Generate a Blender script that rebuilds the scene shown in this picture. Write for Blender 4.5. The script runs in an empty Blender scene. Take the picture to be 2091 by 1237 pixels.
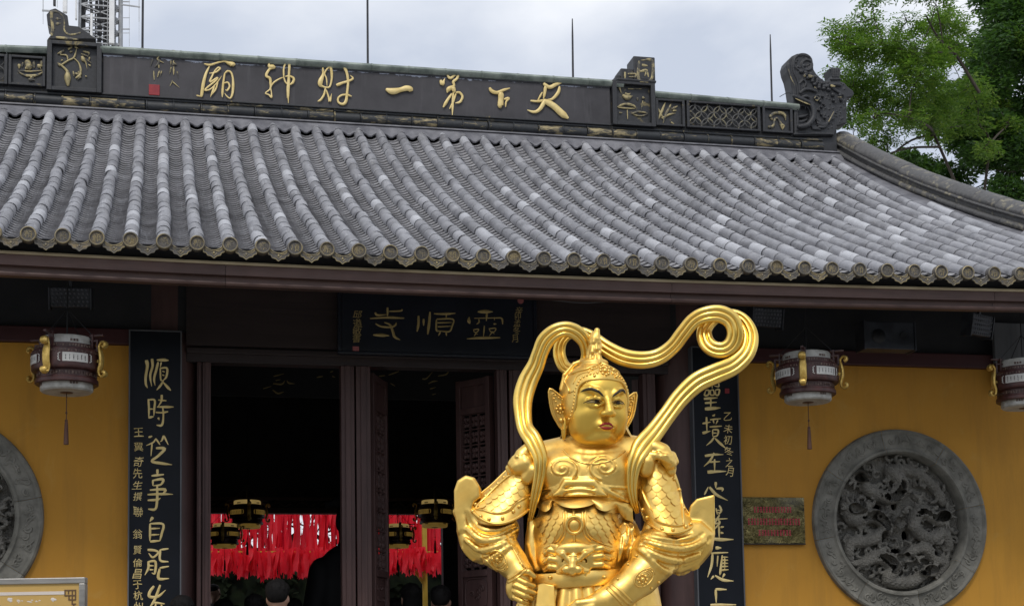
# A temple hall with a gilded guardian statue standing before it.
import bpy, math, random
import numpy as np
from mathutils import Vector, Matrix, noise
from mathutils.bvhtree import BVHTree

random.seed(7)
SC = bpy.context.scene
COL = SC.collection
D2R = math.radians

# ------------------------------------------------------------------ camera, sky, sun, exposure
FPX, YAW, PITCH, ROLL, PPY = 3240.0, 0.21995, 0.09314, -0.01688, 456.1
CAM = np.array([0.89218, -11.26626, 1.6])
_f = np.array([math.sin(YAW) * math.cos(PITCH), math.cos(YAW) * math.cos(PITCH), math.sin(PITCH)])
_r = np.array([math.cos(YAW), -math.sin(YAW), 0.0])
_u = np.cross(_r, _f)
RGT = math.cos(ROLL) * _r + math.sin(ROLL) * _u
UPV = -math.sin(ROLL) * _r + math.cos(ROLL) * _u
FWD = _f
cam = bpy.data.cameras.new("camera")
cam.sensor_width = 36.0
cam.lens = 36.0 * FPX / 2091.0
cam.shift_y = PPY / 2091.0
cam.clip_start, cam.clip_end = 0.1, 2000.0
camo = bpy.data.objects.new("camera", cam)
COL.objects.link(camo)
camo.matrix_world = Matrix([[RGT[0], UPV[0], -FWD[0], CAM[0]], [RGT[1], UPV[1], -FWD[1], CAM[1]],
                            [RGT[2], UPV[2], -FWD[2], CAM[2]], [0, 0, 0, 1]])
SC.camera = camo

SUN_EL, SUN_AZ = 52.0, 205.0            # overcast: a broad, weak sun high behind the viewer
world = bpy.data.worlds.new("World")
SC.world = world
world.use_nodes = True
wn, wl = world.node_tree.nodes, world.node_tree.links
wn.clear()
wo = wn.new("ShaderNodeOutputWorld"); wb = wn.new("ShaderNodeBackground")
sky = wn.new("ShaderNodeTexSky"); sky.sky_type = "NISHITA"; sky.sun_disc = False
sky.sun_elevation = D2R(SUN_EL); sky.sun_rotation = D2R(SUN_AZ)
sky.air_density, sky.dust_density, sky.ozone_density = 1.0, 1.5, 1.0
tc = wn.new("ShaderNodeTexCoord"); mp = wn.new("ShaderNodeMapping")
mp.inputs["Scale"].default_value = (1, 1, 1.8); mp.inputs["Location"].default_value = (0.33, 0.12, 0.28)
n1 = wn.new("ShaderNodeTexNoise"); n1.inputs["Scale"].default_value = 3.0; n1.inputs["Detail"].default_value = 7
n1.inputs["Roughness"].default_value = 0.5; n1.inputs["Distortion"].default_value = 0.3
r1 = wn.new("ShaderNodeValToRGB")
r1.color_ramp.elements[0].position = 0.39; r1.color_ramp.elements[0].color = (6.6, 7.2, 8.4, 1)
r1.color_ramp.elements[1].position = 0.62; r1.color_ramp.elements[1].color = (11.2, 11.4, 11.8, 1)
mx = wn.new("ShaderNodeMix"); mx.data_type = "RGBA"; mx.inputs[0].default_value = 0.86
wl.new(tc.outputs["Generated"], mp.inputs["Vector"]); wl.new(mp.outputs[0], n1.inputs["Vector"])
wl.new(n1.outputs["Fac"], r1.inputs["Fac"])
wl.new(sky.outputs[0], mx.inputs[6]); wl.new(r1.outputs[0], mx.inputs[7])
wl.new(mx.outputs[2], wb.inputs["Color"]); wb.inputs["Strength"].default_value = 0.1
wl.new(wb.outputs[0], wo.inputs["Surface"])

sl = bpy.data.lights.new("sun", "SUN"); sl.energy = 1.5; sl.angle = D2R(12); sl.color = (1.0, 0.95, 0.87)
so = bpy.data.objects.new("sun", sl); COL.objects.link(so)
_a = D2R(SUN_AZ)
sdir = Vector((math.sin(_a) * math.cos(D2R(SUN_EL)), math.cos(_a) * math.cos(D2R(SUN_EL)), math.sin(D2R(SUN_EL))))
so.rotation_euler = sdir.to_track_quat("Z", "Y").to_euler()
so.location = sdir * 40
vs = SC.view_settings
vs.view_transform, vs.look, vs.gamma, vs.use_curve_mapping = "Standard", "None", 1.0, False
vs.exposure = 0.0
SC.cycles.max_bounces = 6; SC.cycles.diffuse_bounces = 3; SC.cycles.glossy_bounces = 3
SC.cycles.transparent_max_bounces = 6


# ------------------------------------------------------------------ measuring: where a sight line meets a plane
def ray(px, py):
    return (px - 1045.5) / FPX * RGT - (py - 618.5 - PPY) / FPX * UPV + FWD


def at(px, py, Y):
    d = ray(px, py)
    return CAM + d * ((Y - CAM[1]) / d[1])


# ------------------------------------------------------------------ materials
MATS = {}


def srgb(r, g, b):
    return tuple(((c / 255) / 12.92 if c / 255 <= 0.04045 else ((c / 255 + 0.055) / 1.055) ** 2.4) for c in (r, g, b))


class NT:
    def __init__(s, name):
        s.m = bpy.data.materials.new(name); s.m.use_nodes = True
        s.n, s.l = s.m.node_tree.nodes, s.m.node_tree.links
        s.b = s.n["Principled BSDF"]; MATS[name] = s.m
        s._tc = None

    def new(s, t, **kw):
        x = s.n.new(t)
        for k, v in kw.items():
            setattr(x, k, v)
        return x

    def coord(s, scale=(1, 1, 1), world=False):
        if s._tc is None:
            s._tc = s.new("ShaderNodeTexCoord")
        m = s.new("ShaderNodeMapping"); m.inputs["Scale"].default_value = scale
        if world:
            g = s.new("ShaderNodeNewGeometry"); s.l.new(g.outputs["Position"], m.inputs["Vector"])
        else:
            oi = s.new("ShaderNodeObjectInfo")
            ad = s.new("ShaderNodeVectorMath", operation="ADD")
            ml = s.new("ShaderNodeMath", operation="MULTIPLY"); ml.inputs[1].default_value = 37.0
            s.l.new(oi.outputs["Random"], ml.inputs[0])
            s.l.new(s._tc.outputs["Object"], ad.inputs[0]); s.l.new(ml.outputs[0], ad.inputs[1])
            s.l.new(ad.outputs[0], m.inputs["Vector"])
        return m.outputs[0]

    def noise(s, scale, detail=4, rough=0.55, dist=0.0, vec=None, world=False, stretch=(1, 1, 1)):
        x = s.new("ShaderNodeTexNoise")
        x.inputs["Scale"].default_value = scale; x.inputs["Detail"].default_value = detail
        x.inputs["Roughness"].default_value = rough; x.inputs["Distortion"].default_value = dist
        s.l.new(vec if vec is not None else s.coord(stretch, world), x.inputs["Vector"])
        return x.outputs["Fac"]

    def ramp(s, fac, stops):
        x = s.new("ShaderNodeValToRGB")
        while len(x.color_ramp.elements) < len(stops):
            x.color_ramp.elements.new(0.5)
        for e, (p, c) in zip(x.color_ramp.elements, stops):
            e.position = p; e.color = (*c[:3], 1) if len(c) > 2 else (c[0],) * 3 + (1,)
        s.l.new(fac, x.inputs["Fac"])
        return x.outputs["Color"]

    def mix(s, fac, a, b, blend="MIX"):
        x = s.new("ShaderNodeMix", data_type="RGBA", blend_type=blend)
        for v, i in ((fac, 0), (a, 6), (b, 7)):
            if isinstance(v, (int, float)):
                x.inputs[i].default_value = v
            elif isinstance(v, tuple):
                x.inputs[i].default_value = (*v[:3], 1)
            else:
                s.l.new(v, x.inputs[i])
        return x.outputs[2]

    def math(s, op, a, b=None):
        x = s.new("ShaderNodeMath", operation=op)
        for v, i in ((a, 0), (b, 1)):
            if v is None:
                continue
            if isinstance(v, (int, float)):
                x.inputs[i].default_value = v
            else:
                s.l.new(v, x.inputs[i])
        return x.outputs[0]

    def set(s, key, v):
        i = s.b.inputs[key]
        if isinstance(v, tuple):
            i.default_value = (*v[:3], 1)
        elif isinstance(v, (int, float)):
            i.default_value = v
        else:
            s.l.new(v, i)

    def bump(s, h, strength=0.3, dist=0.01):
        x = s.new("ShaderNodeBump"); x.inputs["Strength"].default_value = strength
        x.inputs["Distance"].default_value = dist
        s.l.new(h, x.inputs["Height"]); s.l.new(x.outputs[0], s.b.inputs["Normal"])


def simple(name, c1, c2=None, rough=0.6, metal=0.0, scale=6.0, bump=0.2, bdist=0.004, spec=0.5, stretch=(1, 1, 1), world=False, lo=0.35, hi=0.65):
    t = NT(name)
    c2 = c2 or c1
    n = t.noise(scale, 6, 0.6, stretch=stretch, world=world)
    t.set("Base Color", t.ramp(n, [(lo, c1), (hi, c2)]))
    t.set("Roughness", rough); t.set("Metallic", metal); t.set("Specular IOR Level", spec)
    if bump:
        n2 = t.noise(scale * 6, 4, 0.6, stretch=stretch, world=world)
        t.bump(n2, bump, bdist)
    return t.m


def tile_mat(name, stops, rough):
    t = NT(name)
    oi = t.new("ShaderNodeObjectInfo"); g = t.new("ShaderNodeNewGeometry")
    rnd = t.math("FRACT", t.math("ADD", oi.outputs["Random"], g.outputs["Random Per Island"]))
    base = t.ramp(rnd, stops)
    n = t.noise(9, 6, 0.65, world=True)
    base = t.mix(t.ramp(n, [(0.3, (0,)), (0.72, (0.75,))]), base, (0.43, 0.43, 0.455))
    n3 = t.noise(2.2, 5, 0.6, world=True)
    base = t.mix(t.ramp(n3, [(0.45, (0,)), (0.75, (0.45,))]), base, (0.085, 0.083, 0.085))
    n5 = t.noise(3.0, 6, 0.7, 0.8, world=True, stretch=(7, .8, .8))
    base = t.mix(t.ramp(n5, [(0.54, (0,)), (0.70, (0.6,))]), base, (0.56, 0.57, 0.60))
    n6 = t.noise(5.0, 6, 0.7, 0.5, world=True)
    base = t.mix(t.ramp(n6, [(0.6, (0,)), (0.72, (0.35,))]), base, (0.115, 0.105, 0.09))
    n4 = t.noise(60, 3, 0.6, world=True)
    base = t.mix(t.math("MULTIPLY", n4, 0.35), base, (0.07, 0.07, 0.075))
    t.set("Base Color", base)
    t.set("Roughness", t.ramp(n, [(0.3, (rough,)), (0.7, (rough + 0.2,))]))
    t.bump(t.math("ADD", n4, n), 0.35, 0.006)
    return t.m


GREYS = [(0.0, (0.138, 0.139, 0.156)), (0.3, (0.178, 0.18, 0.202)), (0.62, (0.242, 0.245, 0.272)), (0.86, (0.315, 0.32, 0.352)), (0.955, (0.65, 0.665, 0.71))]
M_TILE = tile_mat("grey_cover_tile", GREYS, 0.34)
M_PAN = tile_mat("grey_pan_tile", [(0.0, (0.21, 0.206, 0.212)), (0.7, (0.30, 0.294, 0.302)), (1.0, (0.40, 0.395, 0.405))], 0.36)


def worn_gilt(name, dark, gold, amount, scale=14, stretch=(1, 1, 1), rough=0.55, metal=0.25):
    t = NT(name)
    n = t.noise(scale, 7, 0.7, 0.5, stretch=stretch)
    oi = t.new("ShaderNodeObjectInfo"); g = t.new("ShaderNodeNewGeometry")
    rnd = t.math("FRACT", t.math("ADD", oi.outputs["Random"], g.outputs["Random Per Island"]))
    k = t.math("ADD", n, t.math("MULTIPLY", t.math("SUBTRACT", rnd, 0.5), 0.2))
    fac = t.ramp(k, [(1 - amount - 0.06, (0,)), (1 - amount + 0.08, (1,))])
    n2 = t.noise(30, 5, 0.6)
    dk = t.mix(t.ramp(n2, [(0.3, (0,)), (0.7, (0.7,))]), dark, tuple(c * 2.2 for c in dark))
    t.set("Base Color", t.mix(fac, dk, gold))
    t.set("Roughness", rough); t.set("Metallic", t.math("MULTIPLY", fac, metal))
    t.bump(t.math("ADD", n2, fac), 0.25, 0.004)
    return t.m


GOLDP = (0.52, 0.36, 0.10)
M_RIDGE = worn_gilt("ridge_black_clay", (0.018, 0.019, 0.022), (0.34, 0.27, 0.11), 0.30, 9)
M_RIDGEG = worn_gilt("ridge_course_worn_gilt", (0.012, 0.014, 0.017), (0.36, 0.295, 0.16), 0.38, 9, (.8, 3, 3))
M_GILTEDGE = worn_gilt("gilt_edged_tile", (0.10, 0.092, 0.08), (0.33, 0.27, 0.145), 0.50, 10)
M_DISC = worn_gilt("tile_end_face", (0.06, 0.055, 0.05), (0.20, 0.155, 0.085), 0.40, 16)
M_RELIEF = worn_gilt("gilt_relief", (0.05, 0.047, 0.04), (0.40, 0.335, 0.17), 0.54, 16)
M_TRACERY = worn_gilt("ring_tracery_clay", (0.05, 0.05, 0.05), (0.34, 0.30, 0.17), 0.42, 12)
M_CAP = simple("mossy_ridge_cap", (0.10, 0.125, 0.11), (0.30, 0.34, 0.30), 0.6, scale=5, bump=0.4)
M_FLASH = simple("grey_flashing_tile", (0.10, 0.10, 0.115), (0.2, 0.2, 0.22), 0.55, scale=6, bump=0.3)
M_HIP = worn_gilt("descending_ridge_clay", (0.055, 0.054, 0.054), (0.29, 0.26, 0.185), 0.36, 11)


def sign_board():
    t = NT("ridge_sign_board")
    n = t.noise(3, 6, 0.6, world=True)
    base = t.ramp(n, [(0.3, (0.030, 0.0285, 0.033)), (0.7, (0.058, 0.055, 0.062))])
    n2 = t.noise(2.5, 5, 0.6, world=True, stretch=(6, 1, 0.5))
    base = t.mix(t.ramp(n2, [(0.55, (0,)), (0.75, (0.5,))]), base, (0.10, 0.097, 0.105))
    # flaked paint along the upper edge
    g = t.new("ShaderNodeNewGeometry"); sp = t.new("ShaderNodeSeparateXYZ"); t.l.new(g.outputs["Position"], sp.inputs[0])
    n3 = t.noise(11, 5, 0.6, world=True)
    up = t.math("MULTIPLY", t.math("SUBTRACT", sp.outputs["Z"], 8.118), 9.0)
    fl = t.ramp(t.math("ADD", up, t.math("SUBTRACT", n3, 0.62)), [(0.5, (0,)), (0.56, (1,))])
    base = t.mix(fl, base, (0.34, 0.37, 0.45))
    t.set("Base Color", base); t.set("Roughness", 0.6); t.bump(n3, 0.2, 0.004)
    return t.m


M_SIGN = sign_board()
M_GOLDCHAR = simple("gold_leaf_lettering", (0.66, 0.50, 0.19), (0.84, 0.67, 0.31), 0.5, 0.1, 8, 0.3)
M_GOLDDIM = simple("old_gold_lettering", (0.36, 0.27, 0.105), (0.47, 0.36, 0.15), 0.55, 0.2, 8, 0.2)
M_RED = simple("vermilion_seal", (0.24, 0.02, 0.03), (0.32, 0.03, 0.035), 0.6, 0, 20)
M_PINKSEAL = simple("faded_red_seal", (0.30, 0.09, 0.10), (0.38, 0.12, 0.12), 0.6, 0, 20)


def wood(name, c1, c2, rough=0.5, stretch=(1, 1, 0.08), scale=9, spec=0.4):
    t = NT(name)
    n = t.noise(scale, 6, 0.65, 0.6, stretch=stretch)
    n2 = t.noise(2.2, 4, 0.6)
    b = t.ramp(n, [(0.3, c1), (0.7, c2)])
    b = t.mix(t.ramp(n2, [(0.4, (0,)), (0.75, (0.4,))]), b, tuple(c * 0.5 for c in c1))
    t.set("Base Color", b); t.set("Roughness", rough); t.set("Specular IOR Level", spec)
    t.bump(n, 0.25, 0.003)
    return t.m


M_WOODV = wood("dark_maroon_wood", (0.052, 0.026, 0.025), (0.105, 0.057, 0.053), 0.5)
M_WOODH = wood("fascia_wood", (0.060, 0.033, 0.028), (0.122, 0.070, 0.060), 0.5, (0.08, 1, 1))
M_LINTEL = wood("lintel_wood", (0.022, 0.015, 0.016), (0.042, 0.028, 0.028), 0.5, (0.08, 1, 1))
M_BAND = wood("maroon_band_wood", (0.05, 0.015, 0.018), (0.08, 0.027, 0.03), 0.5, (0.08, 1, 1))
M_DARK = simple("dark_timber", (0.009, 0.010, 0.0135), (0.018, 0.018, 0.022), 0.7, 0, 4, 0.2)  # plain near-black base colour, slightly mottled
M_BLUEDK = simple("dark_blue_board", (0.004, 0.006, 0.013), (0.008, 0.011, 0.021), 0.42, 0, 4, 0.05)
M_COUPLET = simple("blue_black_lacquer", (0.004, 0.0058, 0.010), (0.007, 0.0095, 0.0155), 0.5, 0, 3, 0.08, spec=0.22)
M_GREYWOOD = wood("grey_weathered_edge", (0.07, 0.075, 0.085), (0.14, 0.145, 0.16), 0.6)
M_GILTLINE = simple("faded_gilt_strip", (0.30, 0.24, 0.15), (0.5, 0.42, 0.28), 0.55, 0.1, 4, 0.2, stretch=(0.3, 1, 1))


def ochre():
    t = NT("ochre_plaster")
    n = t.noise(0.8, 6, 0.6, world=True)
    b = t.ramp(n, [(0.3, (0.46, 0.215, 0.022)), (0.7, (0.56, 0.275, 0.030))])
    n2 = t.noise(70, 3, 0.6, world=True)
    n3 = t.noise(2.0, 6, 0.7, world=True, stretch=(3, 1, 0.35))
    b = t.mix(t.ramp(n3, [(0.48, (0,)), (0.8, (0.55,))]), b, (0.27, 0.135, 0.024))
    n4 = t.noise(1.6, 7, 0.75, 1.2, world=True)
    b = t.mix(t.ramp(n4, [(0.56, (0,)), (0.66, (0.35,))]), b, (0.52, 0.31, 0.075))
    n5 = t.noise(9, 6, 0.7, 2.0, world=True, stretch=(2.2, 1, 0.6))
    b = t.mix(t.ramp(n5, [(0.66, (0,)), (0.72, (0.30,))]), b, (0.20, 0.11, 0.03))
    t.set("Base Color", b); t.set("Roughness", 0.8); t.bump(n2, 0.12, 0.003)
    return t.m


M_OCHRE = ochre()
M_STONE = simple("grey_carved_stone", (0.115, 0.112, 0.097), (0.23, 0.222, 0.195), 0.85, 0, 7, 0.5, 0.006)
M_PAVE = simple("granite_paving", (0.26, 0.25, 0.23), (0.36, 0.35, 0.32), 0.85, 0, 0.8, 0.2, world=True)
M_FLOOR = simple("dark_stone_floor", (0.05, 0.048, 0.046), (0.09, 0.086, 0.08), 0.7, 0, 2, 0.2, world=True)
M_BLACK = simple("blackened_metal", (0.010, 0.011, 0.013), (0.02, 0.021, 0.025), 0.5, 0.3, 8, 0.1)
M_SPEAKER = simple("dark_speaker_grille", (0.022, 0.025, 0.033), (0.05, 0.055, 0.07), 0.45, 0.4, 8, 0.1)
M_ROD = simple("weathered_iron_rod", (0.02, 0.022, 0.028), (0.05, 0.05, 0.055), 0.6, 0.3, 8, 0.1)


# ------------------------------------------------------------------ mesh building
class MB:
    def __init__(s):
        s.v, s.f, s.m, s.n = [], [], [], 0

    def add(s, verts, faces, mat=0):
        a = np.asarray(verts, dtype=float).reshape(-1, 3)
        s.v.append(a)
        k = s.n
        for f in faces:
            s.f.append([i + k for i in f]); s.m.append(mat)
        s.n += len(a)
        return s

    def box(s, x0, x1, y0, y1, z0, z1, mat=0, M=None):
        v = np.array([(x, y, z) for x in (x0, x1) for y in (y0, y1) for z in (z0, z1)], float)
        if M is not None:
            v = xf(v, M)
        return s.add(v, [(0, 1, 3, 2), (4, 6, 7, 5), (0, 4, 5, 1), (2, 3, 7, 6), (0, 2, 6, 4), (1, 5, 7, 3)], mat)

    def bar(s, p, q, w, h=None, up=(0, 0, 1), mat=0):
        p, q = Vector(p), Vector(q); h = h or w
        d = (q - p); L = d.length; d.normalize()
        a = d.cross(Vector(up))
        if a.length < 1e-4:
            a = d.cross(Vector((0, 1, 0)))
        a.normalize(); b = a.cross(d)
        v = [p + a * (sx * w / 2) + b * (sz * h / 2) + d * (L * t) for t in (0, 1) for sx in (-1, 1) for sz in (-1, 1)]
        return s.add([tuple(x) for x in v], [(0, 1, 3, 2), (4, 6, 7, 5), (0, 4, 5, 1), (2, 3, 7, 6), (0, 2, 6, 4), (1, 5, 7, 3)], mat)

    def tube(s, path, r, seg=8, caps=True, closed=False, mat=0, flat=None):
        P = np.asarray(path, float); n = len(P)
        R = np.full(n, r, float) if np.isscalar(r) else np.asarray(r, float)
        T = np.gradient(P, axis=0) if not closed else np.roll(P, -1, 0) - np.roll(P, 1, 0)
        T /= np.linalg.norm(T, axis=1)[:, None] + 1e-12
        ref = np.array([0, 1, 0]) if abs(T[0][1]) < 0.9 else np.array([1, 0, 0])
        a = np.cross(T[0], ref); a /= np.linalg.norm(a)
        ang = np.linspace(0, 2 * math.pi, seg, endpoint=False)
        rows = []
        for i in range(n):
            a = a - T[i] * (a @ T[i]); a /= np.linalg.norm(a) + 1e-12
            b = np.cross(T[i], a)
            rows.append(P[i] + R[i] * (np.cos(ang)[:, None] * a + np.sin(ang)[:, None] * b))
        V = np.concatenate(rows)
        if flat is not None:                       # (axis, origin, factor): flattened against a board
            ax, o, k = flat
            V[:, ax] = o + (V[:, ax] - o) * k
        F = []
        m = n if closed else n - 1
        for i in range(m):
            j = (i + 1) % n
            for q in range(seg):
                w = (q + 1) % seg
                F.append((i * seg + q, i * seg + w, j * seg + w, j * seg + q))
        if caps and not closed:
            F.append(tuple(range(seg))[::-1]); F.append(tuple((n - 1) * seg + q for q in range(seg)))
        return s.add(V, F, mat)

    def lathe(s, prof, c=(0, 0, 0), seg=24, axis="z", mat=0, arc=None, cap=True):
        """profile (radius, height) turned about an axis"""
        n = len(prof); full = arc is None
        a0, a1 = (0, 2 * math.pi) if full else arc
        ang = np.linspace(a0, a1, seg, endpoint=not full)
        V = []
        for (r, h) in prof:
            for t in ang:
                x, y = r * math.cos(t), r * math.sin(t)
                V.append((x, y, h) if axis == "z" else (x, h, y) if axis == "y" else (h, x, y))
        V = np.array(V) + np.array(c)
        F = []
        for i in range(n - 1):
            for q in range(seg if full else seg - 1):
                w = (q + 1) % seg
                F.append((i * seg + q, i * seg + w, (i + 1) * seg + w, (i + 1) * seg + q))
        if full and cap:
            if prof[0][0] > 1e-6:
                F.append(tuple(range(seg))[::-1])
            if prof[-1][0] > 1e-6:
                F.append(tuple((n - 1) * seg + q for q in range(seg)))
        return s.add(V, F, mat)

    def sphere(s, c, r, seg=8, rings=5, mat=0):
        r = (r, r, r) if np.isscalar(r) else r
        V = [(c[0], c[1], c[2] + r[2])]
        for i in range(1, rings):
            t = math.pi * i / rings
            for q in range(seg):
                p = 2 * math.pi * q / seg
                V.append((c[0] + r[0] * math.sin(t) * math.cos(p), c[1] + r[1] * math.sin(t) * math.sin(p), c[2] + r[2] * math.cos(t)))
        V.append((c[0], c[1], c[2] - r[2])); L = len(V) - 1
        F = [(0, 1 + q, 1 + (q + 1) % seg) for q in range(seg)]
        for i in range(rings - 2):
            for q in range(seg):
                w = (q + 1) % seg
                F.append((1 + i * seg + q, 1 + (i + 1) * seg + q, 1 + (i + 1) * seg + w, 1 + i * seg + w))
        F += [(L, 1 + (rings - 2) * seg + (q + 1) % seg, 1 + (rings - 2) * seg + q) for q in range(seg)]
        return s.add(V, F, mat)

    def prism(s, pts, off, mat=0):
        """closed outline pts (3d) pushed along off"""
        n = len(pts); P = np.asarray(pts, float); Q = P + np.asarray(off, float)
        F = [tuple(range(n)), tuple(range(2 * n - 1, n - 1, -1))] + [(i, n + i, n + (i + 1) % n, (i + 1) % n) for i in range(n)]
        return s.add(np.concatenate([P, Q]), F, mat)

    def grid(s, G, mat=0, closed_u=False):
        """G: (n, m, 3) lattice of points"""
        n, m = G.shape[:2]
        F = []
        for i in range(n if closed_u else n - 1):
            j = (i + 1) % n
            for q in range(m - 1):
                F.append((i * m + q, i * m + q + 1, j * m + q + 1, j * m + q))
        return s.add(G.reshape(-1, 3), F, mat)

    def raw(s, V, F, mat=0):
        return s.add(V, F, mat)


def xf(v, M):
    v = np.asarray(v, float); A = np.array(M)
    return v @ A[:3, :3].T + A[:3, 3]


MW = {}


def link(o, Mw, parent):
    COL.objects.link(o)
    MW[o.name] = Mw.copy()
    if parent is not None:
        o.parent = parent
        o.matrix_basis = MW[parent.name].inverted() @ Mw
    else:
        o.matrix_basis = Mw


def meta(o, label=None, cat=None, group=None, kind=None):
    for k, v in (("label", label), ("category", cat), ("group", group), ("kind", kind)):
        if v:
            o[k] = v
    return o


def mesh(name, mb, mats, angle=35, smooth=True, off=None):
    V = np.concatenate(mb.v)
    if off is not None:
        V = V - off
    me = bpy.data.meshes.new(name)
    me.from_pydata(V.tolist(), [], mb.f)
    mats = mats if isinstance(mats, (list, tuple)) else [mats]
    for m in mats:
        me.materials.append(m)
    if len(mats) > 1:
        me.polygons.foreach_set("material_index", mb.m)
    if smooth:
        me.polygons.foreach_set("use_smooth", [True] * len(mb.f))
        me.update()
        if angle:
            me.set_sharp_from_angle(angle=D2R(angle))
    me.update()
    return me


def obj(name, mb, mats, parent=None, frame=None, angle=35, smooth=True, origin=None, bevel=0, **kw):
    """link one mesh; its verts are given in `frame` (world by default); origin at its middle"""
    V = np.concatenate(mb.v)
    c = (V.min(0) + V.max(0)) / 2 if origin is None else np.array(origin, float)
    me = mesh(name, mb, mats, angle, smooth, c)
    o = bpy.data.objects.new(name, me)
    Mw = (frame if frame is not None else Matrix.Identity(4)) @ Matrix.Translation(Vector(c))
    link(o, Mw, parent)
    if bevel:
        b = o.modifiers.new("edge", "BEVEL"); b.width = bevel; b.segments = 2; b.limit_method = "ANGLE"
        b.angle_limit = D2R(50)
    return meta(o, **kw)


def thing(name, loc, label, cat, group=None, rotz=0.0):
    o = bpy.data.objects.new(name, None)
    o.empty_display_size = 0.2
    link(o, Matrix.Translation(Vector(loc)) @ Matrix.Rotation(rotz, 4, "Z"), None)
    return meta(o, label, cat, group)


def place(me_or_obj, name, Mw, parent, **kw):
    o = bpy.data.objects.new(name, me_or_obj)
    link(o, Mw, parent)
    return meta(o, **kw)


def copy_thing(root, Mw, label, group=None):
    """the thing, its parts and their sub-parts, meshes shared"""
    r = root.copy(); link(r, Mw, None); r["label"] = label
    if group:
        r["group"] = group

    def rec(src, dst):
        for ch in [c for c in COL.objects if c.parent == src]:
            c = ch.copy()
            rel = MW[src.name].inverted() @ MW[ch.name]
            link(c, MW[dst.name] @ rel, dst)
            rec(ch, c)
    rec(root, r)
    return r


def smooth_path(P, n=6):
    """Catmull-Rom through the rows of P"""
    P = np.asarray(P, float)
    if len(P) < 3:
        t = np.linspace(0, 1, n + 1)[:, None]
        return P[0] * (1 - t) + P[-1] * t
    Q = np.vstack([2 * P[0] - P[1], P, 2 * P[-1] - P[-2]])
    out = []
    for i in range(1, len(Q) - 2):
        for k in range(n):
            t = k / n
            out.append(0.5 * ((2 * Q[i]) + (-Q[i - 1] + Q[i + 1]) * t + (2 * Q[i - 1] - 5 * Q[i] + 4 * Q[i + 1] - Q[i + 2]) * t * t
                              + (-Q[i - 1] + 3 * Q[i] - 3 * Q[i + 1] + Q[i + 2]) * t ** 3))
    out.append(P[-1])
    return np.array(out)


GLYPH = {}


def read_glyphs(chars):
    for ch in chars:
        cu = bpy.data.curves.new("inscription", "FONT"); cu.body = ch; cu.resolution_u = 2
        to = bpy.data.objects.new("inscription", cu); COL.objects.link(to)
        me = to.evaluated_get(bpy.context.evaluated_depsgraph_get()).to_mesh()
        GLYPH[ch] = (np.array([v.co[:] for v in me.vertices]), [tuple(p.vertices) for p in me.polygons])
        to.to_mesh_clear(); bpy.data.objects.remove(to); bpy.data.curves.remove(cu)


read_glyphs("王翼奇先生撰聯翁賢倫昌于杭州乙未初冬之月邱遒敏書辛卯孟")


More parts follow.
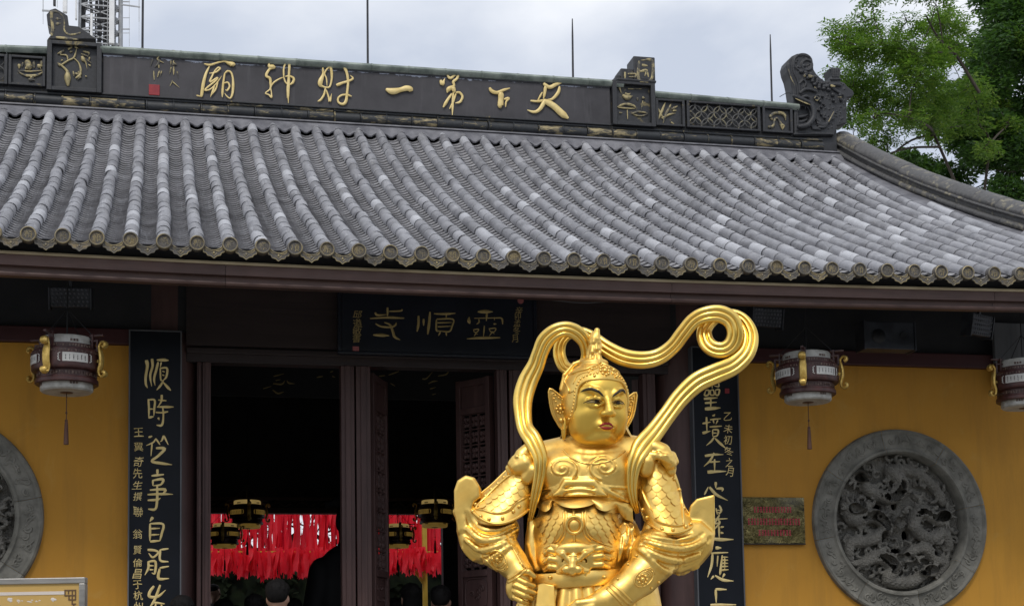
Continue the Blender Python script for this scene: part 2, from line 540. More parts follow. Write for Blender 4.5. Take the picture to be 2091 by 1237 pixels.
# ------------------------------------------------------------------ sculpting: distance fields turned into one skin
class Clay:
    def __init__(s, lo, hi, h):
        s.lo = np.array(lo, float); s.h = h
        s.shape = tuple(np.ceil((np.array(hi) - s.lo) / h).astype(int) + 1)
        s.F = np.full(s.shape, 1.0, np.float32)
        s.ax = [s.lo[i] + h * np.arange(s.shape[i]) for i in range(3)]

    def sub(s, lo, hi):
        i0 = np.maximum(np.floor((np.array(lo) - s.lo) / s.h).astype(int), 0)
        i1 = np.minimum(np.ceil((np.array(hi) - s.lo) / s.h).astype(int) + 1, s.shape)
        if (i1 <= i0).any():
            return None, None
        sl = tuple(slice(a, b) for a, b in zip(i0, i1))
        X = np.stack(np.meshgrid(*[s.ax[i][sl[i]] for i in range(3)], indexing="ij"), -1)
        return sl, X

    def put(s, fn, lo, hi, k=0.01, cut=False):
        m = 2.5 * k + 2 * s.h
        sl, X = s.sub(np.array(lo) - m, np.array(hi) + m)
        if sl is None:
            return s
        d = fn(X); F = s.F[sl]
        if cut:
            d = -d
            hh = np.clip(0.5 - 0.5 * (F - d) / max(k, 1e-6), 0, 1)
            s.F[sl] = (F * (1 - hh) + d * hh + k * hh * (1 - hh)).astype(np.float32)
        else:
            hh = np.clip(0.5 + 0.5 * (F - d) / max(k, 1e-6), 0, 1)
            s.F[sl] = (F * (1 - hh) + d * hh - k * hh * (1 - hh)).astype(np.float32)
        return s

    def ell(s, c, r, k=0.01, R=None, cut=False):
        c = np.array(c, float); r = np.array(r if not np.isscalar(r) else (r, r, r), float)
        A = np.array(R.to_3x3()) if R is not None else np.eye(3)
        ext = np.sqrt(((A * r) ** 2).sum(1))

        def fn(X):
            q = (X - c) @ A
            k0 = np.linalg.norm(q / r, axis=-1); k1 = np.linalg.norm(q / (r * r), axis=-1)
            return k0 * (k0 - 1) / np.maximum(k1, 1e-9)
        return s.put(fn, c - ext, c + ext, k, cut)

    def cap(s, a, b, ra, rb=None, k=0.01, cut=False, sq=None):
        a, b = np.array(a, float), np.array(b, float); rb = ra if rb is None else rb
        rm = max(ra, rb)
        S = np.array(sq if sq is not None else (1, 1, 1), float)     # squash: axis scale of the cross-section

        def fn(X):
            pa = (X - a) / S; ba = (b - a) / S
            t = np.clip((pa @ ba) / max(ba @ ba, 1e-9), 0, 1)
            return (np.linalg.norm(pa - t[..., None] * ba, axis=-1) - (ra + (rb - ra) * t)) * S.min()
        return s.put(fn, np.minimum(a, b) - rm * S.max(), np.maximum(a, b) + rm * S.max(), k, cut)

    def chain(s, pts, rad, k=0.01, cut=False, sq=None):
        for i in range(len(pts) - 1):
            s.cap(pts[i], pts[i + 1], rad[i], rad[i + 1], k, cut, sq)
        return s

    def rbox(s, c, half, r, k=0.01, R=None, cut=False):
        c = np.array(c, float); hb = np.array(half, float)
        A = np.array(R.to_3x3()) if R is not None else np.eye(3)
        ext = np.abs(A) @ hb

        def fn(X):
            q = np.abs((X - c) @ A) - (hb - r)
            return np.linalg.norm(np.maximum(q, 0), axis=-1) + np.minimum(q.max(-1), 0) - r
        return s.put(fn, c - ext, c + ext, k, cut)

    def poly(s, pts, y0, y1, r=.01, k=.01, cut=False):
        """an (x, z) outline with thickness from y0 to y1, edges rounded by r"""
        P = np.asarray(pts, float); n = len(P)

        def fn(X):
            q = X[..., (0, 2)]; d2 = np.full(q.shape[:-1], 1e9); ins = np.zeros(q.shape[:-1], bool)
            for i in range(n):
                a, b = P[i - 1], P[i]; e = b - a; w = q - a
                t = np.clip((w @ e) / max(e @ e, 1e-12), 0, 1)
                d2 = np.minimum(d2, ((w - t[..., None] * e) ** 2).sum(-1))
                c = (a[1] > q[..., 1]) != (b[1] > q[..., 1])
                with np.errstate(divide="ignore", invalid="ignore"):
                    xi = (b[0] - a[0]) * (q[..., 1] - a[1]) / (b[1] - a[1]) + a[0]
                ins ^= c & (q[..., 0] < xi)
            d = np.sqrt(d2) * np.where(ins, -1, 1) + r
            dy = np.abs(X[..., 1] - (y0 + y1) / 2) - (y1 - y0) / 2 + r
            return np.minimum(np.maximum(d, dy), 0) + np.hypot(np.maximum(d, 0), np.maximum(dy, 0)) - r
        return s.put(fn, (P[:, 0].min(), y0, P[:, 1].min()), (P[:, 0].max(), y1, P[:, 1].max()), k, cut)

    def skin(s, relax=2):
        F = s.F; h = s.h
        ins = F < 0
        c = [ins[i:i + F.shape[0] - 1, j:j + F.shape[1] - 1, l:l + F.shape[2] - 1] for i in (0, 1) for j in (0, 1) for l in (0, 1)]
        tot = sum(x.astype(np.int8) for x in c)
        act = (tot > 0) & (tot < 8)
        idx = np.argwhere(act); n = len(idx)
        vid = np.full(act.shape, -1, np.int64); vid[act] = np.arange(n)
        corner = [(i, j, l) for i in (0, 1) for j in (0, 1) for l in (0, 1)]
        val = np.stack([F[idx[:, 0] + i, idx[:, 1] + j, idx[:, 2] + l] for i, j, l in corner], 1)
        P = np.zeros((n, 3)); cnt = np.zeros(n)
        for a in range(8):
            for b in range(a + 1, 8):
                da = np.array(corner[b]) - np.array(corner[a])
                if np.abs(da).sum() != 1:
                    continue
                va, vb = val[:, a], val[:, b]
                m = (va < 0) != (vb < 0)
                t = np.where(m, va / np.where(m, va - vb, 1), 0)
                P[m] += np.array(corner[a]) + t[m][:, None] * da; cnt[m] += 1
        V = (idx + P / cnt[:, None]) * h + s.lo
        faces = []
        for ax in range(3):
            o1, o2 = [(1, 2), (2, 0), (0, 1)][ax]
            a = ins; sl0 = [slice(None)] * 3; sl1 = [slice(None)] * 3
            sl0[ax] = slice(0, -1); sl1[ax] = slice(1, None)
            ch = a[tuple(sl0)] != a[tuple(sl1)]
            e = np.argwhere(ch)
            ok = (e[:, o1] > 0) & (e[:, o2] > 0) & (e[:, o1] < F.shape[o1] - 1) & (e[:, o2] < F.shape[o2] - 1)
            e = e[ok]
            d1 = np.zeros(3, int); d1[o1] = 1
            d2 = np.zeros(3, int); d2[o2] = 1
            q = [vid[tuple((e - d1 - d2).T)], vid[tuple((e - d2).T)], vid[tuple(e.T)], vid[tuple((e - d1).T)]]
            Q = np.stack(q, 1)
            flip = ~a[tuple(e.T)]
            Q[flip] = Q[flip][:, ::-1]
            faces.append(Q)
        Fc = np.concatenate(faces)
        Fc = Fc[(Fc >= 0).all(1)]
        E = np.concatenate([Fc[:, [0, 1]], Fc[:, [1, 2]], Fc[:, [2, 3]], Fc[:, [3, 0]]])
        for it in range(relax):
            acc = np.zeros_like(V); num = np.zeros(len(V))
            for d in range(3):
                acc[:, d] += np.bincount(E[:, 0], V[E[:, 1], d], len(V)) + np.bincount(E[:, 1], V[E[:, 0], d], len(V))
            num += np.bincount(E[:, 0], minlength=len(V)) + np.bincount(E[:, 1], minlength=len(V))
            V = V * 0.5 + 0.5 * acc / np.maximum(num, 1)[:, None]
        mb = MB(); mb.v.append(V); mb.f = Fc.tolist(); mb.m = [0] * len(Fc); mb.n = len(V)
        return mb

# ------------------------------------------------------------------ ground and terrace
mb = MB(); mb.box(-400, 400, -400, 400, -0.5, 0.0)
obj("ground", mb, M_PAVE, kind="structure", smooth=False)
mb = MB(); mb.box(-6, 12, -1.6, 9.6, 0.004, 0.55); mb.box(-6, 12, -1.95, -1.6, 0.004, 0.36); mb.box(-6, 12, -2.3, -1.95, 0.004, 0.18)
obj("terrace", mb, M_FLOOR, kind="structure", smooth=False)
mb = MB(); mb.box(-12, 18, 10.0, 34, 0.004, 1.35)
obj("upper_courtyard", mb, M_PAVE, kind="structure", smooth=False)

# unseen trees behind the viewer, added to shade the walls and darken the gold
wd = MB(); rr = random.Random(12)
for i in range(46):
    x = -46 + i * 2.1 + rr.uniform(-.8, .8); h = rr.uniform(5.0, 7.5)
    for q in range(5):
        wd.sphere((x + rr.uniform(-1.2, 1.2), -29 + rr.uniform(-1, 1), h * (.25 + .17 * q)), (rr.uniform(1.4, 2.2), 1.6, h * .16), 9, 6)
M_WOODS = simple("shade_woods_green", (.02, .035, .012), (.07, .10, .03), .8, 0, 3, .8, .1)
obj("shade_woods", wd, M_WOODS, kind="stuff", angle=0)

# ------------------------------------------------------------------ the temple hall
PC = np.polyfit([0, .49, .81, 1.07, 1.5, 1.78, 2.22, 2.4, 2.93, 3.55, 3.81, 4.33, 4.76, 4.89, 5.5],
                [4.677, 4.887, 5.05, 5.125, 5.377, 5.436, 5.745, 5.742, 6.04, 6.385, 6.461, 6.839, 7.002, 7.163, 7.53], 3)
S = 0.23


def rise(x):
    return 0.00203 * (x - 3.29) ** 2


def zr(x, Y):
    return np.polyval(PC, Y) + rise(x) * (1 - Y / 5.5)


hall = thing("temple_hall", (3.2, 1.5, 0.55), "ochre walled temple hall under a grey tiled roof with black gilded ridge", "temple")

# roof deck, both slopes
YY = np.linspace(0.13, 5.6, 24)
XX = np.linspace(-2.8, 9.35, 26)
G = np.array([[(x, y, zr(x, y) - 0.075) for y in YY] for x in XX])
mb = MB(); mb.grid(G[:, ::-1])
G2 = G.copy(); G2[:, :, 1] = 11.2 - G[:, :, 1]
mb.grid(G2)
for GG in (G, G2):
    B = GG.copy(); B[:, :, 2] -= 0.03
    mb.grid(B if GG is G else B[:, ::-1])
mb.grid(np.stack([G[:, 0], G[:, 0] - np.array([0, 0, .03])], 1)); mb.grid(np.stack([G2[:, 0] - np.array([0, 0, .03]), G2[:, 0]], 1))
roof = obj("roof", mb, M_DARK, hall)

# slope length table
ys = np.linspace(-0.03, 5.5, 600); zs = np.polyval(PC, ys)
sl_ = np.concatenate([[0], np.cumsum(np.hypot(np.diff(ys), np.diff(zs)))])


def on_slope(s, x):
    y = np.interp(s, sl_, ys)
    dz = (np.polyval(PC, y + .02) - np.polyval(PC, y - .02)) / .04
    t = Vector((0, 1, dz - rise(x) / 5.5)).normalized()
    n = Vector((1, 0, 0)).cross(t)
    return Vector((x, y, float(zr(x, y)))), t, n


def frame_at(s, x):
    p, t, n = on_slope(s, x)
    return Matrix([[1, t.x, n.x, p.x], [0, t.y, n.y, p.y], [0, t.z, n.z, p.z], [0, 0, 0, 1]])


def cover_tile_mb(L=0.285, seg=8):
    m = MB()
    a = np.linspace(D2R(-12), D2R(192), seg + 1)
    rings = []
    for r, y in ((0.044, 0.004), (0.0538, 0.0), (0.0538, 0.008), (0.0524, 0.014), (0.0508, L)):
        rings.append(np.stack([r * np.cos(a), np.full_like(a, y), r * np.sin(a)], -1))
    m.grid(np.stack(rings, 0)[::-1])
    return m


CT = cover_tile_mb()
CTV, CTF = np.concatenate(CT.v), CT.f
tile_me = mesh("cover_tile", CT, M_TILE, angle=50)
STEP = 0.265
NT_ = int(sl_[-1] / STEP)
rest = MB()
for i in range(-8, 40):
    x = S * i
    smax = sl_[-1] - 0.08
    if i == 38: smax = 4.0
    if i == 39: smax = 2.2
    for k in range(NT_ + 1):
        s0 = k * STEP + (0.02 if k == 0 else 0)
        if s0 > smax - 0.05:
            break
        M = frame_at(s0, x)
        M = M @ Matrix.Rotation(random.gauss(0, .014), 4, "Z") @ Matrix.Translation((random.gauss(0, .0025), random.uniform(-.012, .010), random.uniform(-.001, .0035)))
        if -2 <= i <= 34 and k < 8:
            place(tile_me, "cover_tile", M, roof)
        else:
            rest.add(xf(CTV, M), CTF)
obj("cover_tile", rest, M_TILE, roof, angle=50, kind="stuff")

# pan tiles: thousands of thin overlapping lips
pan = MB()
u = np.linspace(-1, 1, 7)
for i in range(-8, 39):
    xc = S * (i + 0.5)
    PS = 0.105
    n = int((sl_[-1] - 0.1) / PS)
    if i == 37: n = int(4.3 / PS)
    if i == 38: n = int(2.6 / PS)
    for k in range(n):
        M = frame_at(k * PS, xc + random.uniform(-.002, .002))
        zc = -0.012 - 0.037 * (1 - u ** 2)
        j = random.uniform(-.003, .003)
        V = np.concatenate([np.stack([u * .085, np.full_like(u, .006 + j), zc - .006], -1), np.stack([u * .085, np.full_like(u, j), zc + .017], -1),
                            np.stack([u * .085, np.full_like(u, PS + .01), zc + .001], -1)])
        F = [(r * 7 + q, r * 7 + q + 1, (r + 1) * 7 + q + 1, (r + 1) * 7 + q) for r in (0, 1) for q in range(6)]
        pan.add(xf(V, M), F)
obj("pan_tile", pan, M_PAN, roof, angle=30, kind="stuff")

# round end tiles with a raised seal, hanging drip tiles between them
m = MB()
m.lathe([(0.0, -0.012), (0.042, -0.012), (0.044, -0.020), (0.050, -0.023), (0.0565, -0.018), (0.058, -0.008), (0.058, 0.03)], axis="y", seg=20, mat=0)
m.lathe([(0.0435, -0.0185), (0.049, -0.0245), (0.0545, -0.0205)], axis="y", seg=20, mat=1, cap=False)
for st in [[(-.024, .02), (-.02, .0), (-.026, -.02)], [(-.014, .026), (-.014, -.024)], [(-.006, .02), (-.006, -.004)], [(-.002, .024), (.026, .024)],
           [(.004, .015), (.004, -.012), (.022, -.012), (.022, .015), (.004, .015)], [(.004, .002), (.022, .002)], [(.008, -.014), (.002, -.027)], [(.018, -.014), (.026, -.025)],
           [(-.03, .008), (-.02, .012)]]:
    P = smooth_path([(a, -.0125, b) for a, b in st], 2) if len(st) > 2 else np.array([(a, -.0125, b) for a, b in st])
    m.tube(P, .0028, 5, mat=1)
disc_me = mesh("end_tile", m, [M_DISC, M_GILTEDGE], angle=40)
m = MB()
half = [(0.090, 0.012), (0.089, -0.030), (0.077, -0.042), (0.075, -0.060), (0.055, -0.067), (0.046, -0.084), (0.020, -0.090), (0.0, -0.106)]
top = [(-0.088, 0.012), (-0.06, -0.022), (-0.03, -0.042), (0, -0.048), (0.03, -0.042), (0.06, -0.022), (0.088, 0.012)]
outl = [(-0.0, -0.104)] + [(-a, b) for a, b in half[::-1][1:]] + top[1:-1] + half[:-1]
m.prism([(a, 0.0, b) for a, b in outl], (0, 0.012, 0))
edge = [(-a, b) for a, b in half] + half[::-1][1:]
m.tube([(a * .97, -.001, b) for a, b in edge], .0042, 5, mat=1)
m.tube(smooth_path([(a, -.001, b) for a, b in top], 2), .0045, 5, mat=1)
for sg in (-1, 1):
    m.tube(smooth_path([(sg * .062, -.001, -.030), (sg * .05, -.001, -.046), (sg * .03, -.001, -.054), (sg * .014, -.001, -.052)], 3), .003, 5, mat=1)
    m.tube(smooth_path([(sg * .022, -.001, -.066), (sg * .012, -.001, -.076), (0, -.001, -.088)], 3), .0026, 5, mat=1)
m.sphere((0, -.002, -.066), (.008, .005, .010), 8, 5, mat=1)
drip_me = mesh("drip_tile", m, [M_DISC, M_GILTEDGE], angle=40)
for i in range(-8, 40):
    x = S * i
    z0 = float(zr(x, 0))
    place(disc_me, "end_tile", Matrix.Translation((x, -0.03, z0)) @ Matrix.Rotation(D2R(random.uniform(-14, 14)), 4, "Y") @ Matrix.Rotation(D2R(random.uniform(-1, 4)), 4, "X"), roof)
    place(drip_me, "drip_tile", Matrix.Translation((x + S / 2, -0.028, float(zr(x + S / 2, 0)) + .004)) @ Matrix.Rotation(D2R(random.uniform(-8, 2)), 4, "X") @ Matrix.Rotation(D2R(random.uniform(-3, 3)), 4, "Y"), roof)


# eaves: gilt line, fascia boards, dark soffit
def strip(name, prof, mat, parent, x0=-2.75, x1=9.3, n=26, **kw):
    xs = np.linspace(x0, x1, n)
    m = MB(); m.grid(np.array([[(x, y, z + rise(x)) for (y, z) in prof] for x in xs]))
    return obj(name, m, mat, parent, angle=30, **kw)


strip("gilt_strip", [(0.10, 4.578), (0.062, 4.578), (0.058, 4.568), (0.062, 4.557), (0.10, 4.557)], M_GILTLINE, hall)
for xa_, xb_ in ((-2.75, 1.352), (1.355, 4.71), (4.713, 7.42), (7.423, 9.3)):
    strip("fascia_board", [(0.12, 4.5572), (0.075, 4.5572), (0.075, 4.482), (0.118, 4.478), (0.118, 4.442), (0.092, 4.438), (0.088, 4.425), (0.095, 4.411), (0.16, 4.409), (0.16, 4.46)], M_WOODH, hall, xa_, xb_, 10)
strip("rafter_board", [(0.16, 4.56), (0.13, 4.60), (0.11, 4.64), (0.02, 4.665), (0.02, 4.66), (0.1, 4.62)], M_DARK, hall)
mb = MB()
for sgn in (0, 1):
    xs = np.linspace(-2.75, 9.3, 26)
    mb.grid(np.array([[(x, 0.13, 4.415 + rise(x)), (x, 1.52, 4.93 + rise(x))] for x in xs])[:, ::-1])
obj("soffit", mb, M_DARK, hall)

# masonry and timber of the front
YF = 1.5


def wall_with_hole(x0, x1, z0, z1, c, r, y, depth):
    m = MB(); N = 64
    ring = [(c[0] + r * math.cos(t), c[1] + r * math.sin(t)) for t in np.linspace(0, 2 * math.pi, N, endpoint=False)]

    def out(px, pz):
        dx, dz = px - c[0], pz - c[1]
        t = min([((x1 if dx > 0 else x0) - c[0]) / dx if abs(dx) > 1e-9 else 1e9, ((z1 if dz > 0 else z0) - c[1]) / dz if abs(dz) > 1e-9 else 1e9])
        return c[0] + dx * t, c[1] + dz * t
    o = [out(*p) for p in ring]
    V = [(a, y, b) for a, b in ring] + [(a, y, b) for a, b in o] + [(a, y + depth, b) for a, b in ring]
    F = []
    for i in range(N):
        j = (i + 1) % N
        F += [(i, N + i, N + j, j), (i, j, 2 * N + j, 2 * N + i)]
    m.add(V, F)
    for cx, cz in ((x0, z0), (x0, z1), (x1, z0), (x1, z1)):
        a = sorted(range(N), key=lambda i: (o[i][0] - cx) ** 2 + (o[i][1] - cz) ** 2)[:2]
        pts = [(o[a[0]][0], y, o[a[0]][1]), (o[a[1]][0], y, o[a[1]][1]), (cx, y, cz)]
        m.add(pts, [(0, 1, 2)])
    m.box(x0, x1, y + depth, y + depth + .1, z0, z1)
    return m


MEDR, MEDL = (7.225, 2.872), (-0.80, 2.872)
wl_ = obj("front_wall", wall_with_hole(-2.4, 0.66, 0.55, 4.25, MEDL, 0.63, YF, 0.30), M_OCHRE, hall, smooth=False)
wr_ = obj("front_wall", wall_with_hole(5.74, 8.75, 0.55, 4.25, MEDR, 0.63, YF, 0.30), M_OCHRE, hall, smooth=False)
for a, b in ((-2.4, 0.66), (5.74, 8.75)):
    m = MB(); m.box(a, b, YF - .05, YF + .1, 4.252, 4.376)
    obj("wall_beam", m, M_BAND, hall, bevel=.008, smooth=False)
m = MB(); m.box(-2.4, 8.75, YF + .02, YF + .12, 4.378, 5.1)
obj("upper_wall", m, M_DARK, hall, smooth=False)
m = MB(); m.box(8.16, 8.62, 1.40, 1.44, 4.06, 4.66)
obj("notice_panel", m, M_GREYWOOD, hall, smooth=False, bevel=.006)
# side and back walls, inner floor: the dark inside
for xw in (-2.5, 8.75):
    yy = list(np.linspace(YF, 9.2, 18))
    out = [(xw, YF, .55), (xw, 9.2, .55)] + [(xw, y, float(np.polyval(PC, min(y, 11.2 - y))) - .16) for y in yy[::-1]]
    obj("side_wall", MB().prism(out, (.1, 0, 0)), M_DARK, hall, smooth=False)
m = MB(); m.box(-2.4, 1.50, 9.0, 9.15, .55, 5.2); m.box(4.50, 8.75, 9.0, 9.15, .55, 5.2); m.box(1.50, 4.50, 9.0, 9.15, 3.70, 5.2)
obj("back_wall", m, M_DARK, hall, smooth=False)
m = MB(); m.box(0.9, 5.4, 8.9, 8.998, 3.69, 3.76); m.box(0.9, 5.4, 8.93, 8.998, 3.86, 3.90)
for i in range(14):
    xx = 1.05 + i * .31
    m.tube(smooth_path([(xx, 8.95, 3.80), (xx + .08, 8.94, 3.84), (xx + .16, 8.95, 3.79), (xx + .24, 8.94, 3.82)], 3), .012, 5)
obj("carved_beam", m, M_WOODV, hall)
for xx in (0.95, 5.3):
    m = MB(); m.lathe([(0.19, .55), (0.19, 6.0)], (xx, 6.2, 0), 20)
    obj("column", m, M_DARK, hall)

for cx in (0.93, 5.33):
    m = MB(); m.lathe([(.30, .55), (.33, .62), (.30, .74), (.262, .76), (.262, 4.9)], (cx, 1.76, 0), 32)
    obj("column", m, M_WOODV, hall)
m = MB(); m.box(1.10, 5.16, YF + .06, YF + .2, 4.146, 4.265); m.box(1.10, 5.16, YF + .035, YF + .06, 4.215, 4.262)
obj("lintel", m, M_LINTEL, hall, bevel=.006, smooth=False)
m = MB(); m.box(1.10, 5.16, YF - .02, YF + .02, 4.268, 5.05)
obj("transom_panel", m, M_LINTEL, hall, smooth=False)


def post(x0, x1, grooves=0):
    m = MB(); m.box(x0, x1, YF + .05, YF + .17, .60, 4.145)
    w = x1 - x0
    m.box(x0 + w * .30, x1 - w * .30, YF + .036, YF + .05, .60, 4.145)
    return obj("door_post", m, M_WOODV, hall, bevel=.005, smooth=False)


for a, b in ((1.187, 1.222), (1.23, 1.296), (2.343, 2.452), (2.466, 2.584), (3.648, 3.735), (3.754, 3.856), (4.922, 5.035)):
    post(a, b)


def leaf(hx, hy, ex, ey, zb=.62, zt=4.12):
    """an opened door leaf from its hinge (hx, hy) to its free edge"""
    L = math.hypot(ex - hx, ey - hy)
    F = Matrix.Translation((hx, hy, 0)) @ Matrix.Rotation(math.atan2(ey - hy, ex - hx), 4, "Z")
    e = thing_part("door", F, hall)
    w = .052
    m = MB(); t = .03
    m.box(0, w, -t, t, zb, zt); m.box(L - w, L, -t, t, zb, zt)
    for z in (zb, 2.10, 2.43, 3.82, zt - .06):
        m.box(w, L - w, -t, t, z, z + .055)
    m.box(w, L - w, -.008, .008, zb, 2.44); m.box(w, L - w, -.008, .008, 3.82, zt)
    obj("door_frame", m, M_WOODV, e, frame=F, smooth=False, bevel=.004)
    # carved waist panel: a sunk field and a curling vine
    m = MB()
    for yy in (-.012, .012):
        m.tube(smooth_path([(w + .03, yy, 2.19), (L / 2, yy, 2.17), (L - w - .03, yy, 2.19), (L - w - .02, yy, 2.30), (L - w - .04, yy, 2.40), (L / 2, yy, 2.415), (w + .04, yy, 2.40), (w + .02, yy, 2.30), (w + .03, yy, 2.19)], 3), .006, 5)
        for q in range(7):
            cx, cz = w + .05 + random.random() * (L - 2 * w - .1), 2.22 + random.random() * .15
            th = np.linspace(0, 7, 12); rr = .03 * (1 - th / 9)
            m.tube(np.stack([cx + rr * np.cos(th), np.full(12, yy), cz + rr * np.sin(th)], -1), .0055, 5)
    obj("carved_panel", m, M_WOODV, e, frame=F)
    # lattice of overlapping blossoms
    m = MB(); nx = 3; sx = (L - 2 * w) / nx; nz = int(round((3.82 - 2.49) / (sx * 1.35))); sz = (3.82 - 2.485) / nz
    for a in range(nx + 1):
        m.box(w + a * sx - .006, w + a * sx + .006, -.012, .012, 2.485, 3.82)
    for b in range(nz + 1):
        m.box(w, L - w, -.011, .011, 2.485 + b * sz - .005, 2.485 + b * sz + .005)
    for a in range(nx):
        for b in range(nz):
            cx, cz = w + (a + .5) * sx, 2.485 + (b + .5) * sz
            for q in range(4):
                th = q * math.pi / 2 + math.pi / 4
                m.sphere((cx + .26 * sx * math.cos(th), 0, cz + .26 * sz * math.sin(th)), (.2 * sx, .016, .17 * sz), 6, 4)
            m.sphere((cx, 0, cz), (.014, .02, .014), 6, 4)
    obj("lattice", m, M_WOODV, e, frame=F)
    return e


def thing_part(name, F, parent):
    o = bpy.data.objects.new(name, None); o.empty_display_size = .1
    link(o, F, parent)
    return o


leaf(3.630, 1.70, at(936, 900, 2.02)[0], 2.02)
leaf(2.605, 1.70, at(786, 900, 2.12)[0], 2.12)
leaf(4.90, 1.70, at(1290, 900, 2.1)[0] + .12, 2.1)

# ------------------------------------------------------------------ carved round windows
def round_window(c):
    F = Matrix.Translation((c[0], YF, c[1]))
    w = thing_part("round_window", F, hall)
    prof = [(.605, .30), (.605, -.035), (.622, -.055), (.640, -.055), (.650, -.040), (.662, -.034), (.775, -.034), (.785, -.044), (.800, -.050), (.815, -.040), (.822, -.004), (.822, .0)]
    for q in range(8):
        m = MB(); a0 = q * math.pi / 4 + .2; g = .0022
        m.lathe([(r, y) for r, y in prof], (0, 0, 0), 14, "y", 0, arc=(a0 + g, a0 + math.pi / 4 - g))
        # low relief of curling clouds on the flat of the ring
        rr = random.Random(int(c[0] * 100) + q)
        for k in range(9):
            th0 = a0 + .06 + (k + rr.random() * .6) * (math.pi / 4 - .12) / 9
            rad = .72 + rr.uniform(-.028, .028)
            cx, cz = rad * math.cos(th0), rad * math.sin(th0)
            n = 10; t = np.linspace(0, rr.uniform(3, 6.5), n) * rr.choice((-1, 1)); ph = rr.uniform(0, 6)
            R = np.linspace(.034, .008, n)
            m.tube(np.stack([cx + R * np.cos(t + ph), np.full(n, -.035), cz + R * np.sin(t + ph)], -1), np.linspace(.011, .006, n), 5)
            m.tube(smooth_path([(cx + rr.uniform(-.05, .05), -.035, cz + rr.uniform(-.05, .05)), (cx, -.036, cz), (cx + rr.uniform(-.05, .05), -.035, cz + rr.uniform(-.05, .05))], 3), .008, 5)
        obj("frame_stone", m, M_STONE, w, frame=F, angle=45)
    # pierced dragon carving
    rr = random.Random(5 if c[0] > 3 else 9)
    cl = Clay((-.62, -.03, -.62), (.62, .22, .62), .0075)

    def body(pts, r0, r1, k=.012):
        P = smooth_path([(a, d, b) for a, d, b in pts], 5); n = len(P)
        R = np.interp(np.linspace(0, 1, n), [0, .35, .8, 1], [r0 * .75, r0, (r0 + r1) / 2, r1])
        cl.chain(P, R, k)
        for i in range(1, n - 1):                                      # scales across the flank
            t = P[min(i + 1, n - 1)] - P[i - 1]; t /= np.linalg.norm(t); nn = np.array([-t[2], 0, t[0]])
            for o_ in (-.55, -.2, .15, .5):
                c_ = P[i] + nn * R[i] * o_ + t * (.012 if o_ in (-.2, .5) else 0) - np.array([0, R[i] * math.sqrt(1 - o_ * o_) * .95, 0])
                cl.ell(c_, (.015, .012, .013), .003)
        for i in range(2, n - 1, 2):                                   # fins along the back
            t = P[min(i + 1, n - 1)] - P[i - 1]; t /= np.linalg.norm(t)
            nn = np.array([-t[2], 0, t[0]])
            cl.cap(P[i] + nn * R[i] * .8, P[i] + nn * R[i] * 1.5 + t * .02 - np.array([0, .02, 0]), .014, .005, .006)
    body([(-.33, .06, .40), (-.25, .04, .28), (-.05, .02, .22), (.05, .03, .35), (-.05, .05, .46), (.18, .06, .45), (.35, .05, .33), (.45, .05, .18)], .060, .035)
    body([(.50, .06, .10), (.40, .03, .02), (.22, .03, .10), (.15, .04, -.03), (.30, .04, -.14), (.44, .05, -.08), (.50, .06, -.22)], .060, .038)
    body([(-.50, .05, .16), (-.42, .04, .02), (-.22, .02, .06), (-.12, .03, -.06), (-.30, .04, -.16), (-.46, .04, -.18), (-.46, .06, -.34)], .062, .038)
    body([(-.36, .05, -.36), (-.20, .03, -.30), (-.06, .02, -.38), (-.10, .05, -.50), (.10, .05, -.52), (.26, .05, -.44)], .064, .04)
    body([(.10, .04, -.26), (.24, .03, -.22), (.34, .03, -.32), (.44, .05, -.36), (.38, .06, -.46)], .05, .032)
    for (x, z, fl) in ((-.36, .40, 1), (.42, .06, -1), (-.42, .12, 1), (.28, -.42, -1), (.02, -.30, 1)):   # heads
        cl.ell((x, -.005, z), (.075, .05, .055), .014); cl.ell((x + fl * .06, -.012, z - .02), (.05, .035, .028), .01)
        cl.ell((x + fl * .10, -.015, z - .01), (.02, .02, .018), .006)
        for e in (-1, 1):
            cl.ell((x + fl * .03, -.05, z + .022 * e + .01), (.015, .012, .012), .004)
        for q in range(6):
            th = rr.uniform(1.6, 4.4) if fl > 0 else rr.uniform(-1.5, 1.5)
            cl.cap((x - fl * .03, .0, z), (x + .13 * math.cos(th), -.01, z + .13 * math.sin(th)), .018, .006, .008)
    for q in range(230):                                               # clouds, flames, claws
        th, r = rr.uniform(0, 6.28), .58 * math.sqrt(rr.random())
        if any(math.hypot(r * math.cos(th) - a, r * math.sin(th) - b) < .05 for a, b in ((-.17, .14), (.05, .33), (.0, .16), (-.14, -.12), (.1, -.11), (.36, -.27), (0, -.25))):
            continue
        p = np.array([r * math.cos(th), rr.uniform(.03, .10), r * math.sin(th)])
        ph = rr.uniform(0, 6.28); n = 7; t = np.linspace(0, rr.uniform(2, 5), n) * rr.choice((-1, 1)); R = np.linspace(rr.uniform(.03, .065), .012, n)
        cl.chain([p + np.array([R[i] * math.cos(t[i] + ph), -.03 * i / n, R[i] * math.sin(t[i] + ph)]) for i in range(n)], np.linspace(.017, .009, n), .006)
    cl.ell((0, -.02, -.0), (.05, .05, .05), .008)
    for q in range(26):
        th = q * 2.4; zz = 1 - 2 * (q + .5) / 26; r = math.sqrt(1 - zz * zz)
        cl.ell((.05 * r * math.cos(th), -.02 + .05 * zz, .05 * r * math.sin(th)), .009, .003)
    cl.rbox((0, .125, 0), (.62, .03, .62), .01, .02)
    for x, z, rx, rz in ((-.17, .14, .055, .03), (.05, .33, .03, .045), (0.0, .16, .025, .045), (-.14, -.12, .04, .05), (.10, -.11, .035, .05), (.36, -.27, .05, .03), (.0, -.25, .05, .03)):
        cl.ell((x, .06, z), (rx, .25, rz), .012, cut=True)
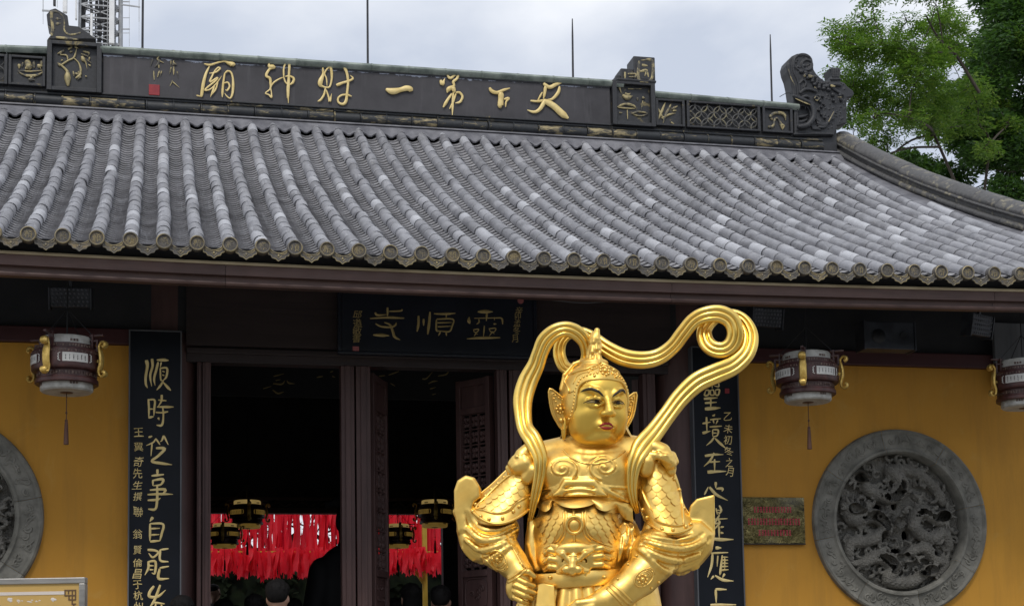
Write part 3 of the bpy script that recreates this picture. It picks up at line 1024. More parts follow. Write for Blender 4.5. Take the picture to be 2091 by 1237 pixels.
    X = np.stack(np.meshgrid(*cl.ax, indexing="ij"), -1)
    cyl = np.hypot(X[..., 0], X[..., 2]) - .604
    cl.F = np.maximum(cl.F, cyl).astype(np.float32)
    obj("carving", cl.skin(1), M_STONE2, w, frame=F, angle=0)
    m = MB(); m.lathe([(0, .205), (.604, .205)], (0, 0, 0), 40, "y")
    obj("shade_backing", m, M_BLACK, w, frame=F, smooth=False)  # black disc stands in for the unlit space behind the piercings


def stone2():
    t = NT("carved_dragon_stone")
    n = t.noise(10, 6, .6); b = t.ramp(n, [(.3, (.105, .10, .088)), (.7, (.215, .205, .182))])
    v = t.new("ShaderNodeTexVoronoi"); v.inputs["Scale"].default_value = 75
    t.l.new(t.coord(), v.inputs["Vector"])
    n2 = t.noise(38, 5, .7)
    t.set("Base Color", b); t.set("Roughness", .85)
    t.bump(t.math("ADD", v.outputs["Distance"], n2), .75, .012)
    return t.m


M_STONE2 = stone2()
round_window(MEDR)
round_window(MEDL)


# ------------------------------------------------------------------ brush writing: strokes traced as (x, y, width) on a plane
def mpp(Y, px=1045, py=618):
    return float(np.linalg.norm(at(px + 1, py, Y) - at(px, py, Y)))


def brush(m, strokes, ox, oy, s, Y, depth=0.5, k=1.0, mat=0, seg=8):
    for st in strokes:
        st = np.array(st, float); mw = st[:, 2].mean(); st[:, 2] = st[:, 2] * np.clip((st[:, 2] / mw) ** .5, .7, 1.4)
        P = smooth_path(st, 5)
        pts = np.array([at(ox + a / s, oy + b / s, Y) for a, b, _ in P])
        r = np.maximum(P[:, 2], 3) / 2 / s * mpp(Y, ox, oy) * k
        # rounded brush ends
        ix = np.arange(len(r)); r = r * np.minimum(1, np.minimum(.70 + .2 * ix, .34 + .20 * ix[::-1]))   # a full start, a drawn-out tip
        m.tube(pts, r, seg, mat=mat, flat=(1, Y, depth))
    return m


def char(name, strokes, ox, oy, s, Y, mat, parent, depth=.5, k=1.0):
    m = MB(); brush(m, strokes, ox, oy, s, Y, depth, k)
    return obj(name, m, mat, parent, angle=60)


def type_chars(m, chars, pos, h, Y, ext=.003, mat=0, squash=1.0):
    """small inscriptions: printed characters, one per position"""
    for ch, (px, py) in zip(chars, pos):
        V, F = GLYPH[ch]
        lo, hi = V.min(0), V.max(0); V = (V - (lo + hi) / 2) / max(hi[1] - lo[1], hi[0] - lo[0], .3)
        c = at(px, py, Y); sz = h * mpp(Y, px, py)
        rg = random.uniform(-.10, .10); sh = random.uniform(-.12, .22)                # written by hand: each leans its own way
        V = np.stack([V[:, 0] * math.cos(rg) - V[:, 1] * math.sin(rg) + sh * V[:, 1], V[:, 0] * math.sin(rg) + V[:, 1] * math.cos(rg) + .10 * np.sin(V[:, 0] * 5 + rg * 30) * .4, V[:, 2]], 1) * np.array([random.uniform(.82, 1.02), random.uniform(.85, 1.05), 1])
        W = np.stack([c[0] + V[:, 0] * sz * squash, np.full(len(V), Y - ext), c[2] + V[:, 1] * sz], -1)
        m.add(W, F, mat)
    return m

# ------------------------------------------------------------------ main ridge
YR = 5.5
ridge = obj("ridge", MB().box(-2.4, 8.62, YR + .03, YR + .30, 7.45, 8.10).box(-.27, 6.38, YR + .03, YR + .30, 8.10, 8.24), M_RIDGE, hall, smooth=False)
# flashing with a scalloped lower edge over the pan channels
xs = np.arange(-2.4, 8.66, S / 8)
prof_n = []
m = MB()
G = []
for x in xs:
    ph = abs(((x / S) % 1) - .5) * 2              # 1 over a cover tile, 0 over a channel
    lift = .052 * max(0.0, ph - .15) ** .6
    z0 = float(zr(x, 5.36)) - .012 + lift
    G.append([(x, 5.345, z0 - .012), (x, 5.335, z0), (x, 5.375, z0 + .034), (x, 5.43, 7.548), (x, 5.49, 7.592), (x, 5.53, 7.60)])
m.grid(np.array(G)[:, :])
obj("ridge_flashing", m, M_FLASH, ridge, angle=40)
m = MB(); m.grid(np.array([[(x, y, z) for (y, z) in ((5.53, 7.606), (5.46, 7.603), (5.455, 7.588), (5.50, 7.580))] for x in (-2.4, 8.62)]))
obj("ridge_lip", m, M_FLASH, ridge, angle=30)
# bamboo-like courses
a = np.linspace(D2R(80), D2R(280), 9)


def course(z, r, L, x0, x1, name, mats, y=YR + .02):
    ms = MB()
    rows = []
    for xx, k in ((.0, 1.0), (.004, 1.12), (.016, 1.12), (.02, 1.0), (L - .004, 1.0), (L - .002, .9)):
        rows.append(np.stack([np.full_like(a, xx), r * k * np.cos(a), r * k * np.sin(a)], -1))
    ms.grid(np.array(rows))
    me = mesh(name, ms, mats, angle=40)
    n = int((x1 - x0) / L)
    for i in range(n):
        place(me, name, Matrix.Translation((x0 + i * L + random.uniform(-.004, .004), y, z + random.uniform(-.002, .002))) @ Matrix.Rotation(random.uniform(-.006, .006), 4, "Y"), ridge)


course(7.664, .060, .285, -2.4, 8.6, "ridge_course_tile", M_RIDGEG)
course(7.744, .020, .57, -2.4, 8.6, "ridge_bead_tile", M_RIDGEG)


def cap_tiles(x0, x1, z0, z1):
    """half round ridge caps, laid end to end"""
    L = .42; n = max(1, int(round((x1 - x0) / L))); L = (x1 - x0) / n
    t = np.linspace(D2R(-38), D2R(218), 13)
    for i in range(n):
        ms = MB(); rows = []
        for xx, k in ((0, 1.03), (.02, 1.03), (.024, 1.0), (L, 1.0)):
            rows.append(np.stack([np.full_like(t, xx - L / 2), .175 * k * np.cos(t), .064 * k * np.sin(t)], -1))
        ms.grid(np.array(rows)[:, ::-1])
        x = x0 + (i + .5) * L; z = z0 + (z1 - z0) * (i + .5) / n
        o = place(mesh("cap_tile", ms, M_CAP, angle=40), "cap_tile", Matrix.Translation((x, YR + .125, z - .062)) @ Matrix.Rotation(-math.atan2(z1 - z0, x1 - x0), 4, "Y"), ridge)


cap_tiles(.27, 6.02, 8.312, 8.312)
cap_tiles(6.38, 8.14, 8.218, 8.176)
cap_tiles(-2.4, -.27, 8.19, 8.262)
# sign board
sg = obj("ridge_sign", MB().box(.30, 5.86, YR, YR + .05, 7.765, 8.225), M_SIGN, hall, smooth=False)
m = MB(); m.box(.29, 5.87, YR - .010, YR + .04, 8.195, 8.222); m.box(.29, 5.87, YR - .014, YR + .04, 7.758, 7.778)
obj("sign_moulding", m, M_RIDGE, ridge, smooth=False, bevel=.004)

A_ = (390, 100, 5.974)
B_ = (760, 130, 4.863)
RID = [
    (A_, [[(355, 70, 14), (400, 110, 30), (455, 142, 20)], [(160, 185, 18), (235, 197, 24), (330, 168, 20), (410, 155, 20), (452, 172, 30), (505, 192, 44), (515, 215, 44)],
          [(225, 215, 16), (180, 310, 24), (150, 430, 28), (130, 560, 26), (125, 592, 18)], [(66, 568, 14), (120, 582, 18)],
          [(222, 300, 10), (300, 288, 14), (355, 242, 16), (330, 230, 14), (290, 272, 14), (255, 340, 16), (230, 408, 16), (322, 354, 16), (300, 392, 16), (190, 480, 16), (178, 508, 16), (240, 490, 13), (320, 410, 12), (376, 330, 10)],
          [(288, 440, 14), (265, 520, 18), (236, 588, 14)], [(330, 400, 12), (305, 485, 15), (262, 555, 12)],
          [(412, 296, 18), (396, 400, 20), (386, 500, 22), (382, 592, 22)], [(412, 300, 16), (450, 272, 18), (490, 292, 18), (510, 360, 18), (514, 450, 22), (506, 545, 20), (480, 602, 16), (440, 582, 14), (410, 540, 11)],
          [(402, 420, 14), (450, 412, 16), (470, 460, 16), (442, 508, 16), (418, 498, 10)]]),
    (A_, [[(950, 175, 16), (962, 215, 32), (1008, 222, 34), (962, 246, 22), (925, 300, 24), (922, 337, 24), (962, 360, 24), (970, 420, 22), (965, 490, 16), (908, 542, 14), (952, 562, 16), (980, 592, 20), (982, 540, 14), (974, 470, 14), (1010, 412, 17), (1080, 367, 15), (1132, 347, 15)],
          [(1132, 348, 18), (1132, 240, 18), (1160, 160, 20), (1188, 130, 22), (1200, 200, 24), (1196, 300, 22), (1190, 420, 26), (1186, 520, 24), (1188, 664, 16)],
          [(1132, 348, 14), (1150, 402, 15), (1182, 442, 14)], [(1150, 338, 14), (1200, 334, 18), (1252, 360, 22), (1242, 412, 22), (1196, 444, 16)], [(1176, 440, 16), (1172, 602, 12)]]),
    (A_, [[(1608, 228, 20), (1612, 310, 24), (1582, 390, 36), (1578, 440, 34), (1612, 462, 20), (1652, 472, 18), (1692, 462, 18), (1715, 380, 20), (1716, 290, 24), (1700, 225, 24), (1664, 242, 18), (1630, 302, 16), (1652, 362, 16), (1660, 455, 16)],
          [(1640, 480, 16), (1622, 560, 20), (1582, 622, 20), (1546, 642, 20)], [(1650, 500, 14), (1680, 592, 18), (1694, 640, 22), (1716, 545, 12)],
          [(1865, 218, 28), (1900, 290, 26), (1916, 400, 24), (1906, 520, 24), (1890, 640, 28), (1850, 676, 26), (1800, 652, 22), (1795, 602, 20), (1840, 566, 20), (1900, 562, 22), (1960, 580, 26)],
          [(1775, 446, 30), (1850, 416, 24), (1930, 391, 22), (1975, 362, 20), (1944, 322, 14)]]),
    (B_, [[(135, 255, 26), (200, 276, 44), (280, 262, 36), (340, 246, 40), (385, 256, 36), (366, 280, 18)]]),
    (B_, [[(680, 165, 22), (697, 202, 28), (722, 148, 14)], [(745, 115, 18), (775, 146, 22), (820, 115, 18), (855, 95, 24), (842, 150, 20), (806, 182, 22), (812, 222, 20), (762, 252, 30), (744, 290, 22)],
          [(800, 236, 36), (812, 268, 30), (820, 292, 20)], [(790, 300, 18), (742, 372, 22), (705, 436, 26)], [(806, 290, 18), (800, 390, 18), (796, 512, 18)], [(832, 300, 15), (800, 392, 16), (768, 452, 18)],
          [(830, 290, 16), (870, 290, 18), (896, 330, 18), (872, 382, 18), (824, 394, 15)]]),
    (B_, [[(1165, 240, 22), (1190, 276, 28), (1240, 290, 26), (1300, 266, 22), (1368, 245, 20)], [(1280, 290, 46), (1278, 350, 42), (1275, 418, 44), (1288, 428, 30)], [(1310, 356, 18), (1355, 346, 20), (1330, 382, 15), (1325, 432, 18)]]),
    (B_, [[(1700, 198, 26), (1762, 236, 28), (1830, 205, 26), (1882, 195, 14)], [(1722, 225, 26), (1712, 300, 22), (1700, 352, 20)], [(1862, 228, 18), (1846, 290, 24), (1790, 352, 20), (1740, 357, 16)], [(1690, 285, 14), (1640, 376, 20)],
          [(1572, 370, 18), (1650, 376, 20), (1722, 360, 26)], [(1722, 360, 32), (1666, 452, 28), (1610, 482, 24), (1540, 462, 20)], [(1712, 370, 48), (1800, 420, 52), (1880, 492, 54), (1948, 545, 52)]]),
]
for (o_, st) in RID:
    char("character", st, *o_, YR - .018, M_GOLDCHAR, sg, .5, 1.28)
# small worn signature and its seal
E_ = (280, 90, 10.308)
m = MB()
brush(m, [[(720, 140, 20), (830, 150, 30)], [(770, 150, 34), (750, 270, 30)], [(790, 230, 26), (900, 310, 22)], [(710, 340, 26), (710, 460, 22)], [(770, 350, 20), (760, 450, 24)], [(750, 420, 60), (840, 440, 40)], [(720, 490, 22), (680, 640, 18)], [(770, 480, 26), (770, 650, 30)], [(840, 580, 22), (870, 720, 16)], [(745, 770, 24), (690, 890, 16)], [(750, 800, 20), (890, 920, 14)],
          [(330, 320, 24), (280, 470, 20)], [(460, 260, 22), (430, 330, 22), (560, 400, 22)], [(470, 320, 26), (440, 420, 30), (370, 490, 26)], [(450, 430, 24), (460, 510, 28)], [(350, 570, 18), (360, 760, 26)], [(470, 570, 24), (430, 700, 30)], [(515, 570, 22), (490, 680, 18)]], *E_, YR - .008, .5, 1.5)
obj("signature", m, M_RELIEF, sg, angle=60)
p, q = at(304, 173, YR), at(326, 196, YR)
obj("seal", MB().box(p[0], q[0], YR - .012, YR, q[2], p[2]), M_RED, sg, smooth=False, bevel=.003)


# pillars, panels and finials of the ridge
def framed(x0, x1, z0, z1, name, y=YR - .03, w=.03):
    m = MB()
    m.box(x0, x0 + w, y, YR + .04, z0, z1); m.box(x1 - w, x1, y, YR + .04, z0, z1)
    m.box(x0 + w, x1 - w, y, YR + .04, z0, z0 + w * .8); m.box(x0 + w, x1 - w, y, YR + .04, z1 - w * .8, z1)
    m.box(x0 + w, x1 - w, YR + .01, YR + .04, z0 + w * .8, z1 - w * .8)
    return obj(name, m, M_RIDGE, hall, smooth=False, bevel=.004)


def relief(parent, strokes, o_, y, k=1.0, depth=.8):
    m = MB(); brush(m, strokes, *o_, y, depth, k * 1.2)
    obj("relief", m, M_RELIEF, parent, angle=60)


L_ = (0, 0, 5.6227)
R_ = (1240, 110, 5.2275)
pl = framed(-.27, .285, 7.762, 8.30, "ridge_panel", YR - .05, .05)
relief(pl, [[(780, 990, 30), (775, 890, 50), (770, 820, 30), (700, 750, 22), (660, 725, 18)], [(700, 750, 20), (780, 700, 18), (850, 660, 18), (880, 560, 20)], [(780, 700, 14), (765, 640, 16), (690, 630, 16)], [(850, 670, 16), (900, 720, 16), (925, 790, 22), (920, 860, 24), (870, 900, 34)], [(940, 650, 30), (960, 690, 34), (985, 720, 16), (1000, 800, 12)], [(1000, 690, 14), (1050, 730, 14)], [(780, 570, 24), (830, 540, 22)], [(950, 590, 20), (1020, 610, 20), (1020, 640, 16)], [(860, 850, 30), (940, 860, 24)], [(980, 880, 24), (1000, 880, 16)], [(690, 600, 26), (700, 640, 20)], [(660, 620, 14), (720, 590, 22), (740, 560, 14)], [(800, 600, 22), (830, 590, 26)], [(860, 540, 26), (900, 560, 20)], [(930, 620, 14), (1010, 650, 22)], [(1030, 660, 18), (1020, 700, 14)], [(1040, 760, 20), (1010, 740, 12)], [(840, 820, 14), (850, 880, 22)], [(900, 820, 22), (910, 850, 22)], [(930, 880, 26), (890, 920, 24)], [(720, 690, 16), (700, 700, 22)], [(670, 740, 24), (690, 770, 14)], [(760, 880, 34), (790, 930, 26)]], L_, YR + .0, 1, .7)
pb = framed(-.655, -.285, 7.80, 8.12, "ridge_panel")
relief(pb, [[(210, 820, 16), (270, 860, 20), (360, 875, 26), (450, 855, 20), (520, 810, 14)], [(220, 740, 34), (220, 790, 30)], [(310, 690, 60), (330, 760, 70), (370, 770, 80)], [(390, 700, 30), (390, 780, 40)], [(490, 700, 56), (470, 770, 40)], [(330, 915, 34), (400, 920, 34)], [(450, 740, 20), (470, 800, 20)], [(205, 812, 12), (360, 822, 14), (525, 806, 12)], [(290, 780, 40), (320, 790, 40)], [(430, 760, 44), (500, 760, 30)], [(265, 720, 20), (250, 770, 26)], [(365, 880, 40), (365, 920, 34)], [(280, 660, 16), (340, 650, 14)]], L_, YR + .0, 1, .6)
pr = framed(5.88, 6.385, 7.762, 8.28, "ridge_panel", YR - .05, .05)
relief(pr, [[(165, 440, 26), (210, 470, 40), (270, 450, 26)], [(190, 420, 20), (220, 440, 26), (250, 420, 16)], [(110, 570, 16), (160, 545, 20), (220, 540, 24), (280, 555, 20), (310, 580, 18)], [(120, 575, 12), (180, 580, 14), (240, 585, 12), (300, 585, 12)], [(215, 600, 10), (218, 700, 14)], [(325, 470, 24), (325, 500, 20)], [(370, 470, 30), (405, 475, 22)], [(380, 500, 12), (365, 600, 12)], [(260, 640, 12), (340, 620, 16), (430, 640, 12), (350, 665, 12), (260, 640, 10)], [(130, 630, 16), (160, 630, 14)], [(210, 750, 20), (340, 750, 18)], [(220, 375, 12), (370, 375, 14)], [(130, 360, 20), (150, 420, 12)]], R_, YR + .0, 1, .6)
p1 = framed(6.395, 6.74, 7.79, 8.105, "ridge_panel")
relief(p1, [[(540, 580, 14), (570, 640, 18), (610, 720, 12)], [(620, 520, 12), (580, 620, 20), (535, 720, 14)], [(680, 540, 14), (630, 640, 22), (595, 740, 14)], [(580, 690, 14), (660, 650, 16), (730, 635, 10)], [(690, 590, 20), (750, 560, 24)], [(700, 610, 16), (740, 605, 18)], [(680, 730, 18), (720, 755, 14)]], R_, YR + .0, 1, .6)
p2 = framed(7.685, 8.055, 7.79, 8.095, "ridge_panel")
relief(p2, [[(1735, 680, 30), (1770, 640, 26), (1830, 630, 30), (1890, 650, 30), (1905, 710, 24)], [(1720, 785, 26), (1770, 770, 22), (1790, 700, 20), (1820, 690, 18), (1850, 740, 24), (1865, 800, 30)], [(1850, 760, 30), (1885, 770, 20), (1870, 810, 16)], [(1750, 690, 30), (1760, 710, 24)], [(1810, 630, 24), (1810, 650, 20)]], R_, YR + .0, 1, .7)


def pierced(x0, x1, z0, z1, back):
    m = MB(); w = .032
    m.box(x0, x0 + w, YR - .03, YR + .04, z0, z1); m.box(x1 - w, x1, YR - .03, YR + .04, z0, z1)
    m.box(x0 + w, x1 - w, YR - .03, YR + .04, z0, z0 + w * .7); m.box(x0 + w, x1 - w, YR - .03, YR + .04, z1 - w * .8, z1)
    e = obj("pierced_panel", m, M_RIDGE, hall, smooth=False, bevel=.004)
    r = .075; m = MB()
    zc0 = (z0 + z1) / 2
    xc = x0 + w
    n = int((x1 - x0 - 2 * w) / r)
    for i in range(n + 1):
        for j in (-1, 0, 1, 2):
            if (i + j) % 2:
                continue
            cx, cz = xc + i * r, zc0 + (j - .5) * r
            t = np.linspace(0, 2 * math.pi, 17)
            P = np.stack([cx + r * np.cos(t), np.full(17, YR + .0), cz + r * np.sin(t)], -1)
            P = P[(P[:, 0] > x0 + w * .6) & (P[:, 0] < x1 - w * .6) & (P[:, 2] > z0 + w * .4) & (P[:, 2] < z1 - w * .4)]
            if len(P) == 17:
                m.tube(P[:-1], .0078, 5, closed=True)
            elif len(P) > 3:
                k = int(np.argmax(np.linalg.norm(np.diff(P, axis=0), axis=1)))
                if np.linalg.norm(P[k + 1] - P[k]) > .05:
                    P = np.concatenate([P[k + 1:], P[:k + 1]])
                m.tube(P, .0078, 5)
    obj("ring_tracery", m, M_TRACERY, e)
    if back:
        obj("shade_panel_back", MB().box(x0 + w, x1 - w, YR + .10, YR + .14, z0 + w, z1 - w), M_BLACK, e, smooth=False)  # black board added to stand in for darkness behind the openwork


pierced(6.765, 7.655, 7.79, 8.105, True)
pierced(-1.70, -.665, 7.80, 8.12, True)
# stepped scroll finials over the pillars
m = MB()
m.box(6.135, 6.392, YR - .05, YR + .22, 8.30, 8.575); m.box(5.985, 6.135, YR - .04, YR + .22, 8.285, 8.425); m.box(5.93, 5.985, YR - .03, YR + .22, 8.285, 8.345)
m.box(5.93, 6.40, YR - .06, YR + .22, 8.272, 8.302)
fo = obj("finial", m, M_RIDGE, hall, smooth=False, bevel=.012)
relief(fo, [[(340, 75, 24), (340, 275, 26), (470, 275, 22), (480, 80, 26), (360, 70, 16)], [(370, 120, 26), (430, 130, 26)], [(350, 190, 20), (420, 180, 24), (400, 240, 20)], [(430, 195, 14), (440, 250, 20)], [(190, 195, 20), (190, 290, 16)], [(220, 215, 16), (300, 215, 14), (300, 245, 14), (230, 245, 14)]], R_, YR - .052, 1, .35)
m = MB()
pts = [(112, 62), (97, 50), (95, 30), (103, 20), (113, 17), (125, 24), (138, 32), (140, 52), (160, 54), (178, 66), (196, 80), (97, 80)]
W = [at(a, b, YR - .05) for a, b in pts]
m.prism([tuple(x) for x in W], (0, .26, 0))
fo = obj("finial", m, M_RIDGE, hall, angle=50, bevel=.008)
relief(fo, [[(590, 420, 24), (605, 320, 26), (590, 200, 24), (600, 140, 30), (660, 140, 20), (720, 190, 16), (740, 260, 16), (740, 350, 18), (800, 400, 20), (900, 385, 18), (930, 370, 14)], [(640, 220, 30), (700, 220, 26)], [(640, 280, 30), (700, 270, 20)], [(640, 430, 24), (740, 440, 26), (900, 455, 26)]], L_, YR - .052, 1, .35)

# the dragon-fish at the ridge end: a thick outline with its carving in front
D_ = (1590, 90, 5.888)
K = mpp(YR, 1668, 195) / 5.888


def dq(x, y, d=0.0):
    w = at(D_[0] + x / D_[2], D_[1] + y / D_[2], YR)
    return (w[0], YR + d, w[2])


cl = Clay((7.95, YR - .10, 7.66), (8.98, YR + .30, 8.86), .0062)
SIL = [(185, 1110), (180, 760), (172, 640), (152, 500), (132, 410), (102, 335), (88, 262), (108, 198), (158, 148), (220, 120), (285, 112), (345, 130), (392, 182), (412, 245), (420, 312), (452, 362), (500, 410), (560, 452), (612, 445), (620, 400), (640, 388), (612, 292),
       (640, 300), (652, 276), (680, 300), (700, 272), (722, 298), (750, 286), (734, 400), (738, 452), (790, 470), (832, 522), (890, 560), (905, 602), (880, 640), (820, 652), (814, 960), (700, 990), (660, 1110)]
cl.poly([(dq(x, y)[0], dq(x, y)[2]) for x, y in SIL], YR - .01, YR + .20, .014, .004)


def ch(pts, d=-.02, k=.005):
    cl.chain([dq(x, y, d) for x, y, r in smooth_path(np.array(pts, float), 3)], [r * K for x, y, r in smooth_path(np.array(pts, float), 3)], k)


tt = np.linspace(0, 2 * math.pi, 21)
ch([(285 + 108 * math.cos(a), 228 + 100 * math.sin(a), 11) for a in tt], -.012)
ch([(335 + 64 * math.cos(a), 262 + 62 * math.sin(a), 10) for a in tt], -.016)
cl.ell(dq(300, 270, -.012), (24 * K, .02, 22 * K), .004)
ch([(190, 180, 10), (168, 260, 10), (180, 350, 12), (215, 430, 12), (240, 520, 12), (246, 640, 12)], -.014); ch([(120, 250, 9), (128, 330, 10), (160, 420, 11), (188, 520, 11), (200, 640, 11)], -.012)
rs = random.Random(1)
for q in range(60):
    a, r = rs.uniform(0, 6.28), rs.uniform(66, 98); x, y = 285 + r * math.cos(a), 228 + r * math.sin(a)
    cl.ell(dq(x, y, -.012), (rs.uniform(5, 11) * K, .012, rs.uniform(4, 8) * K), .003)
for row in range(6):                                             # scales down the tail
    for q in range(6):
        x, y = 262 + q * 56 + row * 40 + (row % 2) * 14, 345 + row * 38 + q * 12
        if 250 + row * 10 < x < 430 + row * 34:
            cl.ell(dq(x, y, -.014), (25 * K, .030, 21 * K), .003)
ch([(250, 600, 16), (300, 560, 18), (370, 560, 16), (450, 590, 10)], -.03); ch([(250, 480, 10), (290, 440, 12), (320, 480, 12), (300, 530, 10)], -.02)
ch([(165, 640, 20), (260, 680, 24), (400, 738, 20)], -.04); ch([(260, 655, 14), (320, 640, 18), (360, 660, 10)], -.03)
ch([(222, 760, 14), (225, 1040, 14)], -.012); ch([(235, 1010, 26), (330, 992, 32), (398, 905, 32), (402, 810, 28), (375, 745, 22)], -.04)
cl.ell(dq(295, 850, -.0), (78 * K, .06, 95 * K), .006, cut=True)
ch([(240, 880, 16), (300, 872, 18), (350, 852, 10)], -.0); ch([(235, 940, 16), (290, 935, 18), (340, 910, 12)], -.0); ch([(245, 760, 8), (258, 800, 4)], -.01, .003); ch([(320, 760, 9), (312, 800, 4)], -.01, .003)
ch([(455 + 32 * math.cos(a), 655 + 25 * math.sin(a), 9) for a in tt], -.03, .003); cl.ell(dq(455, 655, -.02), (16 * K, .02, 12 * K), .003)
for q in range(6):
    ch([(430 + 8 * q, 880 + 26 * q, 10), (505 + 8 * q, 960 + 10 * q, 15), (590, 940 - 4 * q + 14, 13), (668, 800 + 20 * q, 5)], -.02 - .006 * (q % 2), .003)
for q in range(5):
    ch([(380 + 14 * q, 980 + 4 * q, 8), (410 + 14 * q, 1030, 11), (470 + 10 * q, 1020 + 6 * q, 5)], -.02, .003)
for x, y, r in ((490, 705, 20), (505, 770, 17), (475, 805, 18), (530, 735, 15), (575, 520, 26), (600, 565, 18), (725, 630, 22), (742, 680, 22), (505, 860, 16), (545, 900, 15), (415, 780, 24), (300, 645, 22), (520, 640, 15), (640, 620, 26), (650, 690, 20)):
    cl.ell(dq(x, y, -.018), (r * K, .028, r * K), .004)
ch([(615, 500, 18), (690, 498, 22), (735, 505, 14)], -.02); ch([(640, 540, 20), (680, 570, 16), (760, 620, 18)], -.02); ch([(625, 430, 14), (735, 430, 14)], -.012)
for q in range(5):
    ch([(640 + q * 20, 400, 8), (634 + q * 24, 300, 9)], -.012, .003)
ch([(180, 1090, 12), (400, 1085, 12), (640, 1090, 12)], -.014, .003)
for q in range(90):
    x, y = rs.uniform(470, 800), rs.uniform(470, 1040)
    if x + 0 < 800 and not (x > 640 and y > 960):
        cl.ell(dq(x, y, -.010), (rs.uniform(5, 12) * K, .012, rs.uniform(4, 9) * K), .004)
dr = obj("ridge_dragon", cl.skin(1), M_RIDGE, hall, angle=0)
relief(dr, [[(300, 372, 30), (320, 392, 24)], [(360, 385, 34), (420, 390, 24)], [(430, 520, 14), (460, 540, 14)], [(200, 655, 8), (300, 700, 12), (390, 735, 10)], [(625, 500, 24), (680, 510, 26)], [(430, 655, 10), (450, 632, 9), (485, 650, 9), (470, 678, 9), (440, 672, 9)], [(410, 790, 20), (420, 830, 14)], [(600, 935, 8), (665, 810, 8)], [(710, 640, 12), (760, 640, 14)], [(118, 300, 7), (150, 410, 8), (200, 500, 7)]], D_, YR - .052, 1, .25)

# descending ridge over the gable: base wall, a lower roll, a crowning roll
hp = lambda Y: np.array([8.765 + (5.62 - Y) * .115, Y, float(zr(8.7, Y))])


def run(name, sec, L, lip, jit, mat):
    Y = 5.64
    while Y > -.1:
        l = L * random.uniform(.8, 1.2); ya, yb = Y, max(Y - l, -.15)
        G = []; j = [random.uniform(-jit, jit) for _ in range(2)]
        for (y, kk) in ((ya, 1.0), (ya - .004, lip), (ya - .022, lip), (ya - .027, 1.0), ((ya + yb) / 2, 1.0), (yb + .004, 1.0)):
            p = hp(y); cx = sum(a_ for a_, b_ in sec) / len(sec); cz = sum(b_ for a_, b_ in sec) / len(sec)
            G.append([(p[0] + cx + (a_ - cx) * kk + j[0], y, p[2] + cz + (b_ - cz) * kk + j[1]) for a_, b_ in sec])
        G = np.array(G); G = np.concatenate([G, G[:, :1]], 1)
        m = MB(); m.grid(G); m.add(G[-1][:-1], [tuple(range(len(sec)))]); m.add(G[0][:-1], [tuple(range(len(sec)))[::-1]])
        obj(name, m, mat, hall, angle=45)
        Y = yb


run("ridge_base_block", [(-.112, -.05), (-.112, .19), (.112, .19), (.112, -.05)], .62, 1.0, .002, M_HIP)
circ = [(math.cos(t_), math.sin(t_)) for t_ in np.linspace(0, 2 * math.pi, 11)[:-1]]
run("ridge_roll_tile", [(-.118 + .040 * a_, .065 + .036 * b_) for a_, b_ in circ], .36, 1.07, .003, M_HIP)
run("descending_ridge_tile", [(-.135, .185), (-.142, .205), (-.135, .228), (-.10, .262), (-.05, .288), (0, .296), (.05, .288), (.10, .262), (.135, .228), (.142, .205), (.135, .185)], .44, 1.03, .004, M_HIP)
run("ridge_bead_tile", [(-.122 + .026 * a_, .165 + .022 * b_) for a_, b_ in circ], .5, 1.06, .002, M_HIP)
# smooth mortar flashing beside it
m = MB(); G = []
for Y in np.linspace(5.45, -.02, 30):
    p = hp(Y)
    xl = max(8.5, p[0] - .34 + .06 * math.sin(Y * 1.3)) if Y > 3 else p[0] - .24
    G.append([(xl - .02, Y, float(zr(xl, Y)) - .03), (xl + .05, Y, float(zr(xl, Y)) + .012), (p[0] - .12, Y, float(zr(8.7, Y)) + .03), (p[0] - .02, Y, float(zr(8.7, Y)) + .03)])
m.grid(np.array(G)[:, ::-1])
obj("mortar_flashing", m, M_FLASH, hall, angle=60)

# lightning rods
for (px, pyb, top, lab) in ((291, 85, 9.9, "thin lightning rod behind the plain end of the ridge sign, next to the lattice tower"), (751, 118, 9.75, "tall thin lightning rod above the middle of the black ridge sign"),
                            (1170, 150, 9.03, "thin lightning rod above the big gold character beside the lotus panel"), (1576, 200, 9.02, "thin lightning rod beside the ridge-end dragon")):
    b = at(px, pyb, YR + .12)
    m = MB(); m.tube([(b[0], YR + .12, 8.12), (b[0], YR + .12, b[2] + .02), (b[0] + .004, YR + .12, top - .2), (b[0] + .006, YR + .12, top)], [.0125, .0125, .011, .006], 8)
    obj("lightning_rod", m, M_ROD, None, label=lab, cat="lightning rod", group="lightning rods on the ridge")
m = MB(); m.tube(smooth_path([tuple(at(1592, 198, YR + .1)), tuple(at(1603, 192, YR + .1)), tuple(at(1612, 190, YR + .05)), tuple(at(1618, 196, YR + .05))], 4), .004, 6)
obj("rod_wire", m, M_ROD, ridge)

# ------------------------------------------------------------------ hanging boards with writing
YC = 1.42


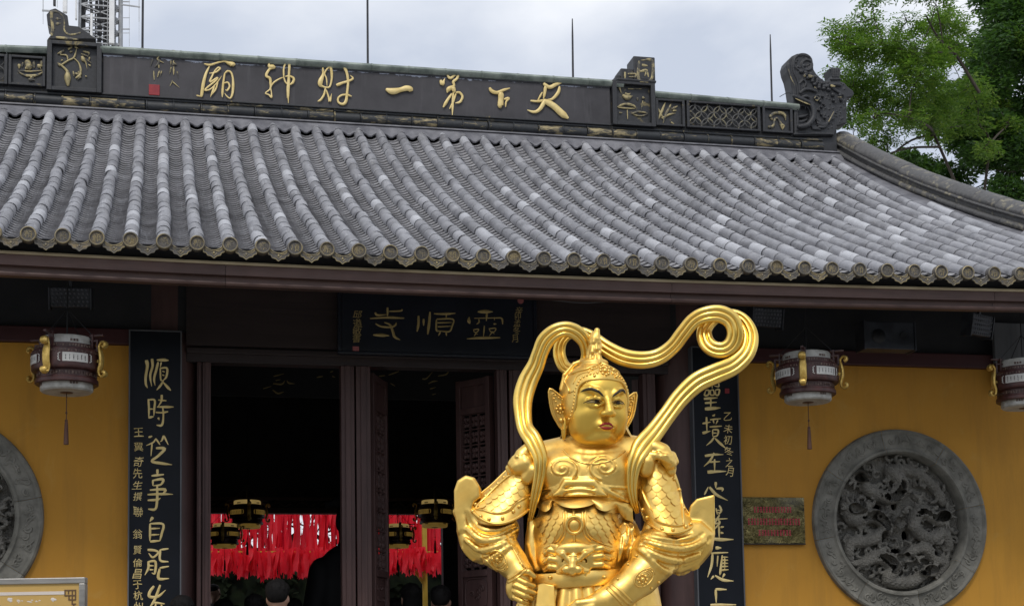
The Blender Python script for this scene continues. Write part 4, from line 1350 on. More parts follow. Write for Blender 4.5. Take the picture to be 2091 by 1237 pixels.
def couplet(x0, x1, label):
    t = thing("couplet_board", ((x0 + x1) / 2, YC, 1.0), label, "sign board", "couplet boards beside the doors")
    m = MB()
    n = 9; xs_ = np.linspace(x0 + .012, x1 - .012, n)
    yv = YC + .004 + .0 * xs_
    m.grid(np.array([[(x, y, .95), (x, y, 4.355)] for x, y in zip(xs_, yv)])[:, ::-1])
    m.box(x0 + .012, x1 - .012, YC + .006, YC + .03, .95, 4.355)
    b = obj("board", m, M_COUPLET, t, smooth=False)
    m = MB(); m.box(x0, x0 + .012, YC - .006, YC + .16, .94, 4.365); m.box(x1 - .012, x1, YC - .006, YC + .16, .94, 4.365); m.box(x0 + .012, x1 - .012, YC - .006, YC + .05, 4.355, 4.367)
    obj("edge_frame", m, M_GREYWOOD, t, smooth=False, bevel=.003)
    return t, b


C_ = (260, 720, 4.758)
Dd = (260, 950, 4.308)
tl, bl = couplet(.655, 1.066, "dark couplet board with gold characters between the lantern over it and the door post, seal hidden")
tl["label"] = "blue-black couplet board whose gold column starts with the character 順"
LEFT = [
    (C_, [[(185, 72, 30), (195, 130, 24), (178, 230, 22), (180, 300, 20), (196, 342, 18)], [(240, 58, 24), (245, 130, 20), (222, 220, 19), (236, 324, 15)], [(300, 90, 20), (280, 170, 20), (260, 250, 18), (270, 318, 14)], [(285, 70, 16), (350, 70, 24), (402, 74, 22)], [(330, 90, 14), (320, 140, 14)], [(320, 150, 15), (325, 258, 14), (345, 266, 14)], [(320, 150, 15), (385, 150, 17), (380, 230, 17), (345, 272, 14)], [(340, 178, 12), (365, 186, 14)], [(340, 214, 12), (362, 222, 14)], [(350, 272, 15), (320, 320, 18), (285, 362, 15)], [(350, 288, 15), (390, 332, 22), (422, 366, 22)]]),
    (C_, [[(205, 448, 18), (210, 540, 17), (208, 635, 17)], [(205, 455, 15), (265, 460, 17), (262, 540, 17), (258, 612, 15)], [(210, 545, 15), (262, 545, 14)], [(208, 628, 24), (256, 618, 22)], [(335, 408, 22), (330, 470, 16), (298, 522, 14)], [(300, 458, 14), (380, 465, 20)], [(288, 525, 14), (370, 525, 20), (450, 525, 20)], [(275, 577, 16), (340, 580, 16), (397, 570, 22)], [(345, 530, 16), (350, 620, 16), (335, 700, 20), (283, 702, 20)], [(300, 628, 20), (310, 652, 16)]]),
    (C_, [[(205, 820, 18), (242, 808, 26)], [(280, 830, 12), (250, 870, 14), (183, 900, 12)], [(240, 880, 16), (230, 1002, 14)], [(275, 830, 14), (318, 892, 22)], [(355, 803, 20), (335, 850, 14), (318, 862, 12)], [(355, 803, 16), (397, 892, 18)], [(278, 925, 22), (362, 930, 24), (300, 1000, 22), (238, 1052, 22), (330, 1072, 24), (434, 1086, 18)]]),
    (Dd, [[(265, 33, 22), (265, 92, 20)], [(213, 90, 18), (322, 78, 26)], [(225, 125, 16), (225, 177, 18)], [(225, 130, 16), (312, 120, 20), (296, 166, 16), (228, 177, 16)], [(198, 215, 16), (332, 210, 20), (300, 262, 16)], [(178, 255, 16), (290, 250, 18), (402, 252, 15)], [(178, 305, 16), (260, 300, 18), (292, 285, 14)], [(262, 170, 18), (262, 300, 20), (246, 382, 20), (183, 382, 24)]]),
    (Dd, [[(225, 453, 26), (198, 492, 18)], [(200, 510, 18), (200, 600, 18), (198, 662, 18)], [(200, 510, 16), (314, 515, 18), (302, 600, 18), (286, 662, 18)], [(205, 555, 16), (287, 550, 16)], [(205, 610, 16), (282, 605, 16)], [(200, 668, 22), (287, 660, 24)]]),
    (Dd, [[(178, 740, 20), (240, 745, 18), (272, 765, 16), (225, 807, 16), (188, 770, 16)], [(185, 840, 18), (185, 900, 18), (154, 962, 15)], [(185, 845, 16), (247, 845, 18), (242, 945, 16), (214, 942, 12)], [(195, 880, 14), (236, 880, 12)], [(195, 915, 14), (232, 915, 12)], [(290, 738, 20), (290, 832, 18), (362, 845, 22)], [(290, 740, 14), (362, 730, 22)], [(285, 905, 20), (276, 992, 22), (367, 992, 20)], [(285, 900, 16), (367, 885, 20)]]),
    (Dd, [[(235, 1058, 20), (198, 1110, 22), (198, 1152, 22), (270, 1150, 20), (337, 1093, 16)], [(290, 1048, 20), (240, 1180, 20), (195, 1250, 18)], [(222, 1202, 18), (328, 1215, 22)], [(250, 1215, 16), (240, 1300, 16)], [(300, 1220, 16), (310, 1290, 18), (350, 1295, 16)]]),
]
for o_, st in LEFT:
    char("character", st, *o_, YC, M_GOLDCHAR, bl, .3, 1.16)
for ch_, po_ in zip("王翼奇先生撰聯翁賢倫昌于杭州", [(283, 882), (283, 912), (283, 942), (281, 966), (281, 990), (281, 1013), (282, 1044), (281, 1090), (281, 1122), (281, 1148), (281, 1171), (281, 1193), (282, 1215), (282, 1238)]):
    obj("small_character", type_chars(MB(), ch_, [po_], 20, YC), M_GOLDCHAR, bl, smooth=False)

E5 = (1400, 770, 5.154)
F_ = (1400, 970, 4.631)
tr, br_ = couplet(5.318, 5.742, "x")
tr["label"] = "blue-black couplet board partly behind the statue, beside the small brass plate"
RIGHT = [
    (E5, [[(195, 55, 16), (280, 50, 18), (365, 55, 16)], [(280, 20, 16), (280, 115, 16)], [(205, 100, 14), (225, 80, 12)], [(210, 135, 14), (245, 138, 15), (240, 182, 15), (200, 188, 15), (212, 135, 14)], [(262, 135, 13), (262, 182, 13), (300, 182, 13), (292, 135, 13), (262, 135, 12)], [(315, 132, 13), (355, 130, 15), (345, 182, 15), (318, 182, 13), (315, 132, 12)], [(340, 40, 14), (350, 95, 14), (300, 90, 12)],
          [(193, 225, 26), (337, 214, 20)], [(203, 270, 22), (327, 262, 18)], [(265, 225, 18), (265, 320, 18)], [(203, 332, 30), (290, 325, 28), (368, 321, 20)]]),
    (E5, [[(178, 486, 18), (262, 470, 18)], [(220, 418, 20), (225, 572, 18)], [(178, 586, 28), (262, 565, 16)], [(293, 393, 34), (302, 410, 24)], [(258, 445, 14), (372, 434, 16)], [(290, 450, 14), (300, 487, 14)], [(340, 450, 14), (318, 492, 14)], [(253, 521, 16), (382, 512, 20)], [(285, 553, 14), (285, 622, 14)], [(285, 550, 14), (342, 555, 16), (332, 612, 14), (288, 622, 14)], [(290, 585, 12), (332, 585, 12)], [(300, 630, 16), (270, 672, 16), (217, 717, 12)], [(308, 640, 16), (362, 692, 22), (424, 747, 18)]]),
    (E5, [[(203, 826, 24), (300, 812, 20), (398, 812, 15)], [(300, 793, 18), (260, 872, 18), (192, 937, 15)], [(248, 890, 18), (362, 885, 18)], [(305, 860, 18), (305, 987, 18)], [(230, 996, 32), (330, 990, 22), (428, 988, 18)]]),
    (F_, [[(178, 182, 14), (215, 108, 18)], [(225, 110, 22), (292, 182, 22), (398, 236, 14)], [(285, 63, 24), (285, 120, 20)], [(290, 125, 16), (347, 125, 20), (345, 152, 14)]]),
    (F_, [[(288, 310, 14), (300, 372, 14)], [(318, 283, 16), (337, 330, 16), (312, 372, 14)], [(300, 330, 10), (330, 328, 10)], [(302, 352, 10), (328, 350, 10)], [(258, 415, 14), (397, 408, 14)], [(320, 375, 16), (278, 452, 14), (332, 440, 14)], [(302, 412, 12), (320, 452, 16), (253, 527, 12)], [(315, 480, 18), (318, 590, 20)], [(330, 490, 16), (362, 485, 20)], [(330, 540, 16), (357, 545, 22)], [(170, 570, 14), (222, 590, 18), (320, 605, 24), (453, 605, 18)]]),
    (F_, [[(283, 685, 30), (337, 685, 26)], [(243, 735, 16), (402, 728, 18)], [(255, 740, 20), (245, 850, 20), (208, 962, 16)], [(305, 758, 14), (298, 862, 12)], [(347, 753, 14), (330, 900, 18), (324, 942, 15)], [(345, 772, 12), (402, 772, 12)], [(340, 800, 14), (402, 800, 16)], [(340, 830, 14), (402, 830, 16)], [(340, 862, 14), (402, 858, 16)], [(335, 896, 16), (407, 890, 16)], [(370, 775, 12), (370, 892, 12)], [(268, 950, 18), (238, 982, 15)], [(278, 945, 16), (352, 987, 22), (453, 998, 17)], [(370, 928, 20), (348, 967, 16)]]),
    (F_, [[(285, 1078, 22), (290, 1202, 20)], [(283, 1075, 22), (388, 1078, 22)], [(235, 1224, 24), (478, 1222, 24)]]),
]
for o_, st in RIGHT:
    char("character", st, *o_, YC, M_GOLDCHAR, br_, .3, 1.16)
for ch_, po_ in zip("乙未初冬之月", [(1486, 850), (1487, 875), (1486, 898), (1488, 921), (1489, 944), (1490, 963)]):
    obj("small_character", type_chars(MB(), ch_, [po_], 18, YC), M_GOLDCHAR, br_, smooth=False)
p, q = at(1480, 793, YC), at(1489, 803, YC)
obj("seal", MB().box(p[0], q[0], YC - .004, YC, q[2], p[2]), M_RED, br_, smooth=False)

# the name plaque over the middle door
YP = 1.40
tp = thing("name_plaque", (3.13, YP, 4.2), "dark blue name plaque with three gold characters hung over the middle door", "plaque")
x0, x1 = at(690, 660, YP)[0], at(1096, 660, YP)[0]
bp = obj("board", MB().box(x0 + .03, x1 - .03, YP + .003, YP + .04, 4.24, 4.84), M_BLUEDK, tp, smooth=False)
m = MB(); m.box(x0, x1, YP - .01, YP + .05, 4.212, 4.238); m.box(x0, x0 + .028, YP - .01, YP + .05, 4.24, 4.84); m.box(x1 - .028, x1, YP - .01, YP + .05, 4.24, 4.84)
obj("plaque_frame", m, M_BLUEDK, tp, smooth=False, bevel=.006)
Gq = (700, 600, 5.362)
PLQ = [
    [[(490, 148, 28), (490, 262, 26)], [(353, 203, 24), (380, 230, 24), (482, 225, 18)], [(508, 190, 18), (630, 185, 20), (652, 168, 30)], [(298, 268, 18), (480, 256, 26), (674, 265, 32)], [(358, 325, 18), (420, 355, 22), (520, 362, 22), (570, 345, 22), (587, 313, 24)], [(453, 310, 15), (520, 340, 24), (550, 420, 28), (570, 470, 28), (628, 502, 24)], [(333, 448, 24), (420, 450, 36), (508, 456, 28)]],
    [[(830, 238, 28), (828, 330, 30), (812, 412, 32)], [(885, 273, 28), (885, 347, 30)], [(955, 198, 28), (945, 320, 32), (929, 443, 40)], [(998, 215, 18), (1110, 218, 26), (1233, 211, 26)], [(1135, 225, 16), (1130, 272, 14)], [(1025, 283, 20), (1025, 392, 22), (1062, 407, 20)], [(1028, 275, 20), (1203, 275, 20), (1197, 352, 20), (1162, 410, 20), (1050, 402, 20)], [(1035, 315, 20), (1192, 312, 20)], [(1038, 358, 20), (1192, 352, 20)], [(1070, 410, 22), (1048, 457, 20)], [(1130, 410, 22), (1136, 458, 26)]],
    [[(1478, 195, 26), (1560, 192, 40), (1642, 195, 26)], [(1578, 210, 28), (1571, 297, 24)], [(1385, 253, 16), (1380, 290, 36), (1392, 326, 36)], [(1438, 266, 12), (1660, 262, 14), (1740, 268, 20), (1750, 332, 24)], [(1490, 275, 14), (1490, 310, 16), (1463, 332, 14)], [(1660, 253, 12), (1660, 290, 10)], [(1650, 328, 24), (1682, 328, 22)], [(1428, 390, 14), (1487, 385, 14), (1470, 415, 12), (1440, 415, 12), (1430, 390, 12)], [(1465, 420, 12), (1438, 462, 12)], [(1450, 425, 12), (1477, 442, 12)], [(1598, 380, 14), (1672, 375, 14), (1660, 412, 12), (1620, 412, 12), (1600, 380, 12)], [(1640, 410, 14), (1603, 462, 12)], [(1630, 415, 12), (1662, 437, 14)], [(1550, 348, 18), (1540, 467, 22)], [(1358, 490, 16), (1500, 480, 28), (1723, 478, 32)]],
]
for st in PLQ:
    char("character", st, *Gq, YP, M_GOLDDIM, bp, .4, .95)
for ch_, po_ in zip("邱遒敏書辛卯孟冬月", [(730, 642), (730, 660), (729, 676), (728, 691), (1060, 634), (1057, 645), (1056, 660), (1055, 675), (1051, 691)]):
    obj("small_character", type_chars(MB(), ch_, [po_], 18 if po_[0] < 900 else 15, YP), M_GOLDDIM, bp, smooth=False)
p, q = at(720, 707, YP), at(733, 719, YP)
obj("seal", MB().box(p[0], q[0], YP - .003, YP, q[2], p[2]), M_PINKSEAL, bp, smooth=False)
c = at(1063, 614, YP)
m = MB(); m.lathe([(0, -.004), (.026, -.004), (.026, .001)], (c[0], YP, c[2]), 14, "y")
obj("seal", m, M_PINKSEAL, bp, smooth=False)

# an old board deep inside, only the feet of its characters show below the lintel
YI = 4.6
ti = thing("inner_board", (3.0, YI, 4.2), "unlit old board with faint gilded characters high inside the dark hall", "plaque")
bi = obj("board", MB().box(1.0, 5.2, YI + .004, YI + .05, 4.42, 5.3), M_DARK, ti, smooth=False)
m = MB()
brush(m, [[(1040, 990, 14), (1140, 965, 14)], [(1060, 1030, 12), (1110, 1020, 12)], [(1035, 1060, 14), (1120, 1065, 16), (1150, 1030, 12)], [(1030, 1120, 14), (1080, 1155, 16), (1140, 1140, 14)], [(940, 1110, 10), (1020, 1085, 12)], [(1170, 1030, 10), (1190, 1055, 16), (1245, 1062, 12)], [(1500, 910, 14), (1530, 900, 10)], [(1460, 1000, 12), (1520, 990, 16)], [(1590, 950, 12), (1620, 940, 14)], [(1610, 990, 14), (1640, 1000, 10)]], 340, 560, 4.758, YI, .4)
brush(m, [[(690, 245, 14), (755, 240, 18)], [(790, 235, 12), (900, 195, 18)], [(810, 320, 10), (860, 350, 14)], [(1145, 275, 16), (1190, 270, 14), (1255, 200, 10)], [(1210, 325, 12), (1260, 300, 14), (1310, 298, 10)], [(1225, 380, 14), (1290, 362, 12)], [(1250, 440, 12), (1290, 430, 12)], [(1310, 245, 12), (1400, 225, 14), (1428, 175, 10)]], 640, 720, 5.153, YI, .4)
obj("faint_strokes", m, M_GOLDDIM, bi, kind="stuff")

# ------------------------------------------------------------------ drum lanterns under the eaves
M_LPAPER = simple("white_lantern_shade", (0.44, 0.43, 0.41), (0.58, 0.58, 0.565), 0.5, 0, 10, 0.05)
M_LSHADE = simple("soiled_lantern_shade", (0.30, 0.29, 0.265), (0.50, 0.50, 0.475), 0.5, 0, 14, 0.05)
M_LWOOD = simple("carved_maroon_lantern_frame", (0.035, 0.012, 0.012), (0.075, 0.027, 0.025), 0.42, 0, 20, 0.3)
M_LFRET = simple("fretted_lantern_band", (0.05, 0.022, 0.018), (0.20, 0.14, 0.11), 0.5, 0, 60, 0.3, lo=.45, hi=.6)
M_LGOLD = simple("gilded_lantern_fitting", (0.55, 0.36, 0.08), (0.78, 0.55, 0.17), 0.35, 0.6, 30, 0.5)
M_INK = simple("black_ink", (0.015, 0.015, 0.016), None, 0.7, 0, 10, 0)
M_TASSEL = simple("brown_tassel", (0.05, 0.02, 0.015), (0.09, 0.04, 0.025), 0.8, 0, 40, 0.4, stretch=(1, 1, .1))


def glow(name, col, e):
    t = NT(name); n = t.noise(9, 4); c = t.ramp(n, [(.3, tuple(x * .7 for x in col)), (.7, col)])
    t.set("Base Color", c); t.set("Emission Color", c); t.set("Emission Strength", e); t.set("Roughness", .6)
    return t.m


M_LGLOW = glow("emissive_lantern_shade", (0.55, 0.38, 0.13), 0.42)  # emission stands in for daylight passing through from behind
M_LGLOW2 = glow("emissive_lantern_panel", (0.34, 0.21, 0.045), 0.30)  # dimmer emission, the same stand-in for light from behind


def lantern(loc, label, cord, shade, panel, rot=0.0, k=1.0, group=None, tassel=.1):
    """origin at the middle of the bottom disc"""
    t = thing("drum_lantern", loc, label, "lantern", group)
    F = Matrix.Translation(Vector(loc)) @ Matrix.Rotation(rot, 4, "Z") @ Matrix.Scale(k, 4)
    Fs = Matrix.Translation(Vector(loc)) @ Matrix.Rotation(rot, 4, "Z")

    def o(name, m, mat, parent=t, **kw):
        for i in range(len(m.v)):
            m.v[i] = m.v[i] * k
        return obj(name, m, mat, parent, frame=Fs, **kw)
    m = MB(); m.lathe([(.04, .006), (.04, .0), (.178, .0), (.19, .012), (.19, .075)], seg=40)
    o("lower_shade", m, shade if shade is M_LSHADE else panel)
    m = MB(); m.lathe([(.0, .012), (.047, .012), (.047, -.002), (.043, -.004), (.0, -.004)], seg=20)
    o("bottom_plate", m, M_LWOOD)
    m = MB(); m.lathe([(.195, .32), (.195, .385), (.185, .40), (.02, .402)], seg=40)
    o("upper_shade", m, shade)
    m = MB(); m.lathe([(.19, .055), (.220, .052), (.228, .058), (.228, .084), (.222, .092), (.213, .092), (.213, .14), (.246, .145), (.252, .152), (.254, .165), (.252, .285), (.246, .295), (.215, .30), (.213, .335), (.196, .34)], seg=48)
    for q in range(4):                                           # fretted corner brackets above the drum
        a = q * math.pi / 2
        M = Matrix.Rotation(a, 4, "Z")
        for (x0, x1, z0, z1) in ((.195, .262, .36, .372), (.25, .262, .29, .36), (.215, .225, .30, .36), (.19, .262, .285, .30)):
            m.box(x0, x1, -.016, .016, z0, z1, M=M)
        m.box(.19, .30, -.011, .011, .40, .412, M=M); m.box(.212, .224, -.02, .02, .30, .415, M=M)
    fr = o("frame", m, M_LWOOD)
    m = MB()
    for z, r, n, h in ((.117, .2145, 60, .011), (.318, .2145, 60, .009), (.27, .2535, 64, .007), (.185, .2555, 0, .004)):
        for q in range(n):
            a = 2 * math.pi * q / n
            m.box(r - .003, r + .003, -.006, .006, z - h, z + h, M=Matrix.Rotation(a, 4, "Z"))
    o("fret_band", m, M_LFRET, fr, smooth=False, kind="stuff")
    for q in range(4):
        a0 = q * math.pi / 2
        aa = np.linspace(a0 + D2R(24), a0 + D2R(66), 12)
        m = MB()
        m.grid(np.array([[(r * math.cos(a), r * math.sin(a), z) for r, z in ((.2545, .186), (.2575, .188), (.2575, .252), (.2545, .254))] for a in aa])[:, ::-1])
        for s_ in (-1, 1):                                        # scrolled ends of the panel
            ac = a0 + math.pi / 4 + s_ * D2R(25)
            m.tube(smooth_path([(.2575 * math.cos(ac + s_ * x), .2575 * math.sin(ac + s_ * x), z) for x, z in ((-.01, .19), (.05, .20), (.03, .213), (.06, .22), (.03, .227), (.05, .24), (-.01, .25))], 3), .004, 5)
        pn = o("inscribed_panel", m, panel)
        m = MB()
        for j in range(6):
            a = a0 + D2R(29 + j * 6.4); h = random.uniform(.012, .022); zc = .22
            z = zc + h
            while z > zc - h:
                w = random.uniform(.002, .0042)
                m.box(.2572, .2586, -w, w, z - random.uniform(.002, .006), z, M=Matrix.Rotation(a + random.uniform(-.006, .006), 4, "Z"))
                z -= random.uniform(.005, .008)
        o("ink_writing", m, M_INK, pn, smooth=False)
        # gilded S fitting
        m = MB()
        P = smooth_path([(.300, 0, .318), (.318, 0, .330), (.312, 0, .350), (.288, 0, .352), (.270, 0, .325), (.275, 0, .29), (.284, 0, .24), (.282, 0, .19), (.270, 0, .15), (.272, 0, .115), (.292, 0, .098), (.314, 0, .108), (.316, 0, .126), (.302, 0, .132)], 4)
        R = np.interp(np.linspace(0, 1, len(P)), [0, .12, .3, .42, .6, .72, .9, 1], [.016, .015, .010, .015, .015, .009, .015, .015])
        m.tube(P, R, 8, flat=(1, 0, 2.0))
        M = Matrix.Rotation(a0, 4, "Z"); m.v[0] = xf(m.v[0], M)
        m.box(.25, .275, -.008, .008, .205, .225, M=M)
        o("gilt_fitting", m, M_LGOLD)
    for i in range(10):
        a = random.uniform(0, 6.28)
    m = MB()
    for z, r in ((.045, .1908), (.358, .1958)):
        for q in range(4):
            for j in range(3):
                a = q * math.pi / 2 + .7 + j * .11; m.box(r, r + .001, -.008, .008, z - .009, z + .009, M=Matrix.Rotation(a, 4, "Z"))
    o("ink_mark", m, M_LFRET, smooth=False, kind="stuff")
    m = MB(); m.tube([(0, 0, .40), (0, 0, .40 + cord / k)], .005, 6)
    for q in range(4):
        a = q * math.pi / 2; m.tube([(.215 * math.cos(a), .215 * math.sin(a), .405), (0, 0, .405 + min(.22, cord / k * .5))], .003, 5)
    o("hanging_cord", m, M_BLACK)
    if tassel:
        m = MB(); m.tube([(0, 0, -.004), (0, 0, -.21)], .0035, 6); m.sphere((0, 0, -.15), (.008, .008, .012)); m.sphere((0, 0, -.21), (.012, .012, .014))
        m.lathe([(.004, -.205), (.012, -.225), (.0135, -.25), (.019, -.385), (.0, -.388)], seg=14)
        o("tassel", m, M_TASSEL)
    return t


YL = .7
p = at(136, 800, YL); lantern((p[0], YL, p[2] - .005), "maroon drum lantern with white shades hanging before the ochre wall over the yellow notice board", .62, M_LSHADE, M_LPAPER, D2R(-118), 1.0, "drum lanterns under the eaves")
p = at(1650, 820, YL); lantern((p[0], YL, p[2] - .005), "maroon drum lantern with white shades hanging above the small brass plate", .60, M_LSHADE, M_LPAPER, D2R(-120), 1.0, "drum lanterns under the eaves")
p = at(2092, 832, YL); lantern((p[0], YL, p[2] - .005), "maroon drum lantern half cut off by the picture edge", .60, M_LSHADE, M_LPAPER, D2R(-178), 1.0, "drum lanterns under the eaves")
for (px, py, Y, k, lab) in ((505, 1078, 8.2, .84, "golden backlit lantern in the hall, higher of the pair by the door post"),
                            (459, 1118, 7.4, .70, "golden backlit lantern inside the hall, lower one touching the door post"),
                            (888, 1076, 8.2, .84, "golden backlit lantern inside the hall nearest the statue's raised sleeve"),
                            (812, 1118, 7.4, .70, "golden backlit lantern in the hall half hidden by the carved door leaf")):
    p = at(px, py, Y); lantern((p[0], Y, p[2]), lab, 1.1, M_LGLOW, M_LGLOW2, D2R(-100 + px % 17), k, "backlit lanterns inside the hall", .1)

# ------------------------------------------------------------------ fittings under the eaves
def floodlight(px0, py0, px1, py1, Y, label, tilt):
    a, b = at(px0, py0, Y), at(px1, py1, Y)
    w, h = b[0] - a[0], a[2] - b[2]; c = (a + b) / 2
    t = thing("perforated_lamp", tuple(c), label, "lamp", "perforated lamps under the eaves")
    F = Matrix.Translation(Vector(c)) @ Matrix.Rotation(D2R(tilt), 4, "Z") @ Matrix.Rotation(D2R(12), 4, "X")
    m = MB(); m.box(-w / 2, w / 2, 0, .10, -h / 2, h / 2); m.box(-w / 2 - .012, -w / 2, -.012, .11, -h / 2 - .02, h / 2); m.box(w / 2, w / 2 + .012, -.012, .11, -h / 2 - .02, h / 2)
    m.bar((0, .05, h / 2), (0, .05, h / 2 + .25), .025)
    obj("housing", m, M_SPEAKER, t, frame=F, smooth=False, bevel=.004)
    m = MB(); nx, nz = 9, 5
    for i in range(nx):
        for j in range(nz):
            m.sphere((-w / 2 + w * (i + .5 + .25 * (j % 2)) / (nx + .3), -.004, -h / 2 + h * (j + .5) / nz), (w / nx * .3, .006, h / nz * .3), 6, 4)
    obj("lens_grid", m, M_LENS, t, frame=F)


M_LENS = simple("dull_lamp_lens", (0.05, 0.055, 0.07), (0.11, 0.115, 0.14), 0.3, 0.3, 10, 0)
floodlight(102, 586, 184, 628, .9, "dark perforated lamp under the eaves directly above a drum lantern, by the couplet board", -4)
floodlight(1536, 628, 1600, 668, .9, "dark perforated lamp under the eaves beside the curl of the statue's golden ribbon", 8)
floodlight(1975, 642, 2036, 686, .9, "dark perforated lamp under the eaves near the grey panel, above the cut-off lantern", 24)
a, b = at(1766, 655, .95), at(1868, 714, .95)
t = thing("black_loudspeaker", ((a[0] + b[0]) / 2, .95, b[2]), "wide black loudspeaker box under the eaves between two perforated lamps", "loudspeaker")
obj("cabinet", MB().box(a[0], b[0], .95, 1.12, b[2], a[2]).box(a[0] - .015, a[0], .94, 1.12, b[2] - .01, a[2] + .01).box(b[0], b[0] + .015, .94, 1.12, b[2] - .01, a[2] + .01), M_SPEAKER, t, smooth=False, bevel=.006)
m = MB(); m.lathe([(0, -.015), (.05, -.012), (.062, -.004), (.062, .002)], (a[0] + .12, .948, (a[2] + b[2]) / 2 - .01), 20, "y")
obj("driver", m, M_BLACK, t)
m = MB(); m.lathe([(0, -.004), (.03, -.006), (.035, .002)], (b[0] - .1, .948, (a[2] + b[2]) / 2), 16, "y")
obj("driver", m, M_BLACK, t)
P = smooth_path([tuple(at(1085, 606, .3)), tuple(at(1140, 614, .34)), tuple(at(1195, 618, .36)), tuple(at(1245, 615, .34)), tuple(at(1290, 609, .3))], 6)
m = MB(); m.tube(P, .0045, 6)
obj("slack_cable", m, simple("grey_cable", (.10, .10, .11), None, .5), None, label="thin grey cable sagging under the fascia above the golden ribbon", cat="cable")

# brass plate on the wall
def brass():
    t = NT("film_covered_brass")
    n = t.noise(5, 4, .6, 1.5); n2 = t.noise(14, 4, .6, 1.0)
    t.set("Base Color", t.ramp(n, [(.35, (.10, .085, .03)), (.65, (.24, .20, .085))]))
    t.set("Metallic", .9); t.set("Roughness", t.ramp(n2, [(.3, (.12,)), (.7, (.38,))]))
    t.set("Coat Weight", .8); t.set("Coat Roughness", .05)
    t.bump(t.math("ADD", n, n2), 1.0, .05)
    return t.m


YB = 1.468
a, b = at(1513, 1014, YB), at(1645, 1109, YB)
t = thing("brass_plate", ((a[0] + b[0]) / 2, YB, b[2]), "small brass wall plate under crumpled clear film with three lines of red lettering", "wall plate")
pb_ = obj("plate", MB().box(a[0], b[0], YB, 1.497, b[2], a[2]), brass(), t, smooth=False, bevel=.004)
m = MB(); m.box(a[0] - .008, a[0], YB - .004, 1.499, b[2] - .008, a[2] + .012); m.box(a[0], b[0], YB - .004, 1.499, b[2] - .008, b[2])
obj("plate_edge", m, M_BLACK, t, smooth=False)
m = MB(); rr = random.Random(3)
W_, H_ = b[0] - a[0], a[2] - b[2]
for row, (u0, u1, v) in enumerate(((.19, .80, .27), (.09, .93, .53), (.25, .78, .77))):
    n = int((u1 - u0) * 22)
    for q in range(n):
        uc = u0 + (u1 - u0) * (q + .5) / n; cx = a[0] + uc * W_; cz = a[2] - v * H_; w = W_ * (u1 - u0) / n * .36; h = .024 if row != 1 else .028
        for s_ in range(3):
            zz = cz + h * (s_ - 1) * .8; m.box(cx - w * rr.uniform(.6, 1), cx + w * rr.uniform(.6, 1), YB - .0015, YB, zz - .0042, zz + .0042)
        xx = cx + rr.uniform(-.5, .5) * w; m.box(xx - .0032, xx + .0032, YB - .0017, YB, cz - h, cz + h)
obj("red_lettering", m, simple("red_print", (.42, .02, .05), None, .5), pb_, smooth=False, kind="stuff")

# ------------------------------------------------------------------ the yellow notice board close by
def panel_paint():
    t = NT("weathered_yellow_panel")
    n = t.noise(3, 6, .65); n2 = t.noise(9, 6, .7, .6)
    b_ = t.ramp(n, [(.3, (.50, .31, .085)), (.7, (.60, .40, .13))])
    b_ = t.mix(t.ramp(n2, [(.62, (0,)), (.72, (.7,))]), b_, (.66, .52, .30))
    t.set("Base Color", b_); t.set("Roughness", .5); t.bump(n2, .1, .003)
    return t.m


M_STEEL = simple("scuffed_steel_frame", (.20, .19, .18), (.42, .41, .39), .4, .5, 9, .2, stretch=(.2, 1, 1))
YN = -5.2
pr_, pl_ = at(175, 1178, YN), at(0, 1187, YN)
ang = math.atan2(-.13, .36)
c = Vector(pr_)
F = Matrix.Translation((c.x, c.y, c.z)) @ Matrix.Rotation(D2R(-13), 4, "Z")
t = thing("notice_board", (c.x - .6, c.y + .15, 0.0), "yellow notice board in a scuffed steel frame with a fret-patterned corner", "notice board")
BW, BH = 1.15, .85
m = MB(); m.box(-BW, 0, -.012, .03, -.022, 0); m.box(-.022, 0, -.012, .03, -BH, -.0221); m.box(-BW, -BW + .022, -.012, .03, -BH, -.0221); m.box(-BW + .022, -.022, -.012, .03, -BH, -BH + .022)
for x in (-.16, -BW + .16):
    m.box(x - .02, x + .02, .03, .07, -c.z, -.05)
obj("frame", m, M_STEEL, t, frame=F, smooth=False, bevel=.003)
pn = obj("panel", MB().box(-BW + .0221, -.0221, -.004, .02, -BH + .0221, -.0221), panel_paint(), t, frame=F, smooth=False)
m = MB()
m.box(-BW + .03, -.075, -.0058, -.004, -.062, -.050)
M_WHT = simple("white_border_line", (.62, .55, .50), (.7, .64, .58), .6)
obj("border_line", m, M_WHT, pn, frame=F, smooth=False)
m = MB(); w = .0022; y0, y1 = -.0064, -.004


def fret(x0, z0, x1, z1):
    m.box(min(x0, x1) - w, max(x0, x1) + w, y0 + random.uniform(0, .0004), y1, min(z0, z1) - w, max(z0, z1) + w)


for s_ in ((-.075, -.047, -.036, -.047), (-.036, -.047, -.036, -.082), (-.075, -.047, -.075, -.066), (-.075, -.066, -.048, -.066), (-.048, -.047, -.048, -.098), (-.062, -.047, -.062, -.058), (-.036, -.082, -.060, -.082), (-.060, -.066, -.060, -.082), (-.048, -.098, -.036, -.098), (-.042, -.098, -.042, -.60), (-.048, -.066, -.036, -.066)):
    fret(*s_)
obj("fret_corner", m, simple("dark_fret_print", (.12, .065, .03), None, .6), pn, frame=F, smooth=False)
m = MB(); rr = random.Random(4)
for q in range(2):
    x, z = -.115 - .165 * q, -.078
    m = MB()
    for j in range(4):
        m.sphere((x + rr.uniform(-.006, .006), -.0042, z + rr.uniform(-.005, .005)), (rr.uniform(.003, .008), .0010, rr.uniform(.003, .007)), 8, 5)
    obj("chipped_patch", m, M_WHT, pn, frame=F)
m = MB()
